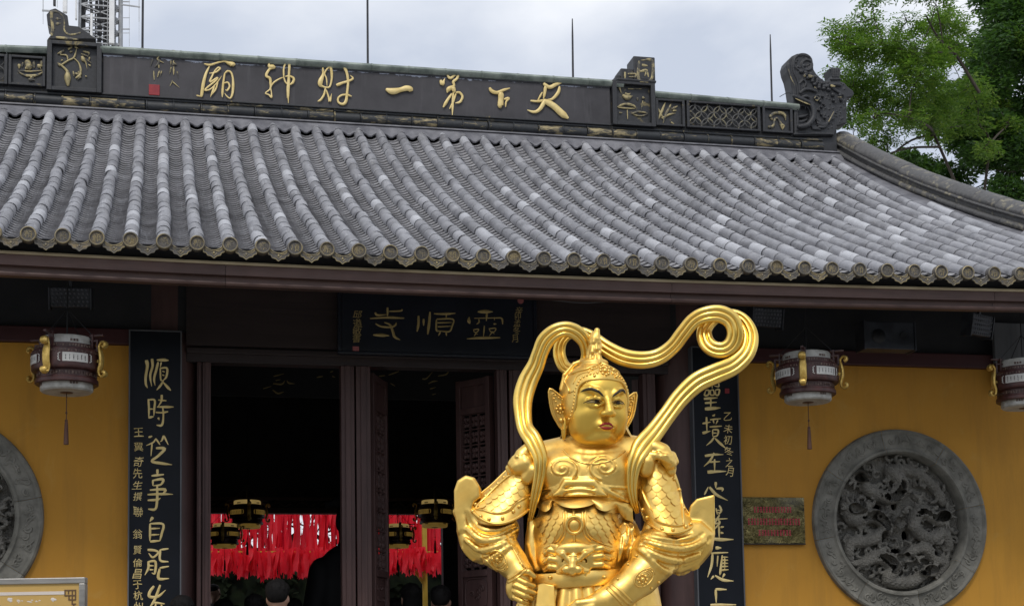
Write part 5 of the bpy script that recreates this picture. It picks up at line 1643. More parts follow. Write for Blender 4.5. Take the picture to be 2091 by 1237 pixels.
for q in range(11):
    x = -.165 - rr.uniform(0, .09); z = -.083 + rr.uniform(-.008, .005)
    m.sphere((x, -.0041, z), (rr.uniform(.003, .009), .0007, rr.uniform(.0012, .003)), 7, 4)
obj("scraped_paint", m, M_WHT, pn, frame=F, kind="stuff")

# ------------------------------------------------------------------ red ribbons behind the hall
M_RIB = []
for q, c in enumerate(((.84, .018, .045), (.66, .012, .035), (.90, .04, .07))):
    t_ = NT("red_prayer_ribbon_%s" % "abc"[q])
    t_.set("Base Color", c); t_.set("Roughness", .55)
    tr_ = t_.new("ShaderNodeBsdfTranslucent"); tr_.inputs["Color"].default_value = (*c, 1)
    ms_ = t_.new("ShaderNodeMixShader"); ms_.inputs[0].default_value = .5
    out = t_.n["Material Output"]
    t_.l.new(t_.b.outputs[0], ms_.inputs[1]); t_.l.new(tr_.outputs[0], ms_.inputs[2]); t_.l.new(ms_.outputs[0], out.inputs["Surface"])
    M_RIB.append(t_.m)
M_RACK = simple("yellow_rack_paint", (.42, .27, .03), (.5, .33, .05), .5)
YX = 12.6
zb = lambda py: at(660, py, YX)[2]
rk = thing("ribbon_rack", (3.3, YX, 1.35), "yellow posted rack carrying the red prayer ribbons behind the hall", "rack")
m = MB(); m.box(.9, 5.6, YX - .02, YX + .02, zb(1046) + .0, zb(1046) + .04); m.box(.9, 5.6, YX - .10, YX - .07, zb(1128), zb(1128) + .02)
obj("rail", m, M_RACK, rk, smooth=False)
for px in (868, 300):
    x = at(px, 1200, YX - .1)[0]
    m = MB(); m.box(x - .035, x + .035, YX - .13, YX - .06, 1.352, zb(1046)); m.box(x - .03, x + .03, YX - .16, YX + .02, zb(1128) - .03, zb(1128))
    m.bar((x - .18, YX - .1, zb(1160)), (x, YX - .1, zb(1195)), .05)
    obj("post", m, M_RACK, rk, smooth=False, bevel=.006)


def ribbon(x, y, z, L, w, seed):
    rr = random.Random(seed); n = 9
    a, ph, tw = rr.uniform(.006, .02), rr.uniform(0, 6), rr.uniform(-1.0, 1.0)
    G = []
    for i in range(n):
        s = i / (n - 1); ang = tw + .8 * math.sin(ph + 4 * s)
        cx, cy = x + a * math.sin(ph + 4 * s), y + a * math.cos(ph + 3 * s)
        G.append([(cx + u * w / 2 * math.cos(ang), cy + u * w / 2 * math.sin(ang), z - L * s - .03 * abs(u) * (i == n - 1)) for u in (-1, 0, 1)])
    m = MB(); m.grid(np.array(G)); return m


rr = random.Random(11)
xa, xb = at(425, 1100, YX)[0], at(912, 1100, YX)[0]
n = 0
for i in range(150):
    x = xa + (xb - xa) * (i + rr.random()) / 150
    L = (zb(1050) - zb(1120)) * rr.uniform(1.05, 1.55)
    o = obj("prayer_ribbon", ribbon(x, YX + rr.uniform(-.06, .10), zb(1047), L, rr.uniform(.04, .075), i), M_RIB[rr.randrange(3)], None, angle=0,
            label="long red prayer ribbon hanging from the upper rail behind the hall", cat="ribbon", group="long red prayer ribbons")
for i in range(160):
    x = xa + (xb - xa) * (i + rr.random()) / 160
    top = zb(1122) + .02; L = (zb(1128) - zb(1188)) * rr.uniform(.75, 1.08)
    o = obj("prayer_ribbon", ribbon(x, YX - .18 + rr.uniform(-.12, .04), top + rr.uniform(-.1, .02), L * (.9 if x < at(700, 1100, YX)[0] else .78), rr.uniform(.05, .08), 500 + i), M_RIB[(0, 0, 2)[rr.randrange(3)]], None, angle=0,
            label="short red prayer ribbon in the crowded lower fringe behind the hall", cat="ribbon", group="short red prayer ribbons")
hedge = MB()
for i in range(8000):
    x, y, z = rr.uniform(-1, 9), rr.uniform(14.8, 16), 1.35 + rr.uniform(0, 1) ** .8 * 3.3
    v = np.array([rr.gauss(0, 1) for _ in range(3)]); v /= np.linalg.norm(v); w = np.cross(v, [0, 0, 1]) + 1e-3; w /= np.linalg.norm(w)
    p0 = np.array([x, y, z]); hedge.add([p0 - w * .05, p0 + v * .1, p0 + w * .05, p0 - v * .1], [(0, 1, 2, 3)])
M_HEDGE = simple("dark_hedge_leaf", (.003, .005, .003), (.008, .013, .005), .8, spec=.1)
th = thing("hedge", (4, 15.4, 1.35), "dark clipped hedge beyond the red ribbons", "hedge")
obj("foliage", hedge, M_HEDGE, th, angle=0, smooth=False, kind="stuff")
obj("core", MB().box(-1, 9, 15.0, 15.9, 1.352, 3.75), M_HEDGE, th, smooth=False)

# ------------------------------------------------------------------ people seen through the doorway
M_SKIN = simple("skin", (.34, .19, .13), (.42, .25, .18), .55, 0, 12, .1)
M_HAIR = simple("black_hair", (.004, .0035, .0035), (.010, .009, .009), .7, 0, 60, .4, spec=.15)


def person(x, y, zf, h, rot, label, shirt, hair="short", lean=0.0):
    t = thing("person", (x, y, zf), label, "person", None, rot)
    F = MW[t.name]
    k = h / 1.72
    H = .012
    # one continuous figure: legs, trunk, arms, neck, head with ears and nose
    c = Clay((-.34 * k, -.22 * k, -.01), (.34 * k, .24 * k, 1.76 * k), .016 * k)

    def P(*a):
        return tuple(v * k for v in a)
    for s in (-1, 1):
        c.chain([P(s * .09, 0, .86), P(s * .10, -.01, .48), P(s * .10, .02, .09)], [.082 * k, .058 * k, .042 * k], .03)
        c.cap(P(s * .10, .03, .045), P(s * .115, -.13, .03), .042 * k, .034 * k, .02)
        c.chain([P(s * .185, .01, 1.38), P(s * .235, .03, 1.10), P(s * .22, -.06, .86)], [.055 * k, .044 * k, .034 * k], .03)
        c.ell(P(s * .215, -.085, .79), P(.026, .036, .06), .02)
        for q in range(4):
            c.cap(P(s * (.205 + .006 * q), -.10 + .022 * q, .76), P(s * (.20 + .006 * q), -.105 + .022 * q, .70 + .008 * abs(q - 1)), .0095 * k, .008 * k, .008)
        c.cap(P(s * .195, -.105, .80), P(s * .18, -.125, .75), .011 * k, .009 * k, .008)
    c.ell(P(0, .0, .93), P(.165, .115, .14), .04); c.ell(P(0, .0, 1.20), P(.165, .105, .22), .05); c.ell(P(0, .01, 1.38), P(.185, .09, .085), .05)
    c.cap(P(0, .012, 1.42), P(0, -.005, 1.53), .056 * k, .052 * k, .03)
    c.ell(P(0, -.005, 1.62), P(.074, .095, .112), .02); c.ell(P(0, -.035, 1.565), P(.05, .055, .05), .02)
    c.cap(P(0, -.095, 1.625), P(0, -.115, 1.595), .010 * k, .014 * k, .012)
    for s in (-1, 1):
        c.ell(P(s * .076, .008, 1.605), P(.012, .02, .032), .008)
        c.ell(P(s * .03, -.092, 1.632), P(.016, .01, .008), .006, cut=True)
    mb_ = c.skin(2)
    V = mb_.v[0]
    mb_.m = []
    for f in mb_.f:
        z = V[f[0]][2] / k; xx = abs(V[f[0]][0]) / k
        mb_.m.append(1 if (z > 1.455 or (z < .845 and xx > .17)) else (2 if z < .93 else 0))
    obj("body", mb_, [shirt, M_SKIN, M_TROUSER], t, frame=F, angle=0)
    c = Clay((-.12 * k, -.15 * k, 1.36 * k), (.12 * k, .16 * k, 1.78 * k), .0075 * k)
    c.ell(P(0, .012, 1.672), P(.084, .103, .080), .01)
    if hair == "long":
        c.ell(P(0, .05, 1.55), P(.085, .065, .14), .03)
    else:
        c.ell(P(0, .050, 1.640), P(.076, .062, .070), .02)
    c.ell(P(0, -.13, 1.60), P(.075, .075, .10), .01, cut=True)
    hr = random.Random(label)
    for q in range(110):                                           # locks lying over one another
        a, e = hr.uniform(0, 6.28), hr.uniform(.05, 1.35)
        s_ = np.array([.084 * math.sin(e) * math.cos(a), .012 + .103 * math.sin(e) * math.sin(a), 1.672 + .080 * math.cos(e)])
        if s_[1] < -.075 and s_[2] < 1.70:
            continue
        dn = np.array([.03 * math.cos(a) * math.cos(e), .03 * math.sin(a) * math.cos(e), -.035 * math.sin(e)]) + np.array([hr.uniform(-.01, .01), hr.uniform(-.01, .01), 0])
        c.cap(P(*s_), P(*(s_ + dn)), .007 * k, .003 * k, .002)
    obj("hair", c.skin(1), M_HAIR, t, frame=F, angle=0)
    return t


M_TROUSER = simple("dark_trousers", (.015, .016, .02), (.03, .03, .035), .8)
M_SH_DK = simple("black_shirt", (.008, .008, .01), (.016, .016, .018), .8)
M_SH_WH = simple("white_shirt", (.55, .56, .58), (.65, .66, .68), .8)
M_SH_GR = simple("grey_floral_shirt", (.05, .05, .06), (.25, .24, .26), .8, 0, 40)
M_SH_BL = simple("navy_shirt", (.012, .016, .03), (.02, .026, .045), .8)


def stand(px, py, Y, zf, rot, label, shirt, hair="short"):
    """a person whose crown is seen at (px, py)"""
    p = at(px, py, Y); person(p[0], Y, zf, (p[2] - zf) * 1.72 / 1.745, rot, label, shirt, hair)


stand(567, 1184, .3, .55, D2R(180 - 12), "person seen from behind with short black hair, nearest in the doorway below the red ribbons", M_SH_DK)
stand(372, 1217, .1, .55, D2R(175), "person whose black hair just shows at the foot of the couplet board with 順", M_SH_DK, "long")
stand(437, 1193, 10.4, 1.35, D2R(60), "person in a black top with a pale face half hidden behind the door post", M_SH_DK)
stand(455, 1224, 3.0, .55, D2R(200), "person in a white shirt low in the doorway beside the door post", M_SH_WH)
stand(520, 1214, 2.2, .55, D2R(170), "person in a dark grey top standing close beside the nearest one", M_SH_GR, "long")
stand(597, 1222, 4.0, .55, D2R(190), "person in a patterned shirt just behind the nearest head", M_SH_GR)
stand(838, 1192, 2.4, .55, D2R(188), "person with dark hair in the middle doorway beside the yellow rack post", M_SH_BL, "long")
stand(900, 1196, 2.0, .55, D2R(165), "person with dark hair in the middle doorway nearest the lattice door", M_SH_DK)
stand(806, 1222, 3.6, .55, D2R(180), "person low behind the carved door leaf in the middle doorway", M_SH_WH)

# the black robed figure inside the hall
c = Clay((-.75, -.5, 0), (.75, .5, 2.6), .025)
c.cap((0, 0, .1), (0, 0, 1.2), .42, .36, .1); c.ell((0, 0, 1.55), (.47, .27, .40), .1); c.ell((0, 0, 1.78), (.40, .2, .18), .08)
c.cap((0, 0, 1.9), (0, 0, 2.1), .12, .11, .05); c.ell((0, -.02, 2.2), (.15, .17, .20), .04); c.ell((0, 0, 2.36), (.17, .17, .10), .03); c.cap((0, 0, 2.36), (0, 0, 2.5), .07, .03, .04)
for s in (-1, 1):
    c.chain([(s * .43, 0, 1.68), (s * .56, -.02, 1.30), (s * .40, -.24, 1.05), (s * .1, -.32, 1.12)], [.17, .16, .13, .08], .06)
    c.cap((s * .45, -.1, 1.05), (s * .42, -.1, .45), .14, .08, .06)
    c.cap((s * .16, .02, 2.33), (s * .34, .0, 2.30), .045, .03, .02)
    c.ell((s * .15, 0, 2.16), (.03, .04, .08), .02)
    for q in range(4):
        c.cap((s * .06, -.34 - .0 * q, 1.16 + .02 * q), (0, -.37, 1.22 + .02 * q), .016, .013, .01)
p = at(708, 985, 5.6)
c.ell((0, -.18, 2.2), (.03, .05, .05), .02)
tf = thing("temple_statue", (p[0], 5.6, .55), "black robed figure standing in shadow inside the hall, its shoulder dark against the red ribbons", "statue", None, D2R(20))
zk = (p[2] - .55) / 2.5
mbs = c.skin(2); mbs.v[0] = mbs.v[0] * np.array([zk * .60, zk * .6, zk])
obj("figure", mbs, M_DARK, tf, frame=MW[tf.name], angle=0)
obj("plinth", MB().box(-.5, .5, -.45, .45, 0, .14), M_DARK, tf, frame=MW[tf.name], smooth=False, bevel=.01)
# low dark offering table in the hall
t = thing("offering_table", (2.3, 8.0, .55), "dark offering table behind the heads below the red ribbons", "table")
obj("tabletop", MB().box(1.2, 3.2, 7.7, 8.4, 2.30, 2.37), M_DARK, t, smooth=False, bevel=.01)
for x in (1.26, 3.14):
    for y in (7.76, 8.34):
        obj("leg", MB().box(x - .05, x + .05, y - .05, y + .05, .55, 2.299), M_DARK, t, smooth=False)
obj("apron", MB().box(1.32, 3.08, 7.72, 7.76, 2.02, 2.299), M_DARK, t, smooth=False)

# ------------------------------------------------------------------ lattice tower beyond the roof
M_GALV = simple("galvanised_steel", (.26, .27, .28), (.42, .43, .44), .5, .5, 3, 0)
M_DKST = simple("dark_cable_run", (.03, .032, .035), (.06, .06, .065), .6, .2, 3, 0)
M_ANT = simple("white_antenna_panel", (.68, .69, .70), (.78, .79, .8), .4, 0, 3, 0)
YT = 55.0
cT = at(206, 40, YT); k = mpp(YT, 206, 40)
zt = at(206, -70, YT)[2]
tw = thing("lattice_tower", (cT[0], YT, 0), "steel lattice mast with white antenna panels rising behind the roof ridge", "tower")
hw = 42 * k
zb_ = at(206, 90, YT)[2]
for sx in (-1, 1):
    for sy in (-1, 1):
        m = MB(); m.tube([(cT[0] + sx * hw * 1.9, YT + sy * hw * 1.9, 0), (cT[0] + sx * hw, YT + sy * hw, zb_ - 4), (cT[0] + sx * hw * .96, YT + sy * hw * .96, zt)], 3.2 * k, 8)
        obj("leg", m, M_GALV, tw)
m = MB(); rr = random.Random(2)
z = zb_ - 3.0; q = 0
st = 27 * k
while z < zt - st:
    c = [(cT[0] + sx * hw * .98, YT + sy * hw * .98) for sx, sy in ((-1, -1), (1, -1), (1, 1), (-1, 1))]
    for i in range(4):
        a, b = c[i], c[(i + 1) % 4]
        m.bar((a[0], a[1], z), (b[0], b[1], z), 3.0 * k)
        m.bar((a[0], a[1], z), (b[0], b[1], z + st), 1.8 * k); m.bar((b[0], b[1], z), (a[0], a[1], z + st), 1.8 * k)
    m.bar((c[0][0], c[0][1], z), (c[2][0], c[2][1], z), 1.5 * k)
    z += st; q += 1
obj("bracing", m, M_GALV, tw, smooth=False)
m = MB()
for i in range(12):
    x = cT[0] + rr.uniform(-.75, .75) * hw; y = YT - hw * rr.uniform(.2, 1.0)
    m.tube(smooth_path([(x + rr.uniform(-3, 3) * k, y, zb_ - 3 + (zt - zb_ + 3) * t_) for t_ in np.linspace(0, 1, 9)], 3), rr.uniform(1.2, 3.6) * k, 6)
obj("cable_run", m, M_DKST, tw)
for px, w, y0, y1 in ((133, 9, -30, 26), (229, 11, -60, 90), (187, 5, 28, 76), (156, 4, -40, 40)):
    a = at(px, y0, YT - hw - .3); b = at(px, y1, YT - hw - .3)
    m = MB(); m.box(a[0] - w / 2 * k, a[0] + w / 2 * k, YT - hw - .35, YT - hw - .15, b[2], a[2])
    p_ = obj("antenna_panel", m, M_ANT, tw, bevel=.03, smooth=False)
    m = MB(); m.bar((a[0], YT - hw - .15, (a[2] + b[2]) / 2), (a[0], YT - hw * .9, (a[2] + b[2]) / 2), .06)
    obj("bracket", m, M_GALV, tw, smooth=False)
for px, w, y0, y1 in ((112, 5, -60, 12), (171, 9, -60, 100), (221, 8, -60, 100), (246, 7, -60, 100)):
    a = at(px, y0, YT - hw * .6); b = at(px, y1, YT - hw * .6)
    m = MB(); m.box(a[0] - w / 2 * k, a[0] + w / 2 * k, YT - hw * .6 - .1, YT - hw * .6 + .1, b[2], a[2])
    obj("dark_mast", m, M_DKST, tw, smooth=False)
m = MB()
X = lambda px, py: tuple(at(px, py, YT - hw))
m.bar(X(248, 10), X(286, 15), 2.4 * k); m.bar(X(284, -40), X(284, 45), 1.4 * k); m.bar(X(284, 45), X(284, 85), .6 * k)
m.bar(X(264, -40), X(264, 95), .8 * k)
for py in (4, 37, 60, 68):
    m.bar(X(250, py), X(265, py), 2.0 * k if py in (4, 60) else 1.0 * k)
m.bar(X(88, -40), X(88, 24), 1.6 * k); m.bar(X(86, 22), X(104, 23), 3 * k); m.bar(X(88, 24), X(88, 50), .8 * k); m.bar(X(117, -10), X(117, 16), 1.0 * k)
obj("side_arm", m, M_GALV, tw, smooth=False, kind="stuff")
m = MB()
for i in range(90):
    s_ = zb_ - 2.5 + i * 8.5 * k
    if s_ > zt:
        break
    m.bar((cT[0] + .35 * hw, YT - hw * 1.02, s_), (cT[0] + .75 * hw, YT - hw * 1.02, s_), 1.0 * k)
for x in (.35, .75):
    m.bar((cT[0] + x * hw, YT - hw * 1.02, zb_ - 4), (cT[0] + x * hw, YT - hw * 1.02, zt), 1.2 * k)
obj("ladder", m, M_GALV, tw, smooth=False)


# ------------------------------------------------------------------ trees beyond the gable
def leaf_mat(name, c1, c2, c3, tr):
    t = NT(name)
    g = t.new("ShaderNodeNewGeometry")
    b_ = t.ramp(g.outputs["Random Per Island"], [(0, c1), (.55, c2), (1, c3)])
    t.set("Base Color", b_); t.set("Roughness", .5); t.set("Specular IOR Level", .35)
    tr_ = t.new("ShaderNodeBsdfTranslucent"); t.l.new(t.mix(.5, b_, (.17, .36, .035)), tr_.inputs["Color"])
    ms_ = t.new("ShaderNodeMixShader"); ms_.inputs[0].default_value = tr
    out = t.n["Material Output"]
    t.l.new(t.b.outputs[0], ms_.inputs[1]); t.l.new(tr_.outputs[0], ms_.inputs[2]); t.l.new(ms_.outputs[0], out.inputs["Surface"])
    return t.m


M_LEAFA = leaf_mat("fresh_compound_leaf", (.05, .105, .015), (.105, .185, .025), (.19, .265, .035), .48)
M_LEAFB = leaf_mat("dark_glossy_leaf", (.018, .05, .014), (.035, .09, .02), (.065, .14, .025), .34)
M_BARK = wood("grey_brown_bark", (.035, .028, .022), (.09, .075, .06), .9)


def tree(name, label, Y, clumps, trunk, seed, mat, sprays, L, W, droop, dens, limbs):
    rr = random.Random(seed); nr = np.random.RandomState(seed)
    base = at(*trunk, Y)
    t = thing(name, (base[0], Y, 0), label, "tree", "trees beyond the gable")
    s = mpp(Y, 1900, 200)
    cs, Vs = [], []
    for (px, py, r) in clumps:
        c = at(px, py, Y); c[1] += rr.uniform(-1.2, 1.2); R = r * s
        cs.append((c, R))
        n = max(4, int(dens * r * r / 100))
        nz = lambda a: a / (np.linalg.norm(a, axis=1)[:, None] + 1e-9)
        # each spray: a little drooping twig carrying paired leaflets
        d = nz(nr.normal(size=(n, 3)))
        P = c + d * (R * (nr.rand(n, 1) ** .42)) * np.array([1.08, 1.1, .86])
        h = nz(d * np.array([1, 1, 0]) + nr.normal(size=(n, 3)) * np.array([.7, .7, .35]) + np.array([0, 0, -droop]))
        side = nz(np.cross(h, [0, 0, 1]) + nr.normal(size=(n, 3)) * .25)
        for q in range(sprays):
            for sg in ((-1, 1) if sprays > 1 else (1,)):
                o = P + h * (q * L * .55)
                ld = nz(side * sg * .8 + h * .55 + nr.normal(size=(n, 3)) * .18)
                w = np.cross(ld, np.cross(side, h)) if sprays > 1 else nr.normal(size=(n, 3))
                w = nz(w - ld * (w * ld).sum(1)[:, None])
                l, ww = L * nr.uniform(.7, 1.25, (n, 1)), W * nr.uniform(.7, 1.2, (n, 1))
                Vs.append(np.stack([o, o + ld * l * .45 + w * ww / 2, o + ld * l, o + ld * l * .45 - w * ww / 2], 1).reshape(-1, 3))
    V = np.concatenate(Vs); n0 = len(V)
    F = [(i, i + 1, i + 2, i + 3) for i in range(0, n0, 4)]
    m = MB(); m.v.append(V); m.f = F; m.m = [0] * len(F); m.n = n0
    obj("crown", m, mat, t, angle=0, smooth=False)
    # trunk, limbs and twigs reaching into the clumps
    m = MB()
    hub = at(trunk[0], trunk[1] + 60, Y)
    m.tube(smooth_path([(base[0], Y, 0), (base[0] + .1, Y, hub[2] * .5), (hub[0], Y, hub[2])], 5), np.linspace(.28, .16, 11), 10)
    done = [(hub, .04)]
    for c, R in sorted(cs, key=lambda t_: np.linalg.norm(t_[0] - hub)):
        src, r0 = min(done, key=lambda t_: np.linalg.norm(t_[0] - c) + .25 * np.linalg.norm(t_[0] - hub))
        mid = (src + c) / 2 + np.array([rr.uniform(-.1, .1), rr.uniform(-.1, .1), rr.uniform(-.02, .16)])
        r1 = max(.008, r0 * .62)
        m.tube(smooth_path([src, mid, c], 4), np.linspace(r0, r1, 9), 6); done.append((c, r1))
        for q in range(6):
            e_ = c + np.array([rr.uniform(-1, 1), rr.uniform(-1, 1), rr.uniform(-.7, .9)]) * R
            m.tube(smooth_path([c, c + (e_ - c) * .5 + np.array([0, 0, .05]), e_], 3), np.linspace(.009, .003, 7), 4)
    for lim in limbs:
        pts = [tuple(at(a, b, Y - .6)) for a, b, w in lim]
        PP = smooth_path(np.array([(*p, w) for p, (a, b, w) in zip(pts, lim)]), 5)
        m.tube(PP[:, :3], PP[:, 3] * s / 2, 6)
    obj("trunk", m, M_BARK, t, angle=60)
    return t


tree("locust_tree", "light green tree with feathery compound leaves right behind the ridge-end dragon", 13.5,
     [(1745, 22, 20), (1722, 60, 26), (1712, 100, 24), (1760, 72, 34), (1780, 32, 26), (1815, 18, 34), (1855, 20, 40), (1895, 8, 26), (1735, 130, 26), (1770, 120, 36), (1815, 100, 40), (1700, 150, 14), (1712, 180, 18), (1740, 180, 26), (1785, 165, 44),
      (1830, 150, 44), (1870, 110, 34), (1875, 60, 30), (1930, 50, 36), (1960, 20, 40), (1770, 215, 36), (1820, 205, 46), (1865, 190, 42), (1905, 160, 30), (1760, 262, 24), (1795, 285, 22), (1832, 255, 36), (1880, 240, 34), (1775, 290, 14), (1812, 315, 12), (1925, 205, 44), (1955, 160, 46), (1930, 110, 26), (1850, 295, 16), (1900, 280, 18)],
     (1990, 420), 3, M_LEAFA, 5, .095, .032, .35, 8.5,
     [[(2000, 190, 7), (1950, 110, 6), (1925, 90, 5), (1905, 60, 4), (1890, 30, 2.5)], [(1950, 110, 4), (1900, 105, 3), (1860, 95, 2)], [(1925, 88, 4), (1920, 50, 3), (1912, 10, 2)], [(1920, 300, 5), (1860, 302, 4), (1820, 312, 3)]])
tree("camphor_tree", "tall dark green leafy tree at the picture edge over the descending gable ridge", 16.5,
     [(2050, 20, 52), (2090, 60, 60), (2010, 70, 46), (2060, 110, 56), (2000, 130, 46), (2100, 150, 70), (2030, 170, 56), (1980, 200, 44), (2080, 220, 64), (2010, 240, 54), (1950, 250, 40), (2060, 290, 60), (1985, 290, 46), (1930, 320, 34), (2020, 340, 44), (1970, 345, 34), (1925, 352, 24), (2100, 330, 40), (2050, 365, 28), (2000, 385, 26), (2085, 400, 22), (2060, 415, 16),
      (1990, 20, 36), (1985, 60, 34), (2150, 100, 90), (2150, 260, 90), (2040, -40, 70), (1905, 345, 16), (1940, 300, 30), (1882, 332, 26), (1915, 378, 30), (1955, 398, 32), (1900, 296, 24), (1950, 362, 42), (1998, 418, 36), (2044, 440, 32), (2085, 450, 26), (1850, 318, 18), (2020, 300, 40)],
     (2100, 480), 8, M_LEAFB, 1, .115, .046, .3, 95, [[(2091, 345, 5), (2050, 350, 4), (2000, 330, 3)]])
tree("camphor_tree", "smaller fresh green tree whose leaves stand before the darker crown", 15.2,
     [(1940, 215, 34), (1975, 235, 36), (1930, 255, 30), (2000, 205, 30), (1960, 280, 26), (2020, 150, 24), (2078, 190, 26), (2085, 85, 26), (2060, 255, 22), (1985, 330, 24), (1945, 345, 20)],
     (2000, 480), 21, M_LEAFA, 1, .10, .034, .5, 55, [])

# ------------------------------------------------------------------ the gilded guardian statue
def gold(name, c1, c2, r0, r1, bump=.12, scale=7):
    t = NT(name)
    n = t.noise(scale, 5, .6, .4); n2 = t.noise(28, 4, .6)
    n3 = t.noise(3.4, 7, .7, .8)                                 # rubbed and tarnished patches of leaf
    b_ = t.mix(t.ramp(n3, [(.50, (0,)), (.70, (.45,))]), t.ramp(n, [(.3, c1), (.7, c2)]), (c1[0] * .80, c1[1] * .68, c1[2] * .55))
    t.set("Base Color", b_)
    t.set("Metallic", 1.0); t.set("Roughness", t.math("ADD", t.ramp(n2, [(.3, (r0,)), (.7, (r1,))]), t.ramp(n3, [(.45, (0,)), (.7, (.10,))])))
    t.bump(t.math("ADD", n, t.math("MULTIPLY", n2, .4)), bump, .012)
    return t.m


M_GOLD = gold("gold_leaf", (.84, .54, .13), (.94, .66, .20), .34, .46, .05)
M_GOLDR = gold("polished_gold_ribbon", (.81, .545, .12), (.91, .65, .185), .27, .38, .04)
M_GOLDF = gold("satin_gold_face", (.78, .51, .095), (.86, .58, .125), .40, .48, .02)
M_LIPS = simple("red_painted_lips", (.30, .014, .010), (.40, .03, .018), .4, .1, 30, .05)
M_BROWP = simple("black_painted_brow", (.02, .014, .008), (.04, .028, .014), .4, .2, 30, .05)
M_EYEW = simple("painted_eye", (.16, .115, .045), (.24, .18, .08), .3, 0, 30, 0)

YS = -3.9
s0 = at(1190, 1237, YS)
SROT = math.atan2(CAM[0] - s0[0], -(CAM[1] - YS)) * 1.0
statue = thing("guardian_statue", (s0[0], YS, 0.0), "gilded armoured guardian statue with a great looping ribbon standing before the temple doors", "statue", None, SROT)
SF = MW[statue.name]
SFi = np.array(SF.inverted())
SK = mpp(YS, 1190, 1000)
CL = SFi[:3, :3] @ CAM + SFi[:3, 3]


def sray(px, py):
    return SFi[:3, :3] @ ray(px, py)


def Sp(px, py, w=0.0):
    d = sray(px, py)
    return CL + d * ((-w - CL[1]) / d[1])


def pts_r(lst):
    """(px, py, w, radius in px) -> points, radii"""
    return [Sp(a, b, w) for a, b, w, r in lst], [r * SK for a, b, w, r in lst]


lo, hi = Sp(905, 1300, 0), Sp(1475, 880, 0)
body = Clay((lo[0], -.46, lo[2] - .02), (hi[0], .30, hi[2] + .02), .0051)


def bch(lst, k=.02, sq=None, cut=False):
    P, R = pts_r(lst)
    if len(P) == 1:
        P, R = P * 2, R * 2
    body.chain(P, R, k, cut, sq)


def bell(px, py, w, rx, ry, rd, k=.03, rot=0.0, cut=False):
    R = Matrix.Rotation(D2R(rot), 4, "Y") if rot else None
    body.ell(Sp(px, py, w), (rx * SK, rd, ry * SK), k, R, cut)


def bpoly(pts, y0, y1, r, k=.010):
    P = [Sp(a, b, -(y0 + y1) / 2) for a, b in pts]
    body.poly([(p[0], p[2]) for p in P], y0, y1, r, k)


# trunk
bell(1183, 1120, .0, 100, 118, .205, .05)
bell(1203, 985, .0, 112, 88, .185, .05)
bch([(1112, 945, -.01, 44), (1214, 928, -.02, 48), (1322, 938, -.01, 44)], .05)
bell(1148, 962, .10, 48, 36, .085, .04); bell(1235, 958, .10, 48, 36, .085, .04)
bell(1180, 1078, .10, 74, 50, .13, .05)
bch([(1215, 935, -.01, 50), (1215, 895, .01, 46)], .03)
th = np.linspace(0, 2 * math.pi, 25)
body.chain([Sp(1215 + 72 * math.cos(a), 921 + 16 * math.sin(a), .0 + .155 * math.sin(a)) for a in th], [9 * SK] * 25, .012)
body.chain([Sp(1215 + 62 * math.cos(a), 913 + 13 * math.sin(a), .0 + .135 * math.sin(a)) for a in th], [9 * SK] * 25, .012)
bell(1180, 1140, .13, 76, 42, .085, .03)                                     # belt boss
bell(1282, 1108, .0, 26, 52, .12, .02)                                       # side panel of the coat
bell(1088, 1125, .0, 16, 62, .10, .02)
bch([(1262, 1160, .08, 9), (1268, 1120, .12, 8), (1290, 1078, .10, 6)], .012); bch([(1085, 1060, .06, 8), (1084, 1110, .07, 9), (1098, 1160, .10, 8)], .012)
# arm at the viewer's left: upper arm, flared guard, hanging sleeve, forearm, hand
bch([(1088, 950, -.01, 40), (1054, 998, .02, 36), (1020, 1035, .03, 36)], .02)
bpoly([(955, 1036), (938, 1056), (934, 1086), (945, 1120), (966, 1142), (990, 1149), (1014, 1133), (1050, 1108), (1060, 1078), (1050, 1050), (1000, 1038)], -.11, .10, .045, .02)
bell(1000, 1094, .045, 54, 38, .115, .04, rot=-20)
bpoly([(930, 1046), (929, 1004), (936, 984), (953, 973), (971, 978), (982, 996), (983, 1018), (971, 1028), (964, 1054), (958, 1090), (938, 1090)], -.11, .05, .016, .012)
bch([(936, 1052, .075, 6), (931, 1044, .08, 6), (939, 1062, .08, 7)], .008)
bch([(1022, 1112, .08, 33), (1045, 1148, .12, 30), (1062, 1170, .15, 26)], .012)
bch([(1014, 1118, .09, 37), (1022, 1128, .10, 36)], .006)
bell(1052, 1194, .17, 18, 30, .040, .012, rot=10); bell(1064, 1186, .175, 22, 20, .040, .014)
for f in ([(1055, 1181, .21, 6.2), (1074, 1190, .228, 6), (1090, 1196, .21, 5)], [(1052, 1194, .214, 6.2), (1075, 1204, .232, 6), (1092, 1210, .212, 5)], [(1052, 1207, .21, 6), (1072, 1216, .226, 5.6), (1087, 1221, .206, 4.6)],
          [(1051, 1219, .195, 5.6), (1066, 1227, .21, 5.2), (1079, 1232, .195, 4.4)], [(1060, 1168, .195, 7.5), (1079, 1167, .215, 6.8), (1091, 1176, .21, 5.2)]):
    bch(f, .0025)
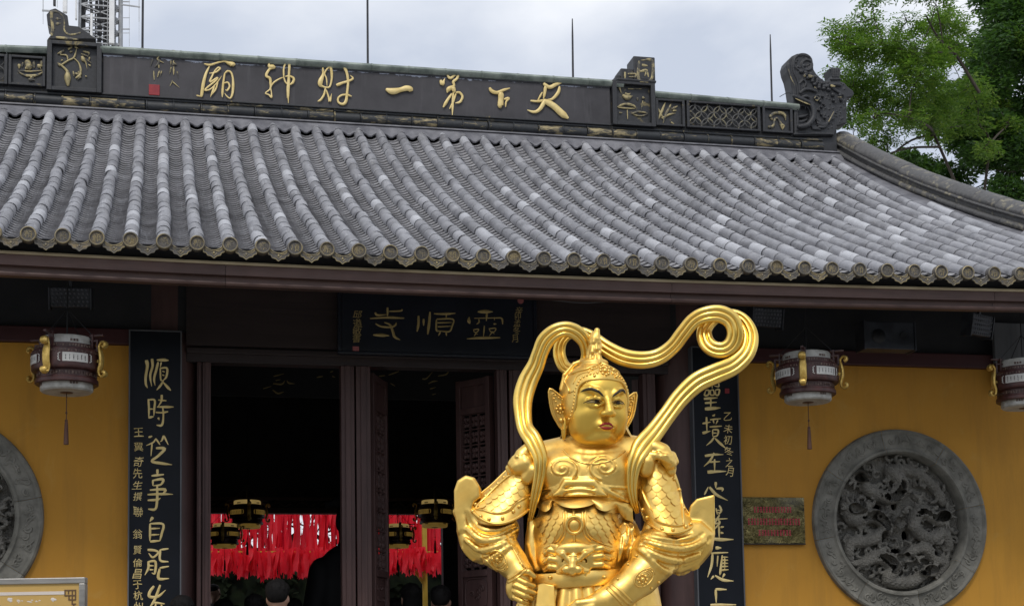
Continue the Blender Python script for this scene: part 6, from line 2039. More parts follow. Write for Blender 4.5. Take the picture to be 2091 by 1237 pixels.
# arm at the viewer's right
bch([(1338, 955, -.01, 36), (1347, 1010, .02, 37), (1362, 1060, .03, 38)], .02)
bpoly([(1318, 1060), (1300, 1118), (1316, 1128), (1350, 1164), (1386, 1172), (1424, 1158), (1446, 1130), (1456, 1092), (1430, 1066)], -.11, .10, .045, .02)
bell(1385, 1112, .045, 62, 40, .125, .04, rot=-4)
bpoly([(1404, 1056), (1408, 1034), (1420, 1021), (1457, 1012), (1458, 1090), (1452, 1126), (1430, 1154), (1416, 1150), (1408, 1096)], -.07, .07, .007, .010)
bch([(1350, 1132, .12, 42), (1305, 1178, .17, 37), (1264, 1214, .20, 30)], .012)
bch([(1340, 1128, .12, 48), (1332, 1138, .13, 46)], .006)
bch([(1262, 1214, .21, 30), (1235, 1228, .225, 25), (1208, 1236, .225, 20)], .02, (1, .8, 1))
for f in ([(1212, 1228, .245, 10), (1180, 1232, .25, 9.5), (1160, 1246, .235, 8)], [(1210, 1238, .25, 10), (1176, 1243, .25, 9.5), (1156, 1258, .235, 8)], [(1212, 1248, .245, 9.5), (1182, 1255, .245, 9), (1164, 1270, .23, 7.5)],
          [(1216, 1258, .235, 9), (1192, 1267, .235, 8.5), (1178, 1280, .225, 7)], [(1240, 1240, .25, 10), (1218, 1262, .262, 9.5), (1204, 1276, .255, 7.5)]):
    bch(f, .006)
# beast masks on the shoulders
for f in ([(1078, 920, .10, 15), (1066, 930, .11, 15)], [(1072, 948, .12, 20), (1058, 952, .12, 16)], [(1052, 938, .12, 9), (1046, 946, .11, 9)], [(1086, 934, .13, 7), (1062, 936, .14, 6)], [(1040, 955, .09, 8), (1044, 962, .09, 9)], [(1088, 962, .13, 16), (1078, 975, .12, 14)],
          [(1336, 914, .10, 16), (1352, 922, .10, 17)], [(1362, 934, .11, 15), (1368, 946, .10, 13)], [(1326, 928, .13, 7), (1350, 932, .14, 7), (1368, 942, .13, 6)], [(1372, 930, .08, 9), (1378, 942, .07, 8)], [(1370, 962, .08, 10), (1372, 956, .08, 9)], [(1322, 944, .12, 16), (1318, 960, .12, 14)]):
    bch(f, .010)
for a, b in ((1056, 932), (1070, 930), (1345, 924), (1360, 930)):
    bell(a, b, .145, 5, 4, .012, .004)
st = body.skin(1)
BVH = BVHTree.FromPolygons([tuple(v) for v in st.v[0]], st.f)


def cast(px, py, tree=None):
    h = (tree or BVH).ray_cast(Vector(CL), Vector(sray(px, py)).normalized())
    if h[0] is None:
        return None, None
    n = h[1]
    if n.dot(Vector(sray(px, py))) > 0:
        n = -n
    return np.array(h[0]), np.array(n)


def on(px, py, off=0.0, tree=None):
    p, n = cast(px, py, tree)
    return None if p is None else p + n * off


def carve(pts, r, off, k=.004, cut=True, n=4):
    """a fold or a groove following the modelled surface: (px, py) or (px, py, radius)"""
    P = smooth_path(np.array([(p[0], p[1], p[2] if len(p) > 2 else r) for p in pts], float), n)
    Q = [(on(a, b, off), w) for a, b, w in P]
    Q = [(q, w * SK) for q, w in Q if q is not None]
    for (q0, w0), (q1, w1) in zip(Q[:-1], Q[1:]):
        if np.linalg.norm(q1 - q0) < .06:
            body.cap(q0, q1, w0, w1, k, cut)


# hanging folds of the sleeves: soft ridges with sharp valleys between
for g in ([(1058, 1074, 3), (1022, 1090, 5), (986, 1092, 6), (962, 1072, 5), (953, 1048, 3)], [(1056, 1088, 3), (1016, 1108, 5), (976, 1112, 6), (949, 1088, 4)], [(1050, 1101, 3), (1010, 1125, 5), (980, 1132, 5), (952, 1112, 3)], [(1048, 1062, 2), (1010, 1072, 4), (980, 1066, 4)],
          [(1312, 1110, 3), (1350, 1124, 5), (1392, 1132, 6), (1430, 1122, 5), (1450, 1098, 3)], [(1322, 1098, 3), (1370, 1108, 5), (1412, 1106, 5), (1436, 1088, 3)], [(1318, 1128, 3), (1352, 1150, 4), (1386, 1156, 5), (1424, 1144, 4), (1446, 1118, 3)], [(1340, 1088, 2), (1380, 1094, 4), (1410, 1086, 3)]):
    carve(g, 4, .002, .010)
for g in ([(1057, 1081, 4), (1020, 1099, 6), (982, 1102, 7), (956, 1080, 5)], [(1053, 1095, 4), (1012, 1117, 6), (978, 1122, 6), (951, 1101, 4)], [(1050, 1108, 4), (1013, 1134, 5), (990, 1148, 5), (966, 1141, 4), (946, 1120, 4)],
          [(1314, 1118, 4), (1350, 1138, 6), (1388, 1145, 6), (1426, 1134, 5)], [(1316, 1104, 4), (1360, 1117, 6), (1405, 1119, 6), (1440, 1104, 4)], [(1302, 1118, 4), (1318, 1130, 5), (1352, 1163, 5), (1386, 1171, 5), (1424, 1157, 5)]):
    carve(g, 5, -.002, .010, False)
# breastplate edge, the folded wrap beneath it, engraved spirals
edge = [(1102, 999), (1138, 994), (1150, 980), (1160, 977), (1208, 977), (1217, 980), (1223, 991), (1278, 996)]
carve([(a, b + 5) for a, b in edge[:3]], 3.5, .002, .004); carve([(a, b + 5) for a, b in edge[5:]], 3.5, .002, .004); carve(edge, 2.6, .0, .003, False)
wp = [(1152, 981), (1216, 981), (1226, 998), (1242, 1015), (1126, 1015), (1142, 998)]
wf = on(1184, 998, .022)[1]
bpoly(wp, wf, wf + .12, .010, .008)
st2 = on(1184, 998)
for y, x0, x1 in ((992, 1150, 1218), (1004, 1142, 1228)):
    body.chain([np.array([Sp(x, y + .004 * (x - 1184) ** 2, .2)[0], wf + .0 + .00001 * (x - 1184) ** 2, Sp(x, y + .004 * (x - 1184) ** 2, .2)[2]]) for x in np.linspace(x0, x1, 9)], [2.6 * SK] * 9, .004, True)
for g in ([(1148, 990, 4), (1124, 1008, 5), (1096, 1026, 4)], [(1220, 990, 4), (1252, 1008, 5), (1290, 1026, 4)]):
    carve(g, 4, .0, .008, False)
for sx, cx, cy in ((-1, 1148, 957), (1, 1235, 954)):
    t_ = np.linspace(.4, 10.8, 40); R = np.interp(t_, [.4, 3, 6.5, 10.8], [4, 11, 22, 36])
    pp = [(cx + sx * r * math.cos(a) * 1.05, cy - r * math.sin(a) * .80) for a, r in zip(t_, R)]
    carve(pp, 2.6, .0015, .002, True, 2)
    carve([(a + (cx - a) * .14, b + (cy - b) * .14) for a, b in pp], 2.2, -.0005, .004, False, 2)
    p, n = cast(cx, cy); body.ell(p, (5.5 * SK, .012, 5.5 * SK), .003)
# gathered side of the coat
for x in (1266, 1276, 1288):
    carve([(x, 1070), (x + 2, 1105), (x - 4, 1145)], 3, .002, .006)
bmb = body.skin(1)
bv = bmb.v[0]
obj("body", bmb, M_GOLD, statue, frame=SF, angle=0)
BVH = BVHTree.FromPolygons([tuple(v) for v in bv], bmb.f)


def ridge_line(m, pts, r, off=.0, n=5, tree=None):
    """a raised line following the surface under traced points"""
    P = smooth_path(np.array(pts, float), n)
    Q = [on(a, b, off, tree) for a, b in P]
    Q = [q for q in Q if q is not None]
    if len(Q) > 2:
        Q = np.array(Q)
        d = np.linalg.norm(np.diff(Q, axis=0), axis=1)
        cut = np.where(d > .05)[0]
        for seg in np.split(Q, cut + 1):
            if len(seg) > 2:
                m.tube(seg, r * SK, 6)


def studs(m, pts, r, tree=None):
    for a, b in pts:
        p, n = cast(a, b, tree)
        if p is not None:
            m.sphere(p + n * r * SK * .3, r * SK, 8, 6)


def inside(poly, x, y):
    c = False; j = len(poly) - 1
    for i in range(len(poly)):
        if (poly[i][1] > y) != (poly[j][1] > y) and x < (poly[j][0] - poly[i][0]) * (y - poly[i][1]) / (poly[j][1] - poly[i][1]) + poly[i][0]:
            c = not c
        j = i
    return c


def scales(poly, ang, sx, sy, lift=.0062, tree=None):
    """rows of overlapping scales laid over the surface inside a traced outline"""
    m = MB()
    ca, sa = math.cos(D2R(ang)), math.sin(D2R(ang))
    cx = sum(p[0] for p in poly) / len(poly); cy = sum(p[1] for p in poly) / len(poly)
    U = [(-.5, -.75), (-.52, -.2), (-.46, .1), (-.27, .36), (0, .5), (.27, .36), (.46, .1), (.52, -.2), (.5, -.75)]
    for j in range(-12, 13):
        for i in range(-12, 13):
            u, v = (i + .5 * (j % 2)) * sx, j * sy
            x, y = cx + u * ca - v * sa, cy + u * sa + v * ca
            if not inside(poly, x, y):
                continue
            V = []
            ok = True
            for (a, b) in U + [(0, -.1), (0, .25)]:
                uu, vv = u + a * sx, v + b * sy * 1.55
                p, n = cast(cx + uu * ca - vv * sa, cy + uu * sa + vv * ca, tree)
                if p is None:
                    ok = False; break
                h = lift * np.interp(b, [-.75, -.2, .5], [-.6, .35, 1.0])
                if (a, b) == (0, -.1): h += lift * .25
                if (a, b) == (0, .25): h += lift * .1
                V.append(p + n * h)
            if not ok or max(np.linalg.norm(V[q] - V[9]) for q in range(9)) > sx * SK * 2.2:
                continue
            base = [V[q] - (V[9] - np.array(CL)) / np.linalg.norm(V[9] - CL) * -.0 for q in range(9)]
            k0 = len(V)
            F = [(q, q + 1, 9) for q in (0, 1, 7)] + [(q, q + 1, 10) for q in (2, 3, 4, 5, 6)] + [(2, 10, 9), (9, 10, 7), (0, 9, 8)]
            toward = (V[9] - CL) / np.linalg.norm(V[9] - CL)
            W = V + [V[q] + toward * lift * 1.8 for q in range(9)]
            F += [(q, 11 + q, 12 + q, q + 1) for q in range(8)]
            m.add(W, F)
    return m


def guard(Lp, Rp, bulge, w0, dep, name="arm_guard"):
    """a curved plate over the upper arm, flaring at its lower rim; returns its surface for the relief"""
    ns, nt = 22, 25
    Ls, Rs = smooth_path(np.array(Lp, float), 6), smooth_path(np.array(Rp, float), 6)
    s_ = np.linspace(0, 1, ns)
    Li = np.stack([np.interp(s_, np.linspace(0, 1, len(Ls)), Ls[:, i]) for i in (0, 1)], 1); Ri = np.stack([np.interp(s_, np.linspace(0, 1, len(Rs)), Rs[:, i]) for i in (0, 1)], 1)
    G = np.zeros((ns, nt, 3)); B = np.zeros((ns, nt, 3))
    for i, s in enumerate(s_):
        for q, t in enumerate(np.linspace(-1, 1, nt)):
            x, y = Li[i] * (1 - t) / 2 + Ri[i] * (1 + t) / 2 + np.array(bulge) * (1 - t * t) * s ** 2.2
            D = np.interp(s, np.linspace(0, 1, len(dep)), dep)
            w = np.interp(s, np.linspace(0, 1, len(w0)), w0) + D * math.sqrt(max(0, 1 - (.97 * t) ** 2))
            G[i, q] = Sp(x, y, w); B[i, q] = Sp(x, y, w - .016)
    m = MB(); m.grid(G); V = G.reshape(-1, 3).copy(); F = list(m.f)
    m.grid(B[:, ::-1])
    for A_, C_ in ((G[-1], B[-1]), (B[0], G[0])):
        m.grid(np.stack([A_, C_], 0))
    for A_, C_ in ((G[:, 0], B[:, 0]), (B[:, -1], G[:, -1])):
        m.grid(np.stack([A_, C_], 0)[::-1])
    obj(name, m, M_GOLD, statue, frame=SF, angle=50)
    rim = MB(); rim.tube(G[-1], 3.0 * SK, 7); rim.tube(G[2:, 0], 2.2 * SK, 6); rim.tube(G[2:, -1], 2.2 * SK, 6)
    obj("guard_rim", rim, M_GOLD, statue, frame=SF, angle=0)
    return BVHTree.FromPolygons([tuple(v) for v in V], F)


GA = guard([(1058, 938), (1030, 964), (1003, 990), (976, 1012), (956, 1032)], [(1092, 935), (1102, 960), (1103, 985), (1096, 1008), (1086, 1034)], (-6, 36), (-.01, .0, .01, .02), (.105, .115, .125, .16))
GB = guard([(1310, 945), (1303, 975), (1301, 1005), (1307, 1035), (1316, 1060)], [(1364, 938), (1378, 968), (1388, 1000), (1396, 1032), (1422, 1068)], (0, 24), (-.01, .0, .01, .02), (.115, .125, .13, .165))
# scale armour, its borders, bolts
PA = [(1058, 962), (1082, 964), (1088, 985), (1078, 1008), (1052, 1022), (1040, 1036), (1018, 1044), (990, 1038), (978, 1034), (1002, 1010), (1030, 985)]
PB = [(1314, 950), (1330, 945), (1362, 950), (1370, 965), (1384, 1010), (1392, 1056), (1388, 1068), (1360, 1066), (1340, 1056), (1332, 1036), (1322, 1015), (1312, 990)]
PC1 = [(1104, 1046), (1145, 1044), (1146, 1075), (1138, 1095), (1118, 1108), (1104, 1100), (1096, 1070)]
PC2 = [(1200, 1046), (1240, 1050), (1262, 1058), (1276, 1072), (1268, 1098), (1258, 1112), (1225, 1102), (1208, 1088), (1200, 1068)]
obj("scale_armour", scales(PA, 20, 17, 12.5, tree=GA), M_GOLD, statue, frame=SF, angle=50)
obj("scale_armour", scales(PB, 2, 19, 13, tree=GB), M_GOLD, statue, frame=SF, angle=50)
obj("scale_armour", scales(PC1, -8, 15.5, 11.5), M_GOLD, statue, frame=SF, angle=50)
obj("scale_armour", scales(PC2, 8, 16.5, 11.5), M_GOLD, statue, frame=SF, angle=50)
m = MB()
for poly, o_, tr_g in ((PA, 5, GA), (PB, 5, GB)):
    cx = sum(p[0] for p in poly) / len(poly); cy = sum(p[1] for p in poly) / len(poly)
    pp = [(a + (a - cx) / math.hypot(a - cx, b - cy) * o_, b + (b - cy) / math.hypot(a - cx, b - cy) * o_) for a, b in poly]
    ridge_line(m, pp + pp[:1], 2.8, .001, 5, tr_g)
# coat centre strip, chest spirals
for pl_ in ([(1150, 1042), (1151, 1065), (1147, 1088), (1135, 1106), (1112, 1118)], [(1195, 1042), (1195, 1065), (1200, 1088), (1218, 1104), (1250, 1116)], [(1156, 1044), (1157, 1068), (1152, 1092), (1142, 1108)], [(1189, 1044), (1190, 1068), (1194, 1090), (1206, 1104)]):
    ridge_line(m, pl_, 2.4, .0)
ridge_line(m, [(1150, 918), (1165, 934), (1192, 945), (1215, 947), (1240, 942), (1262, 931), (1276, 920)], 2.2, .0)
obj("armour_border", m, M_GOLD, statue, frame=SF, angle=60)
m = MB()
studs(m, [(972, 1030), (966, 1044), (982, 1054), (999, 1060), (1026, 1058), (1048, 1044), (1060, 1034), (1082, 1018), (1090, 998), (1043, 963), (1030, 975), (1018, 988), (1004, 1000), (992, 1013)], 4, GA)
studs(m, [(1296, 995), (1302, 1018), (1313, 1040), (1322, 1056), (1330, 1076), (1352, 1080), (1374, 1081), (1400, 1075), (1410, 1070), (1376, 978), (1386, 1000), (1392, 1020), (1396, 1038)], 4, GB)
studs(m, [(1126, 1183), (1233, 1183), (1098, 1172)], 4.2)
studs(m, [(1056, 1130), (1062, 1148), (1066, 1152), (1005, 1162), (1018, 1176), (1030, 1188)], 2.6); studs(m, [(1283, 1152), (1300, 1134), (1262, 1182), (1345, 1188), (1330, 1200)], 2.8)
obj("rivet", m, M_GOLD, statue, frame=SF, angle=0, kind="stuff")
# forearm medallions and cuffs
for cx, cy, ang in ((1015, 1140, 55), (1312, 1182, -42)):
    m = MB()
    for q in range(8):
        a = q * math.pi / 4; studs(m, [(cx + 9 * math.cos(a), cy + 9 * math.sin(a))], 2.8)
    studs(m, [(cx, cy)], 4.6)
    t_ = np.linspace(0, 2 * math.pi, 13); ca, sa = math.cos(D2R(ang)), math.sin(D2R(ang))
    ridge_line(m, [(cx + ca * 4 + 22 * math.cos(a) * ca - 15 * math.sin(a) * sa, cy + sa * 4 + 22 * math.cos(a) * sa + 15 * math.sin(a) * ca) for a in t_], 2.0, 0, 3)
    for q in range(4):
        ridge_line(m, [(cx + ca * (14 + 4 * q) + sa * 9, cy + sa * (14 + 4 * q) - ca * 9), (cx + ca * (17 + 4 * q), cy + sa * (17 + 4 * q)), (cx + ca * (14 + 4 * q) - sa * 9, cy + sa * (14 + 4 * q) + ca * 9)], 1.5, 0, 3)
    obj("bracer_ornament", m, M_GOLD, statue, frame=SF, angle=0)
for side in (([(1034, 1184), (1050, 1175), (1072, 1158)], [(1037, 1189), (1054, 1180), (1076, 1162)], [(988, 1138), (1010, 1160), (1036, 1186)], [(1043, 1112), (1056, 1134), (1068, 1156)]),
             ([(1244, 1196), (1262, 1212), (1284, 1234)], [(1239, 1201), (1256, 1217), (1277, 1240)], [(1250, 1191), (1268, 1206), (1290, 1228)])):
    m = MB()
    for pl_ in side:
        ridge_line(m, pl_, 2.6, 0)
    obj("bracer_edge", m, M_GOLD, statue, frame=SF, angle=0)


# sash flap below the chest with its rippling hem
def sheet(m, top, bot, rows=6, thick=.008, off=(.004, .014), wave=None):
    T, Bm = smooth_path(np.array(top, float), 5), smooth_path(np.array(bot, float), 5)
    n = 46
    T = np.stack([np.interp(np.linspace(0, 1, n), np.linspace(0, 1, len(T)), T[:, i]) for i in range(2)], 1)
    Bm = np.stack([np.interp(np.linspace(0, 1, n), np.linspace(0, 1, len(Bm)), Bm[:, i]) for i in range(Bm.shape[1])], 1)
    G = []
    for i in range(n):
        a, b = on(*T[i, :2], off[0]), on(*Bm[i, :2], off[1])
        a = Sp(*T[i, :2], .12) if a is None else a
        b = Sp(*Bm[i, :2], .16) if b is None else b
        b = b + np.array([0, -1, 0]) * (Bm[i, 2] if Bm.shape[1] > 2 else 0)
        G.append([a * (1 - s) + b * s + np.array([0, -.012 * math.sin(math.pi * s), 0]) for s in np.linspace(0, 1, rows)])
    G = np.array(G)
    m.grid(G[:, ::-1]); B2 = G + np.array([0, thick, 0]); m.grid(B2)
    m.grid(np.stack([G[:, -1], B2[:, -1]], 1)); m.grid(np.stack([B2[:, 0], G[:, 0]], 1))


m = MB()
sheet(m, [(1100, 1022), (1130, 1018), (1184, 1014), (1238, 1018), (1290, 1028)],
      [(1102, 1034, .0), (1112, 1047, .012), (1122, 1047, .018), (1130, 1036, .0), (1132, 1024, -.012), (1142, 1033, .004), (1158, 1040, .018), (1180, 1041, .02), (1204, 1036, .016), (1220, 1025, -.004), (1212, 1034, -.012), (1222, 1044, .008), (1236, 1047, .02), (1250, 1038, .012), (1257, 1034, -.008), (1260, 1044, .0), (1272, 1062, .012), (1290, 1068, .006)])
obj("sash_flap", m, M_GOLD, statue, frame=SF, angle=60)
# ring and pendant on the belly
m = MB()
c = on(1173, 1072, .012)
t_ = np.linspace(0, 2 * math.pi, 29)[:-1]
m.tube([c + np.array([15 * SK * math.cos(a), -.004 * math.sin(a), 16 * SK * math.sin(a)]) for a in t_], 3.1 * SK, 8, closed=True)
m.sphere(c + np.array([0, .012, 0]), (13 * SK, .014, 14 * SK), 20, 10)
m.sphere(on(1172, 1053, .01), 3.6 * SK, 8, 6); m.tube([on(1172, 1042, .006), on(1172, 1053, .01)], 2.6 * SK, 6); m.tube([on(1173, 1088, .008), on(1173, 1104, .008)], 2.8 * SK, 6)
obj("belly_ring", m, M_GOLD, statue, frame=SF, angle=60)

# beast mask on the belt
b0 = on(1175, 1145, 0)
l2, h2 = Sp(1100, 1190, .1), Sp(1266, 1098, .1)
li = Clay((l2[0], b0[1] - .10, l2[2]), (h2[0], b0[1] + .12, h2[2]), .0034)


def lch(lst, k=.006):
    P, R = [], []
    for a, b, off, r in lst:
        p = on(a, b, off * 1.35); P.append(p if p is not None else Sp(a, b, .2)); R.append(r * SK)
    if len(P) == 1: P, R = P * 2, R * 2
    li.chain(P, R, k)


def lell(a, b, off, rx, ry, rd, k=.006, cut=False):
    p = on(a, b, off * 1.3)
    li.ell(p, (rx * SK, rd, ry * SK), k, None, cut)


lell(1175, 1140, .0, 38, 34, .030, .015); lell(1173, 1120, .02, 33, 12, .022, .008)
lch([(1142, 1127, .022, 5), (1152, 1132, .030, 6.5), (1163, 1143, .030, 4)]); lch([(1206, 1125, .022, 5), (1194, 1131, .030, 6.5), (1182, 1142, .030, 4)])
for x in (1156, 1190):
    lell(x, 1144, .010, 9, 7, .018, .004, True); lell(x, 1145, .014, 5.5, 5, .013, .002)
lch([(1172, 1134, .022, 7), (1171, 1146, .030, 7), (1170, 1154, .036, 9)])
for q in range(3):
    lch([(1164, 1135 + 4 * q, .032, 2), (1178, 1135 + 4 * q, .032, 2)], .003)
lch([(1159, 1157, .034, 9)]); lch([(1181, 1157, .034, 9)]); lch([(1170, 1160, .04, 7)])
lch([(1152, 1160, .024, 6), (1144, 1164, .018, 5), (1140, 1172, .014, 4)]); lch([(1188, 1160, .024, 6), (1198, 1162, .018, 5), (1203, 1170, .014, 4)])
lell(1170, 1170, .018, 15, 5, .016, .004, True)
lch([(1154, 1167, .026, 3.4), (1158, 1182, .026, 1.5)], .003); lch([(1194, 1166, .026, 3.4), (1192, 1182, .026, 1.5)], .003)
lch([(1160, 1176, .02, 4), (1171, 1179, .024, 5), (1184, 1176, .02, 4)])
lch([(1140, 1118, .014, 7), (1130, 1113, .016, 3)]); lch([(1203, 1117, .014, 7), (1214, 1113, .016, 3)])
for y in (1127, 1143, 1157):
    lch([(1140, y, .008, 6), (1126, y - 3, .014, 6), (1116, y + 3, .010, 4), (1110, y + 2, .004, 2)])
    lch([(1140, y + 5, .006, 3), (1124, y + 4, .008, 3), (1112, y + 9, .004, 1.5)], .003)
for y in (1122, 1137, 1152):
    lch([(1210, y, .008, 6), (1226, y - 2, .014, 6), (1240, y + 3, .010, 4), (1252, y + 3, .004, 2)])
    lch([(1210, y + 5, .006, 3), (1228, y + 4, .008, 3), (1250, y + 8, .004, 1.5)], .003)
obj("belt_mask", li.skin(1), M_GOLD, statue, frame=SF, angle=0)

# belt, pleated skirt, robe to the ground, pedestal
c0 = Sp(1177, 1182, 0)
m = MB(); G = []
for a in np.linspace(0, 2 * math.pi, 49):
    row = []
    for (dr, dz) in ((.0, -.040), (.016, -.036), (.022, -.02), (.022, .02), (.016, .034), (.0, .038)):
        row.append((c0[0] + (95 * SK + dr) * math.cos(a), (.215 + dr) * math.sin(a) * 1.0, c0[2] + dz + .012 * math.cos(a) - .012 * (-math.sin(a))))
    G.append(row)
m.grid(np.array(G))
obj("belt", m, M_GOLD, statue, frame=SF, angle=40)
studs_m = MB()
for x in (1126, 1233):
    p = Sp(x, 1183, .0); a = math.acos(max(-1, min(1, (p[0] - c0[0]) / (95 * SK + .022))))
    studs_m.sphere((c0[0] + (95 * SK + .024) * math.cos(a), -(.215 + .024) * math.sin(a), p[2]), 4.2 * SK, 10, 7)
obj("belt_stud", studs_m, M_GOLD, statue, frame=SF, angle=0)
zt_, zb2 = c0[2] - .02, .52
m = MB(); G = []
N = 220
for a in np.linspace(0, 2 * math.pi, N + 1):
    row = []
    for s in np.linspace(0, 1, 16):
        z = zt_ + (zb2 - zt_) * s
        front = max(0.0, -math.sin(a))
        rx = (92 + 60 * s ** .35) * SK * 1.0; ry = .20 + .10 * s ** .5
        pl = (.010 + .012 * min(1, s * 6)) * abs(math.sin(a * 13 + .4 * math.sin(3 * s))) + .012 * math.sin(a * 5 + 2) * s
        row.append((c0[0] + .02 * s + (rx + pl) * math.cos(a), (ry + pl * 1.2) * math.sin(a), z))
    G.append(row)
m.grid(np.array(G))
obj("skirt", m, M_GOLD, statue, frame=SF, angle=50)
# flat front panel at the hip and the flowing robe behind the forearm
m = MB()
pp = [(1098, 1192, .215), (1108, 1190, .235), (1132, 1194, .245), (1138, 1300, .27), (1104, 1300, .265), (1092, 1250, .25)]
Q = [Sp(a, b, w) for a, b, w in pp]
m.prism([tuple(q) for q in Q], (0, .03, 0)); obj("hip_panel", m, M_GOLD, statue, frame=SF, angle=50, bevel=.006)
m = MB(); G = []
for i, (a, w) in enumerate(((1296, .06), (1312, .13), (1324, .15), (1336, .12), (1348, .11), (1360, .05), (1366, -.05))):
    G.append([Sp(a - 14 + 4 * s * (i - 1) - (1 - s) * 18, 1150 + 190 * s, w - .10 * (1 - s) + .02 * math.sin(3 * s + i)) for s in np.linspace(0, 1, 9)])
G = np.array(G); m.grid(G[:, ::-1]); m.grid(G + np.array([0, .02, 0]))
obj("robe_fold", m, M_GOLD, statue, frame=SF, angle=70)
m = MB(); m.lathe([(.52, 0), (.52, .08), (.47, .11), (.43, .2), (.45, .30), (.50, .36), (.50, .44), (.44, .52), (.0, .525)], (c0[0], 0, 0), 40)
obj("pedestal", m, M_GOLD, statue, frame=SF, angle=40)
for q in range(16):
    a = q * math.pi / 8
    m = MB(); R_m = Matrix.Translation((c0[0], 0, 0)) @ Matrix.Rotation(a, 4, "Z")
    m.sphere((0, 0, 0), (.055, .095, .07), 10, 7); m.v[0] = xf(m.v[0] + np.array([0, -.47, .25]), R_m)
    obj("lotus_petal", m, M_GOLD, statue, frame=SF, angle=0)

# ------------------------------------------------------------------ the floating ribbon
RB = [(1083, 1060, .06, 4), (1089, 1030, .10, 7), (1097, 995, .135, 9), (1103, 960, .15, 11), (1102, 930, .15, 13), (1088, 898, .13, 15), (1073, 874, .09, 14), (1068, 845, .06, 15), (1068, 812, .04, 17), (1078, 778, .03, 17), (1094, 746, .03, 15), (1103, 720, .04, 14),
      (1114, 696, .05, 15), (1134, 678, .06, 14), (1158, 672, .06, 13), (1181, 682, .05, 13), (1197, 704, .03, 12), (1198, 734, .0, 11), (1178, 756, -.04, 11), (1154, 750, -.07, 11), (1142, 724, -.09, 11), (1146, 698, -.09, 10), (1163, 682, -.09, 9), (1186, 679, -.085, 10), (1212, 692, -.07, 12),
      (1240, 713, -.05, 14), (1275, 730, -.04, 15), (1312, 735, -.04, 15), (1345, 728, -.04, 14), (1373, 708, -.03, 13), (1395, 680, -.02, 13), (1416, 655, -.01, 13), (1440, 643, .0, 14), (1470, 641, .0, 15), (1493, 654, .0, 15), (1501, 678, .0, 14), (1495, 701, -.005, 14), (1478, 714, -.01, 14), (1457, 712, -.02, 14),
      (1442, 698, -.04, 14), (1438, 676, -.06, 13), (1450, 656, -.08, 12), (1474, 643, -.09, 10), (1502, 644, -.085, 10), (1522, 660, -.07, 12), (1532, 688, -.05, 14), (1524, 720, -.03, 15), (1498, 746, -.01, 16), (1462, 762, .01, 17), (1424, 780, .02, 17), (1391, 810, .03, 16), (1364, 845, .05, 15), (1338, 880, .08, 16), (1312, 912, .12, 18),
      (1298, 938, .145, 14), (1292, 965, .145, 11), (1290, 995, .13, 9), (1294, 1022, .10, 7), (1300, 1042, .06, 4)]
P = smooth_path(np.array(RB, float), 7)
C3 = np.array([Sp(a, b, w) for a, b, w, r in P])
T3 = np.gradient(C3, axis=0); T3 /= np.linalg.norm(T3, axis=1)[:, None]
m = MB(); rows = []
prof = []
for u in np.linspace(-1, 1, 25):                            # front with three rounded cords
    prof.append((u, -.46 - .14 * abs(math.cos(u * math.pi * 1.5)) ** .6 * (1 - .2 * abs(u)) + .12 * u * u))
prof += [(1.04, 0.0), (.98, .42), (.5, .50), (0, .46), (-.5, .50), (-.98, .42), (-1.04, 0.0)]
for c, t, w in zip(C3, T3, P[:, 3]):
    v = c - CL; v /= np.linalg.norm(v)
    n = np.cross(t, v); n /= np.linalg.norm(n); d = np.cross(n, t); d *= np.sign(d @ v)
    W = w * SK * 1.12; D = .040 + .28 * W
    rows.append([c + n * (a * W) + d * (b * D) for a, b in prof])
G = np.array(rows)
G = np.concatenate([G, G[:, :1]], 1)
m.grid(G)
nn = len(prof)
m.add(G[0][:-1], [tuple(range(nn))]); m.add(G[-1][:-1], [tuple(range(nn))[::-1]])
obj("ribbon", m, M_GOLDR, statue, frame=SF, angle=70)

# ------------------------------------------------------------------ the head
hc = Sp(1213, 827, .06)
HF_l = Matrix.Translation(Vector(hc)) @ Matrix.Rotation(D2R(21), 4, "Z") @ Matrix.Rotation(D2R(6), 4, "X")
HF = SF @ HF_l
u_ = SK


SX = 1.0


def q3(x, y, z):
    return np.array([x * SX, y, z]) * u_


hd = Clay(q3(-80, -100, -130), q3(80, 90, 100), .0030)


def he(x, y, z, rx, ry, rz, k=8, cut=False, R=None):
    hd.ell(q3(x, y, z), (rx * u_, ry * u_, rz * u_), k * u_, R, cut)


def hch(lst, k=4, cut=False):
    hd.chain([q3(*p[:3]) for p in lst], [p[3] * u_ for p in lst], k * u_, cut)


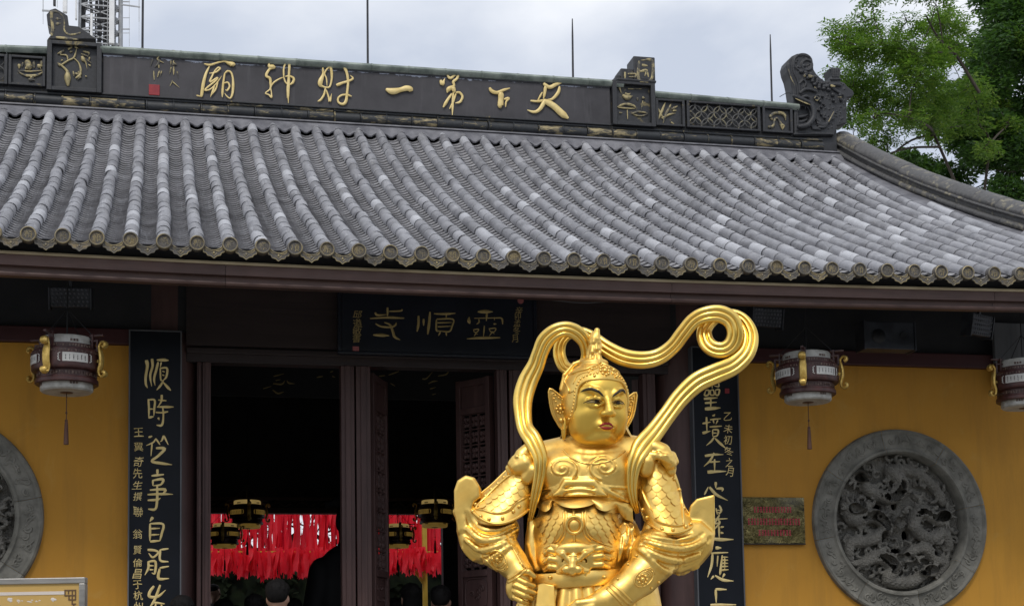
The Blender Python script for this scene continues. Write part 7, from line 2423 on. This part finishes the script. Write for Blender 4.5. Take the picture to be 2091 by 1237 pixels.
he(0, 6, 14, 61, 72, 72); he(0, -8, -24, 58, 57, 50, 14); he(0, -22, 26, 52, 46, 42, 14)
for s in (-1, 1):
    he(s * 33, -34, -24, 26, 25, 30, 14); he(s * 30, -18, -50, 28, 34, 24, 14)
    he(s * 40, -36, 6, 17, 18, 20, 10)
he(0, -48, -63, 21, 17, 12, 10); he(0, -22, -69, 42, 34, 14, 8)
hch([(0, 10, -66, 40), (0, 12, -125, 42)], 6)
for s in (-1, 1):
    he(s * 25, -74, 3, 19, 12, 10, 9, True)                                     # sockets
    he(s * 25, -52, 1, 17, 13.5, 11, 3)
    hch([(s * 9, -67, -1, 2.6), (s * 16, -68.5, 7, 3.2), (s * 26, -66.5, 9.5, 3.4), (s * 37, -58, 6, 3.0), (s * 44, -49, 0, 2.4)], 2.5)     # upper lid
    hch([(s * 10, -65.5, -2.5, 2.2), (s * 20, -65.5, -6.5, 2.6), (s * 32, -60, -6, 2.6), (s * 43, -49.5, -1, 2.0)], 3)
    hch([(s * 8, -69, 13, 5), (s * 20, -67, 21, 5.5), (s * 34, -59, 26, 5), (s * 46, -46, 25, 4)], 6)                           # brow ridge
    he(s * 9.5, -76, -21, 7.5, 9, 6.5, 3); he(s * 5.5, -82, -25.5, 2.6, 4, 2.0, 1.5, True)
    he(s * 63, 8, -44, 6, 9, 26, 4)
hch([(0, -66, 16, 7), (0, -73, 4, 6.5), (0, -80, -10, 7.5), (0, -84, -18, 8.5)], 5)
he(0, -83, -20, 8.5, 8, 7, 3)
he(0, -60, -44, 20, 12, 10, 14)
hch([(-17, -66, -46, 1.2), (-8, -74, -44, 1.5), (0, -74, -44.8, 1.4), (8, -74, -44, 1.5), (17, -66, -46, 1.2)], 1.5, True)
he(0, -72, -55.5, 16, 5, 3.0, 5, True)
hm = hd.skin(1)
hm.v[0][:, 0] *= .94; SX = .94                                                # a long, narrow face
obj("head", hm, M_GOLDF, statue, frame=HF, angle=0)
HB = BVHTree.FromPolygons([tuple(v) for v in hm.v[0]], hm.f)


def hon(x, z, off=0.0, tree=None):
    h = (HB if tree is None else tree).ray_cast(Vector(q3(x, -200, z)), Vector((0, 1, 0)))
    return None if h[0] is None else np.array(h[0]) + np.array([0, -off * u_, 0])


def paint(pts, off, tree=None, n=5):
    m = MB(); P = smooth_path(np.array(pts, float), n)
    Q = [(hon(x, z, off, tree), w) for x, z, w in P]
    Q = [(q, w) for q, w in Q if q is not None]
    m.tube(np.array([q for q, w in Q]), np.array([w for q, w in Q]) * u_, 8)
    return m


for s in (-1, 1):
    obj("eyebrow", paint([(s * 8, 10.5, 1.0), (s * 13, 15.0, 2.2), (s * 23, 22, 3.0), (s * 34, 26, 3.2), (s * 44, 24, 2.4), (s * 50, 20, .8)], -1.4), M_BROWP, statue, frame=HF, angle=0)
    m = paint([(s * 13, .8, 1.0), (s * 22, 1.4, 2.2), (s * 32, 1.0, 2.0), (s * 40, -.4, .9)], -.8)
    e = obj("eye", m, M_EYEW, statue, frame=HF, angle=0)
    p = hon(24 * s + 1.5, 1.2, -.2)
    obj("pupil", MB().sphere(p, (5.6 * u_, 2.0 * u_, 3.2 * u_), 12, 8), M_BROWP, e, frame=HF, angle=0)
    obj("lash_line", paint([(s * 11, 1.5, .7), (s * 18, 4.8, 1.1), (s * 28, 5.6, 1.2), (s * 38, 3.0, 1.1), (s * 46, -1.0, .6)], -.4), M_BROWP, e, frame=HF, angle=0)
m = paint([(-16, -45.4, .8), (-9, -41.6, 2.6), (-3, -39.4, 3.0), (0, -40.2, 2.7), (3, -39.4, 3.0), (9, -41.6, 2.6), (16, -45.4, .8)], -.9)
m2 = paint([(-14, -46.2, 1.0), (-7, -48.0, 2.8), (0, -48.4, 3.4), (7, -48.0, 2.8), (14, -46.2, 1.0)], -1.1)
m.add(m2.v[0], m2.f)
obj("lips", m, M_LIPS, statue, frame=HF, angle=0)

# helmet
SX = 1.0
he_ = Clay(q3(-84, -96, -60), q3(84, 96, 160), .0034)


def xe(x, y, z, rx, ry, rz, k=4, cut=False):
    he_.ell(q3(x, y, z), (rx * u_, ry * u_, rz * u_), k * u_, None, cut)


xe(0, 6, 6, 71, 80, 80)
he_.rbox(q3(0, -74, -42), (52.5 * u_, 74 * u_, 85 * u_), 26 * u_, 3 * u_, None, True)
he_.rbox(q3(0, 0, -112), (130 * u_, 130 * u_, 62 * u_), 4 * u_, 4 * u_, None, True)
xe(0, 4, 2, 60, 70, 78, 3, True)
xe(0, 4, 84, 30, 28, 9, 6)
he_.chain([q3(0, 2, 84), q3(-2, 2, 108), q3(0, 0, 130), q3(3, -2, 146)], [18 * u_, 13 * u_, 11 * u_, 6 * u_], 4 * u_)
rr = random.Random(6)
for q in range(34):
    a, z = rr.uniform(0, 6.28), rr.uniform(88, 138); R = np.interp(z, [84, 108, 130, 146], [19, 13, 10, 5])
    he_.cap(q3(R * math.cos(a), R * math.sin(a), z), q3(R * .85 * math.cos(a), R * .85 * math.sin(a), z + 9), 3.4 * u_, 1.6 * u_, 3 * u_)
he_.chain([q3(-68, 16, 30), q3(-60, 18, 58), q3(-40, 16, 80), q3(-16, 10, 91)], [4 * u_] * 4, 3 * u_)
hmb = he_.skin(1)
hmb.v[0][:, 0] *= .94; SX = .94
obj("helmet", hmb, M_GOLD, statue, frame=HF, angle=0)
HH = BVHTree.FromPolygons([tuple(v) for v in hmb.v[0]], hmb.f)
# raised diadem with scalloped crest, beads and blossom
m = MB()
crest = [(-66, 20), (-64, 42), (-56, 56), (-46, 63), (-34, 66), (-20, 72), (-8, 77), (0, 82), (8, 77), (20, 72), (34, 66), (46, 63), (56, 56), (64, 42), (66, 20)]
low = [(-58, -40), (-57, 10), (-52, 32), (-38, 43), (-18, 46), (0, 47), (18, 46), (38, 43), (52, 32), (57, 10), (58, -40)]


def hline(m, pts, r, off=0.0):
    P = smooth_path(np.array(pts, float), 4); Q = [hon(x, z, off, HH) for x, z in P]; Q = [q for q in Q if q is not None]
    m.tube(np.array(Q), r * u_, 7)


Pc = smooth_path(np.array(crest, float), 4); Pl = smooth_path(np.array([(x * .99, z + 3) for x, z in low], float), 6)
n = 60
Pc = np.stack([np.interp(np.linspace(0, 1, n), np.linspace(0, 1, len(Pc)), Pc[:, i]) for i in range(2)], 1)
Pl = np.stack([np.interp(np.linspace(0.16, .84, n), np.linspace(0, 1, len(Pl)), Pl[:, i]) for i in range(2)], 1)
G = []
for i in range(n):
    row = []
    for s in np.linspace(0, 1, 7):
        x, z = Pl[i] * (1 - s) + Pc[i] * s
        p = hon(x, z, 4.0, HH)
        if p is None:
            p = row[-1] if row else q3(x, -20, z)
        row.append(p)
    row = row + [row[-1] + np.array([0, 6 * u_, 0])]
    G.append(row)
m.grid(np.array(G)[:, ::-1])
dia = obj("diadem", m, M_GOLD, statue, frame=HF, angle=50)
m = MB(); hline(m, crest, 2.6, 4.5); hline(m, low, 3.2, 1.0); hline(m, [(x * .93, z - 5) for x, z in crest[1:-1]], 1.1, 4.5)
obj("diadem_rim", m, M_GOLD, dia, frame=HF, angle=0)
m = MB()
arc = smooth_path(np.array([(-61, -30), (-60, 0), (-57, 28), (-48, 46), (-32, 55), (-16, 58)], float), 6)
for sg in (-1, 1):
    L_ = np.concatenate([[0], np.cumsum(np.hypot(*np.diff(arc, axis=0).T))])
    for d in np.arange(0, L_[-1], 6.6):
        x, z = np.interp(d, L_, arc[:, 0]) * -sg, np.interp(d, L_, arc[:, 1])
        p = hon(x, z, 4.2 if z > 25 else 1.0, HH)
        if p is not None: m.sphere(p, 2.7 * u_, 8, 6)
for (cx, cz, r, n) in ((0, 63, 9, 8),):
    for q in range(n):
        a = q * 2 * math.pi / n; m.sphere(hon(cx + r * math.cos(a), cz + r * .9 * math.sin(a), 4.5, HH), 3.4 * u_, 8, 6)
    m.sphere(hon(cx, cz, 5, HH), 5 * u_, 10, 7)
for x, z, r in ((-24, 66, 4), (24, 66, 4), (-24, 52, 3.6), (24, 52, 3.6), (-17, 60, 3), (17, 60, 3), (-32, 60, 2.6), (32, 60, 2.6), (0, 76, 3.0), (-14, 70, 2.6), (14, 70, 2.6)):
    m.sphere(hon(x, z, 4.4, HH), r * u_, 8, 6)
obj("diadem_bead", m, M_GOLD, dia, frame=HF, angle=0, kind="stuff")
# winged ear guards
for s in (-1, 1):
    out = [(60, 2), (75, 16), (97, 29), (96, 4), (90, -20), (79, -38), (72, -47), (62, -49), (58, -36)]
    Fm = Matrix.Rotation(D2R(-s * 10), 4, "Z")
    P2 = smooth_path(np.array(out + out[:1], float), 3)[:-1]
    # keep the pointed tip
    m = MB(); V = [q3(s * x, 2 + .10 * (x - 55), z) for x, z in P2]
    if s < 0: V = V[::-1]
    m.prism([tuple(v) for v in V], (0, 7 * u_, 0))
    g = obj("ear_guard", m, M_GOLD, statue, frame=HF, angle=40, bevel=.003)
    m = MB()
    m.tube(np.array([q3(s * x, 1 + .10 * (x - 55), z) for x, z in P2]), 2.0 * u_, 6, closed=True)
    inn = [(62, 2), (76, 12), (91, 21), (90, 2), (84, -18), (75, -32), (67, -40)]
    m.tube(smooth_path([q3(s * x, 1 + .10 * (x - 55), z) for x, z in inn], 3), 1.0 * u_, 5)
    for q in range(8):
        a = q * math.pi / 4; m.sphere(q3(s * (74 + 8 * math.cos(a)), 2, -10 + 8 * math.sin(a)), 2.6 * u_, 8, 6)
    m.sphere(q3(s * 74, 1, -10), 4 * u_, 8, 6); m.sphere(q3(s * 72, 1, -32), 4.4 * u_, 8, 6)
    for x, z in ((70, 8), (78, 12), (86, 16), (66, 2), (84, 4), (88, 10)):
        m.sphere(q3(s * x, 2, z), 2.2 * u_, 8, 6)
    obj("ear_guard_relief", m, M_GOLD, g, frame=HF, angle=0)
# cloth falling from the helmet to the shoulders
m = MB(); G = []
for i, a in enumerate(np.linspace(D2R(-22), D2R(202), 27)):
    G.append([Sp(1214, 850, 0) + np.array([(60 + 34 * s ** 1.6 + 2 * math.sin(7 * i)) * SK * math.cos(a), (.02 + (.13 + .08 * s) * math.sin(a)), -(.02 + 62 * SK * s)]) for s in np.linspace(0, 1, 7)])
m.grid(np.array(G)); obj("neck_cloth", m, M_GOLD, statue, frame=SF, angle=0)
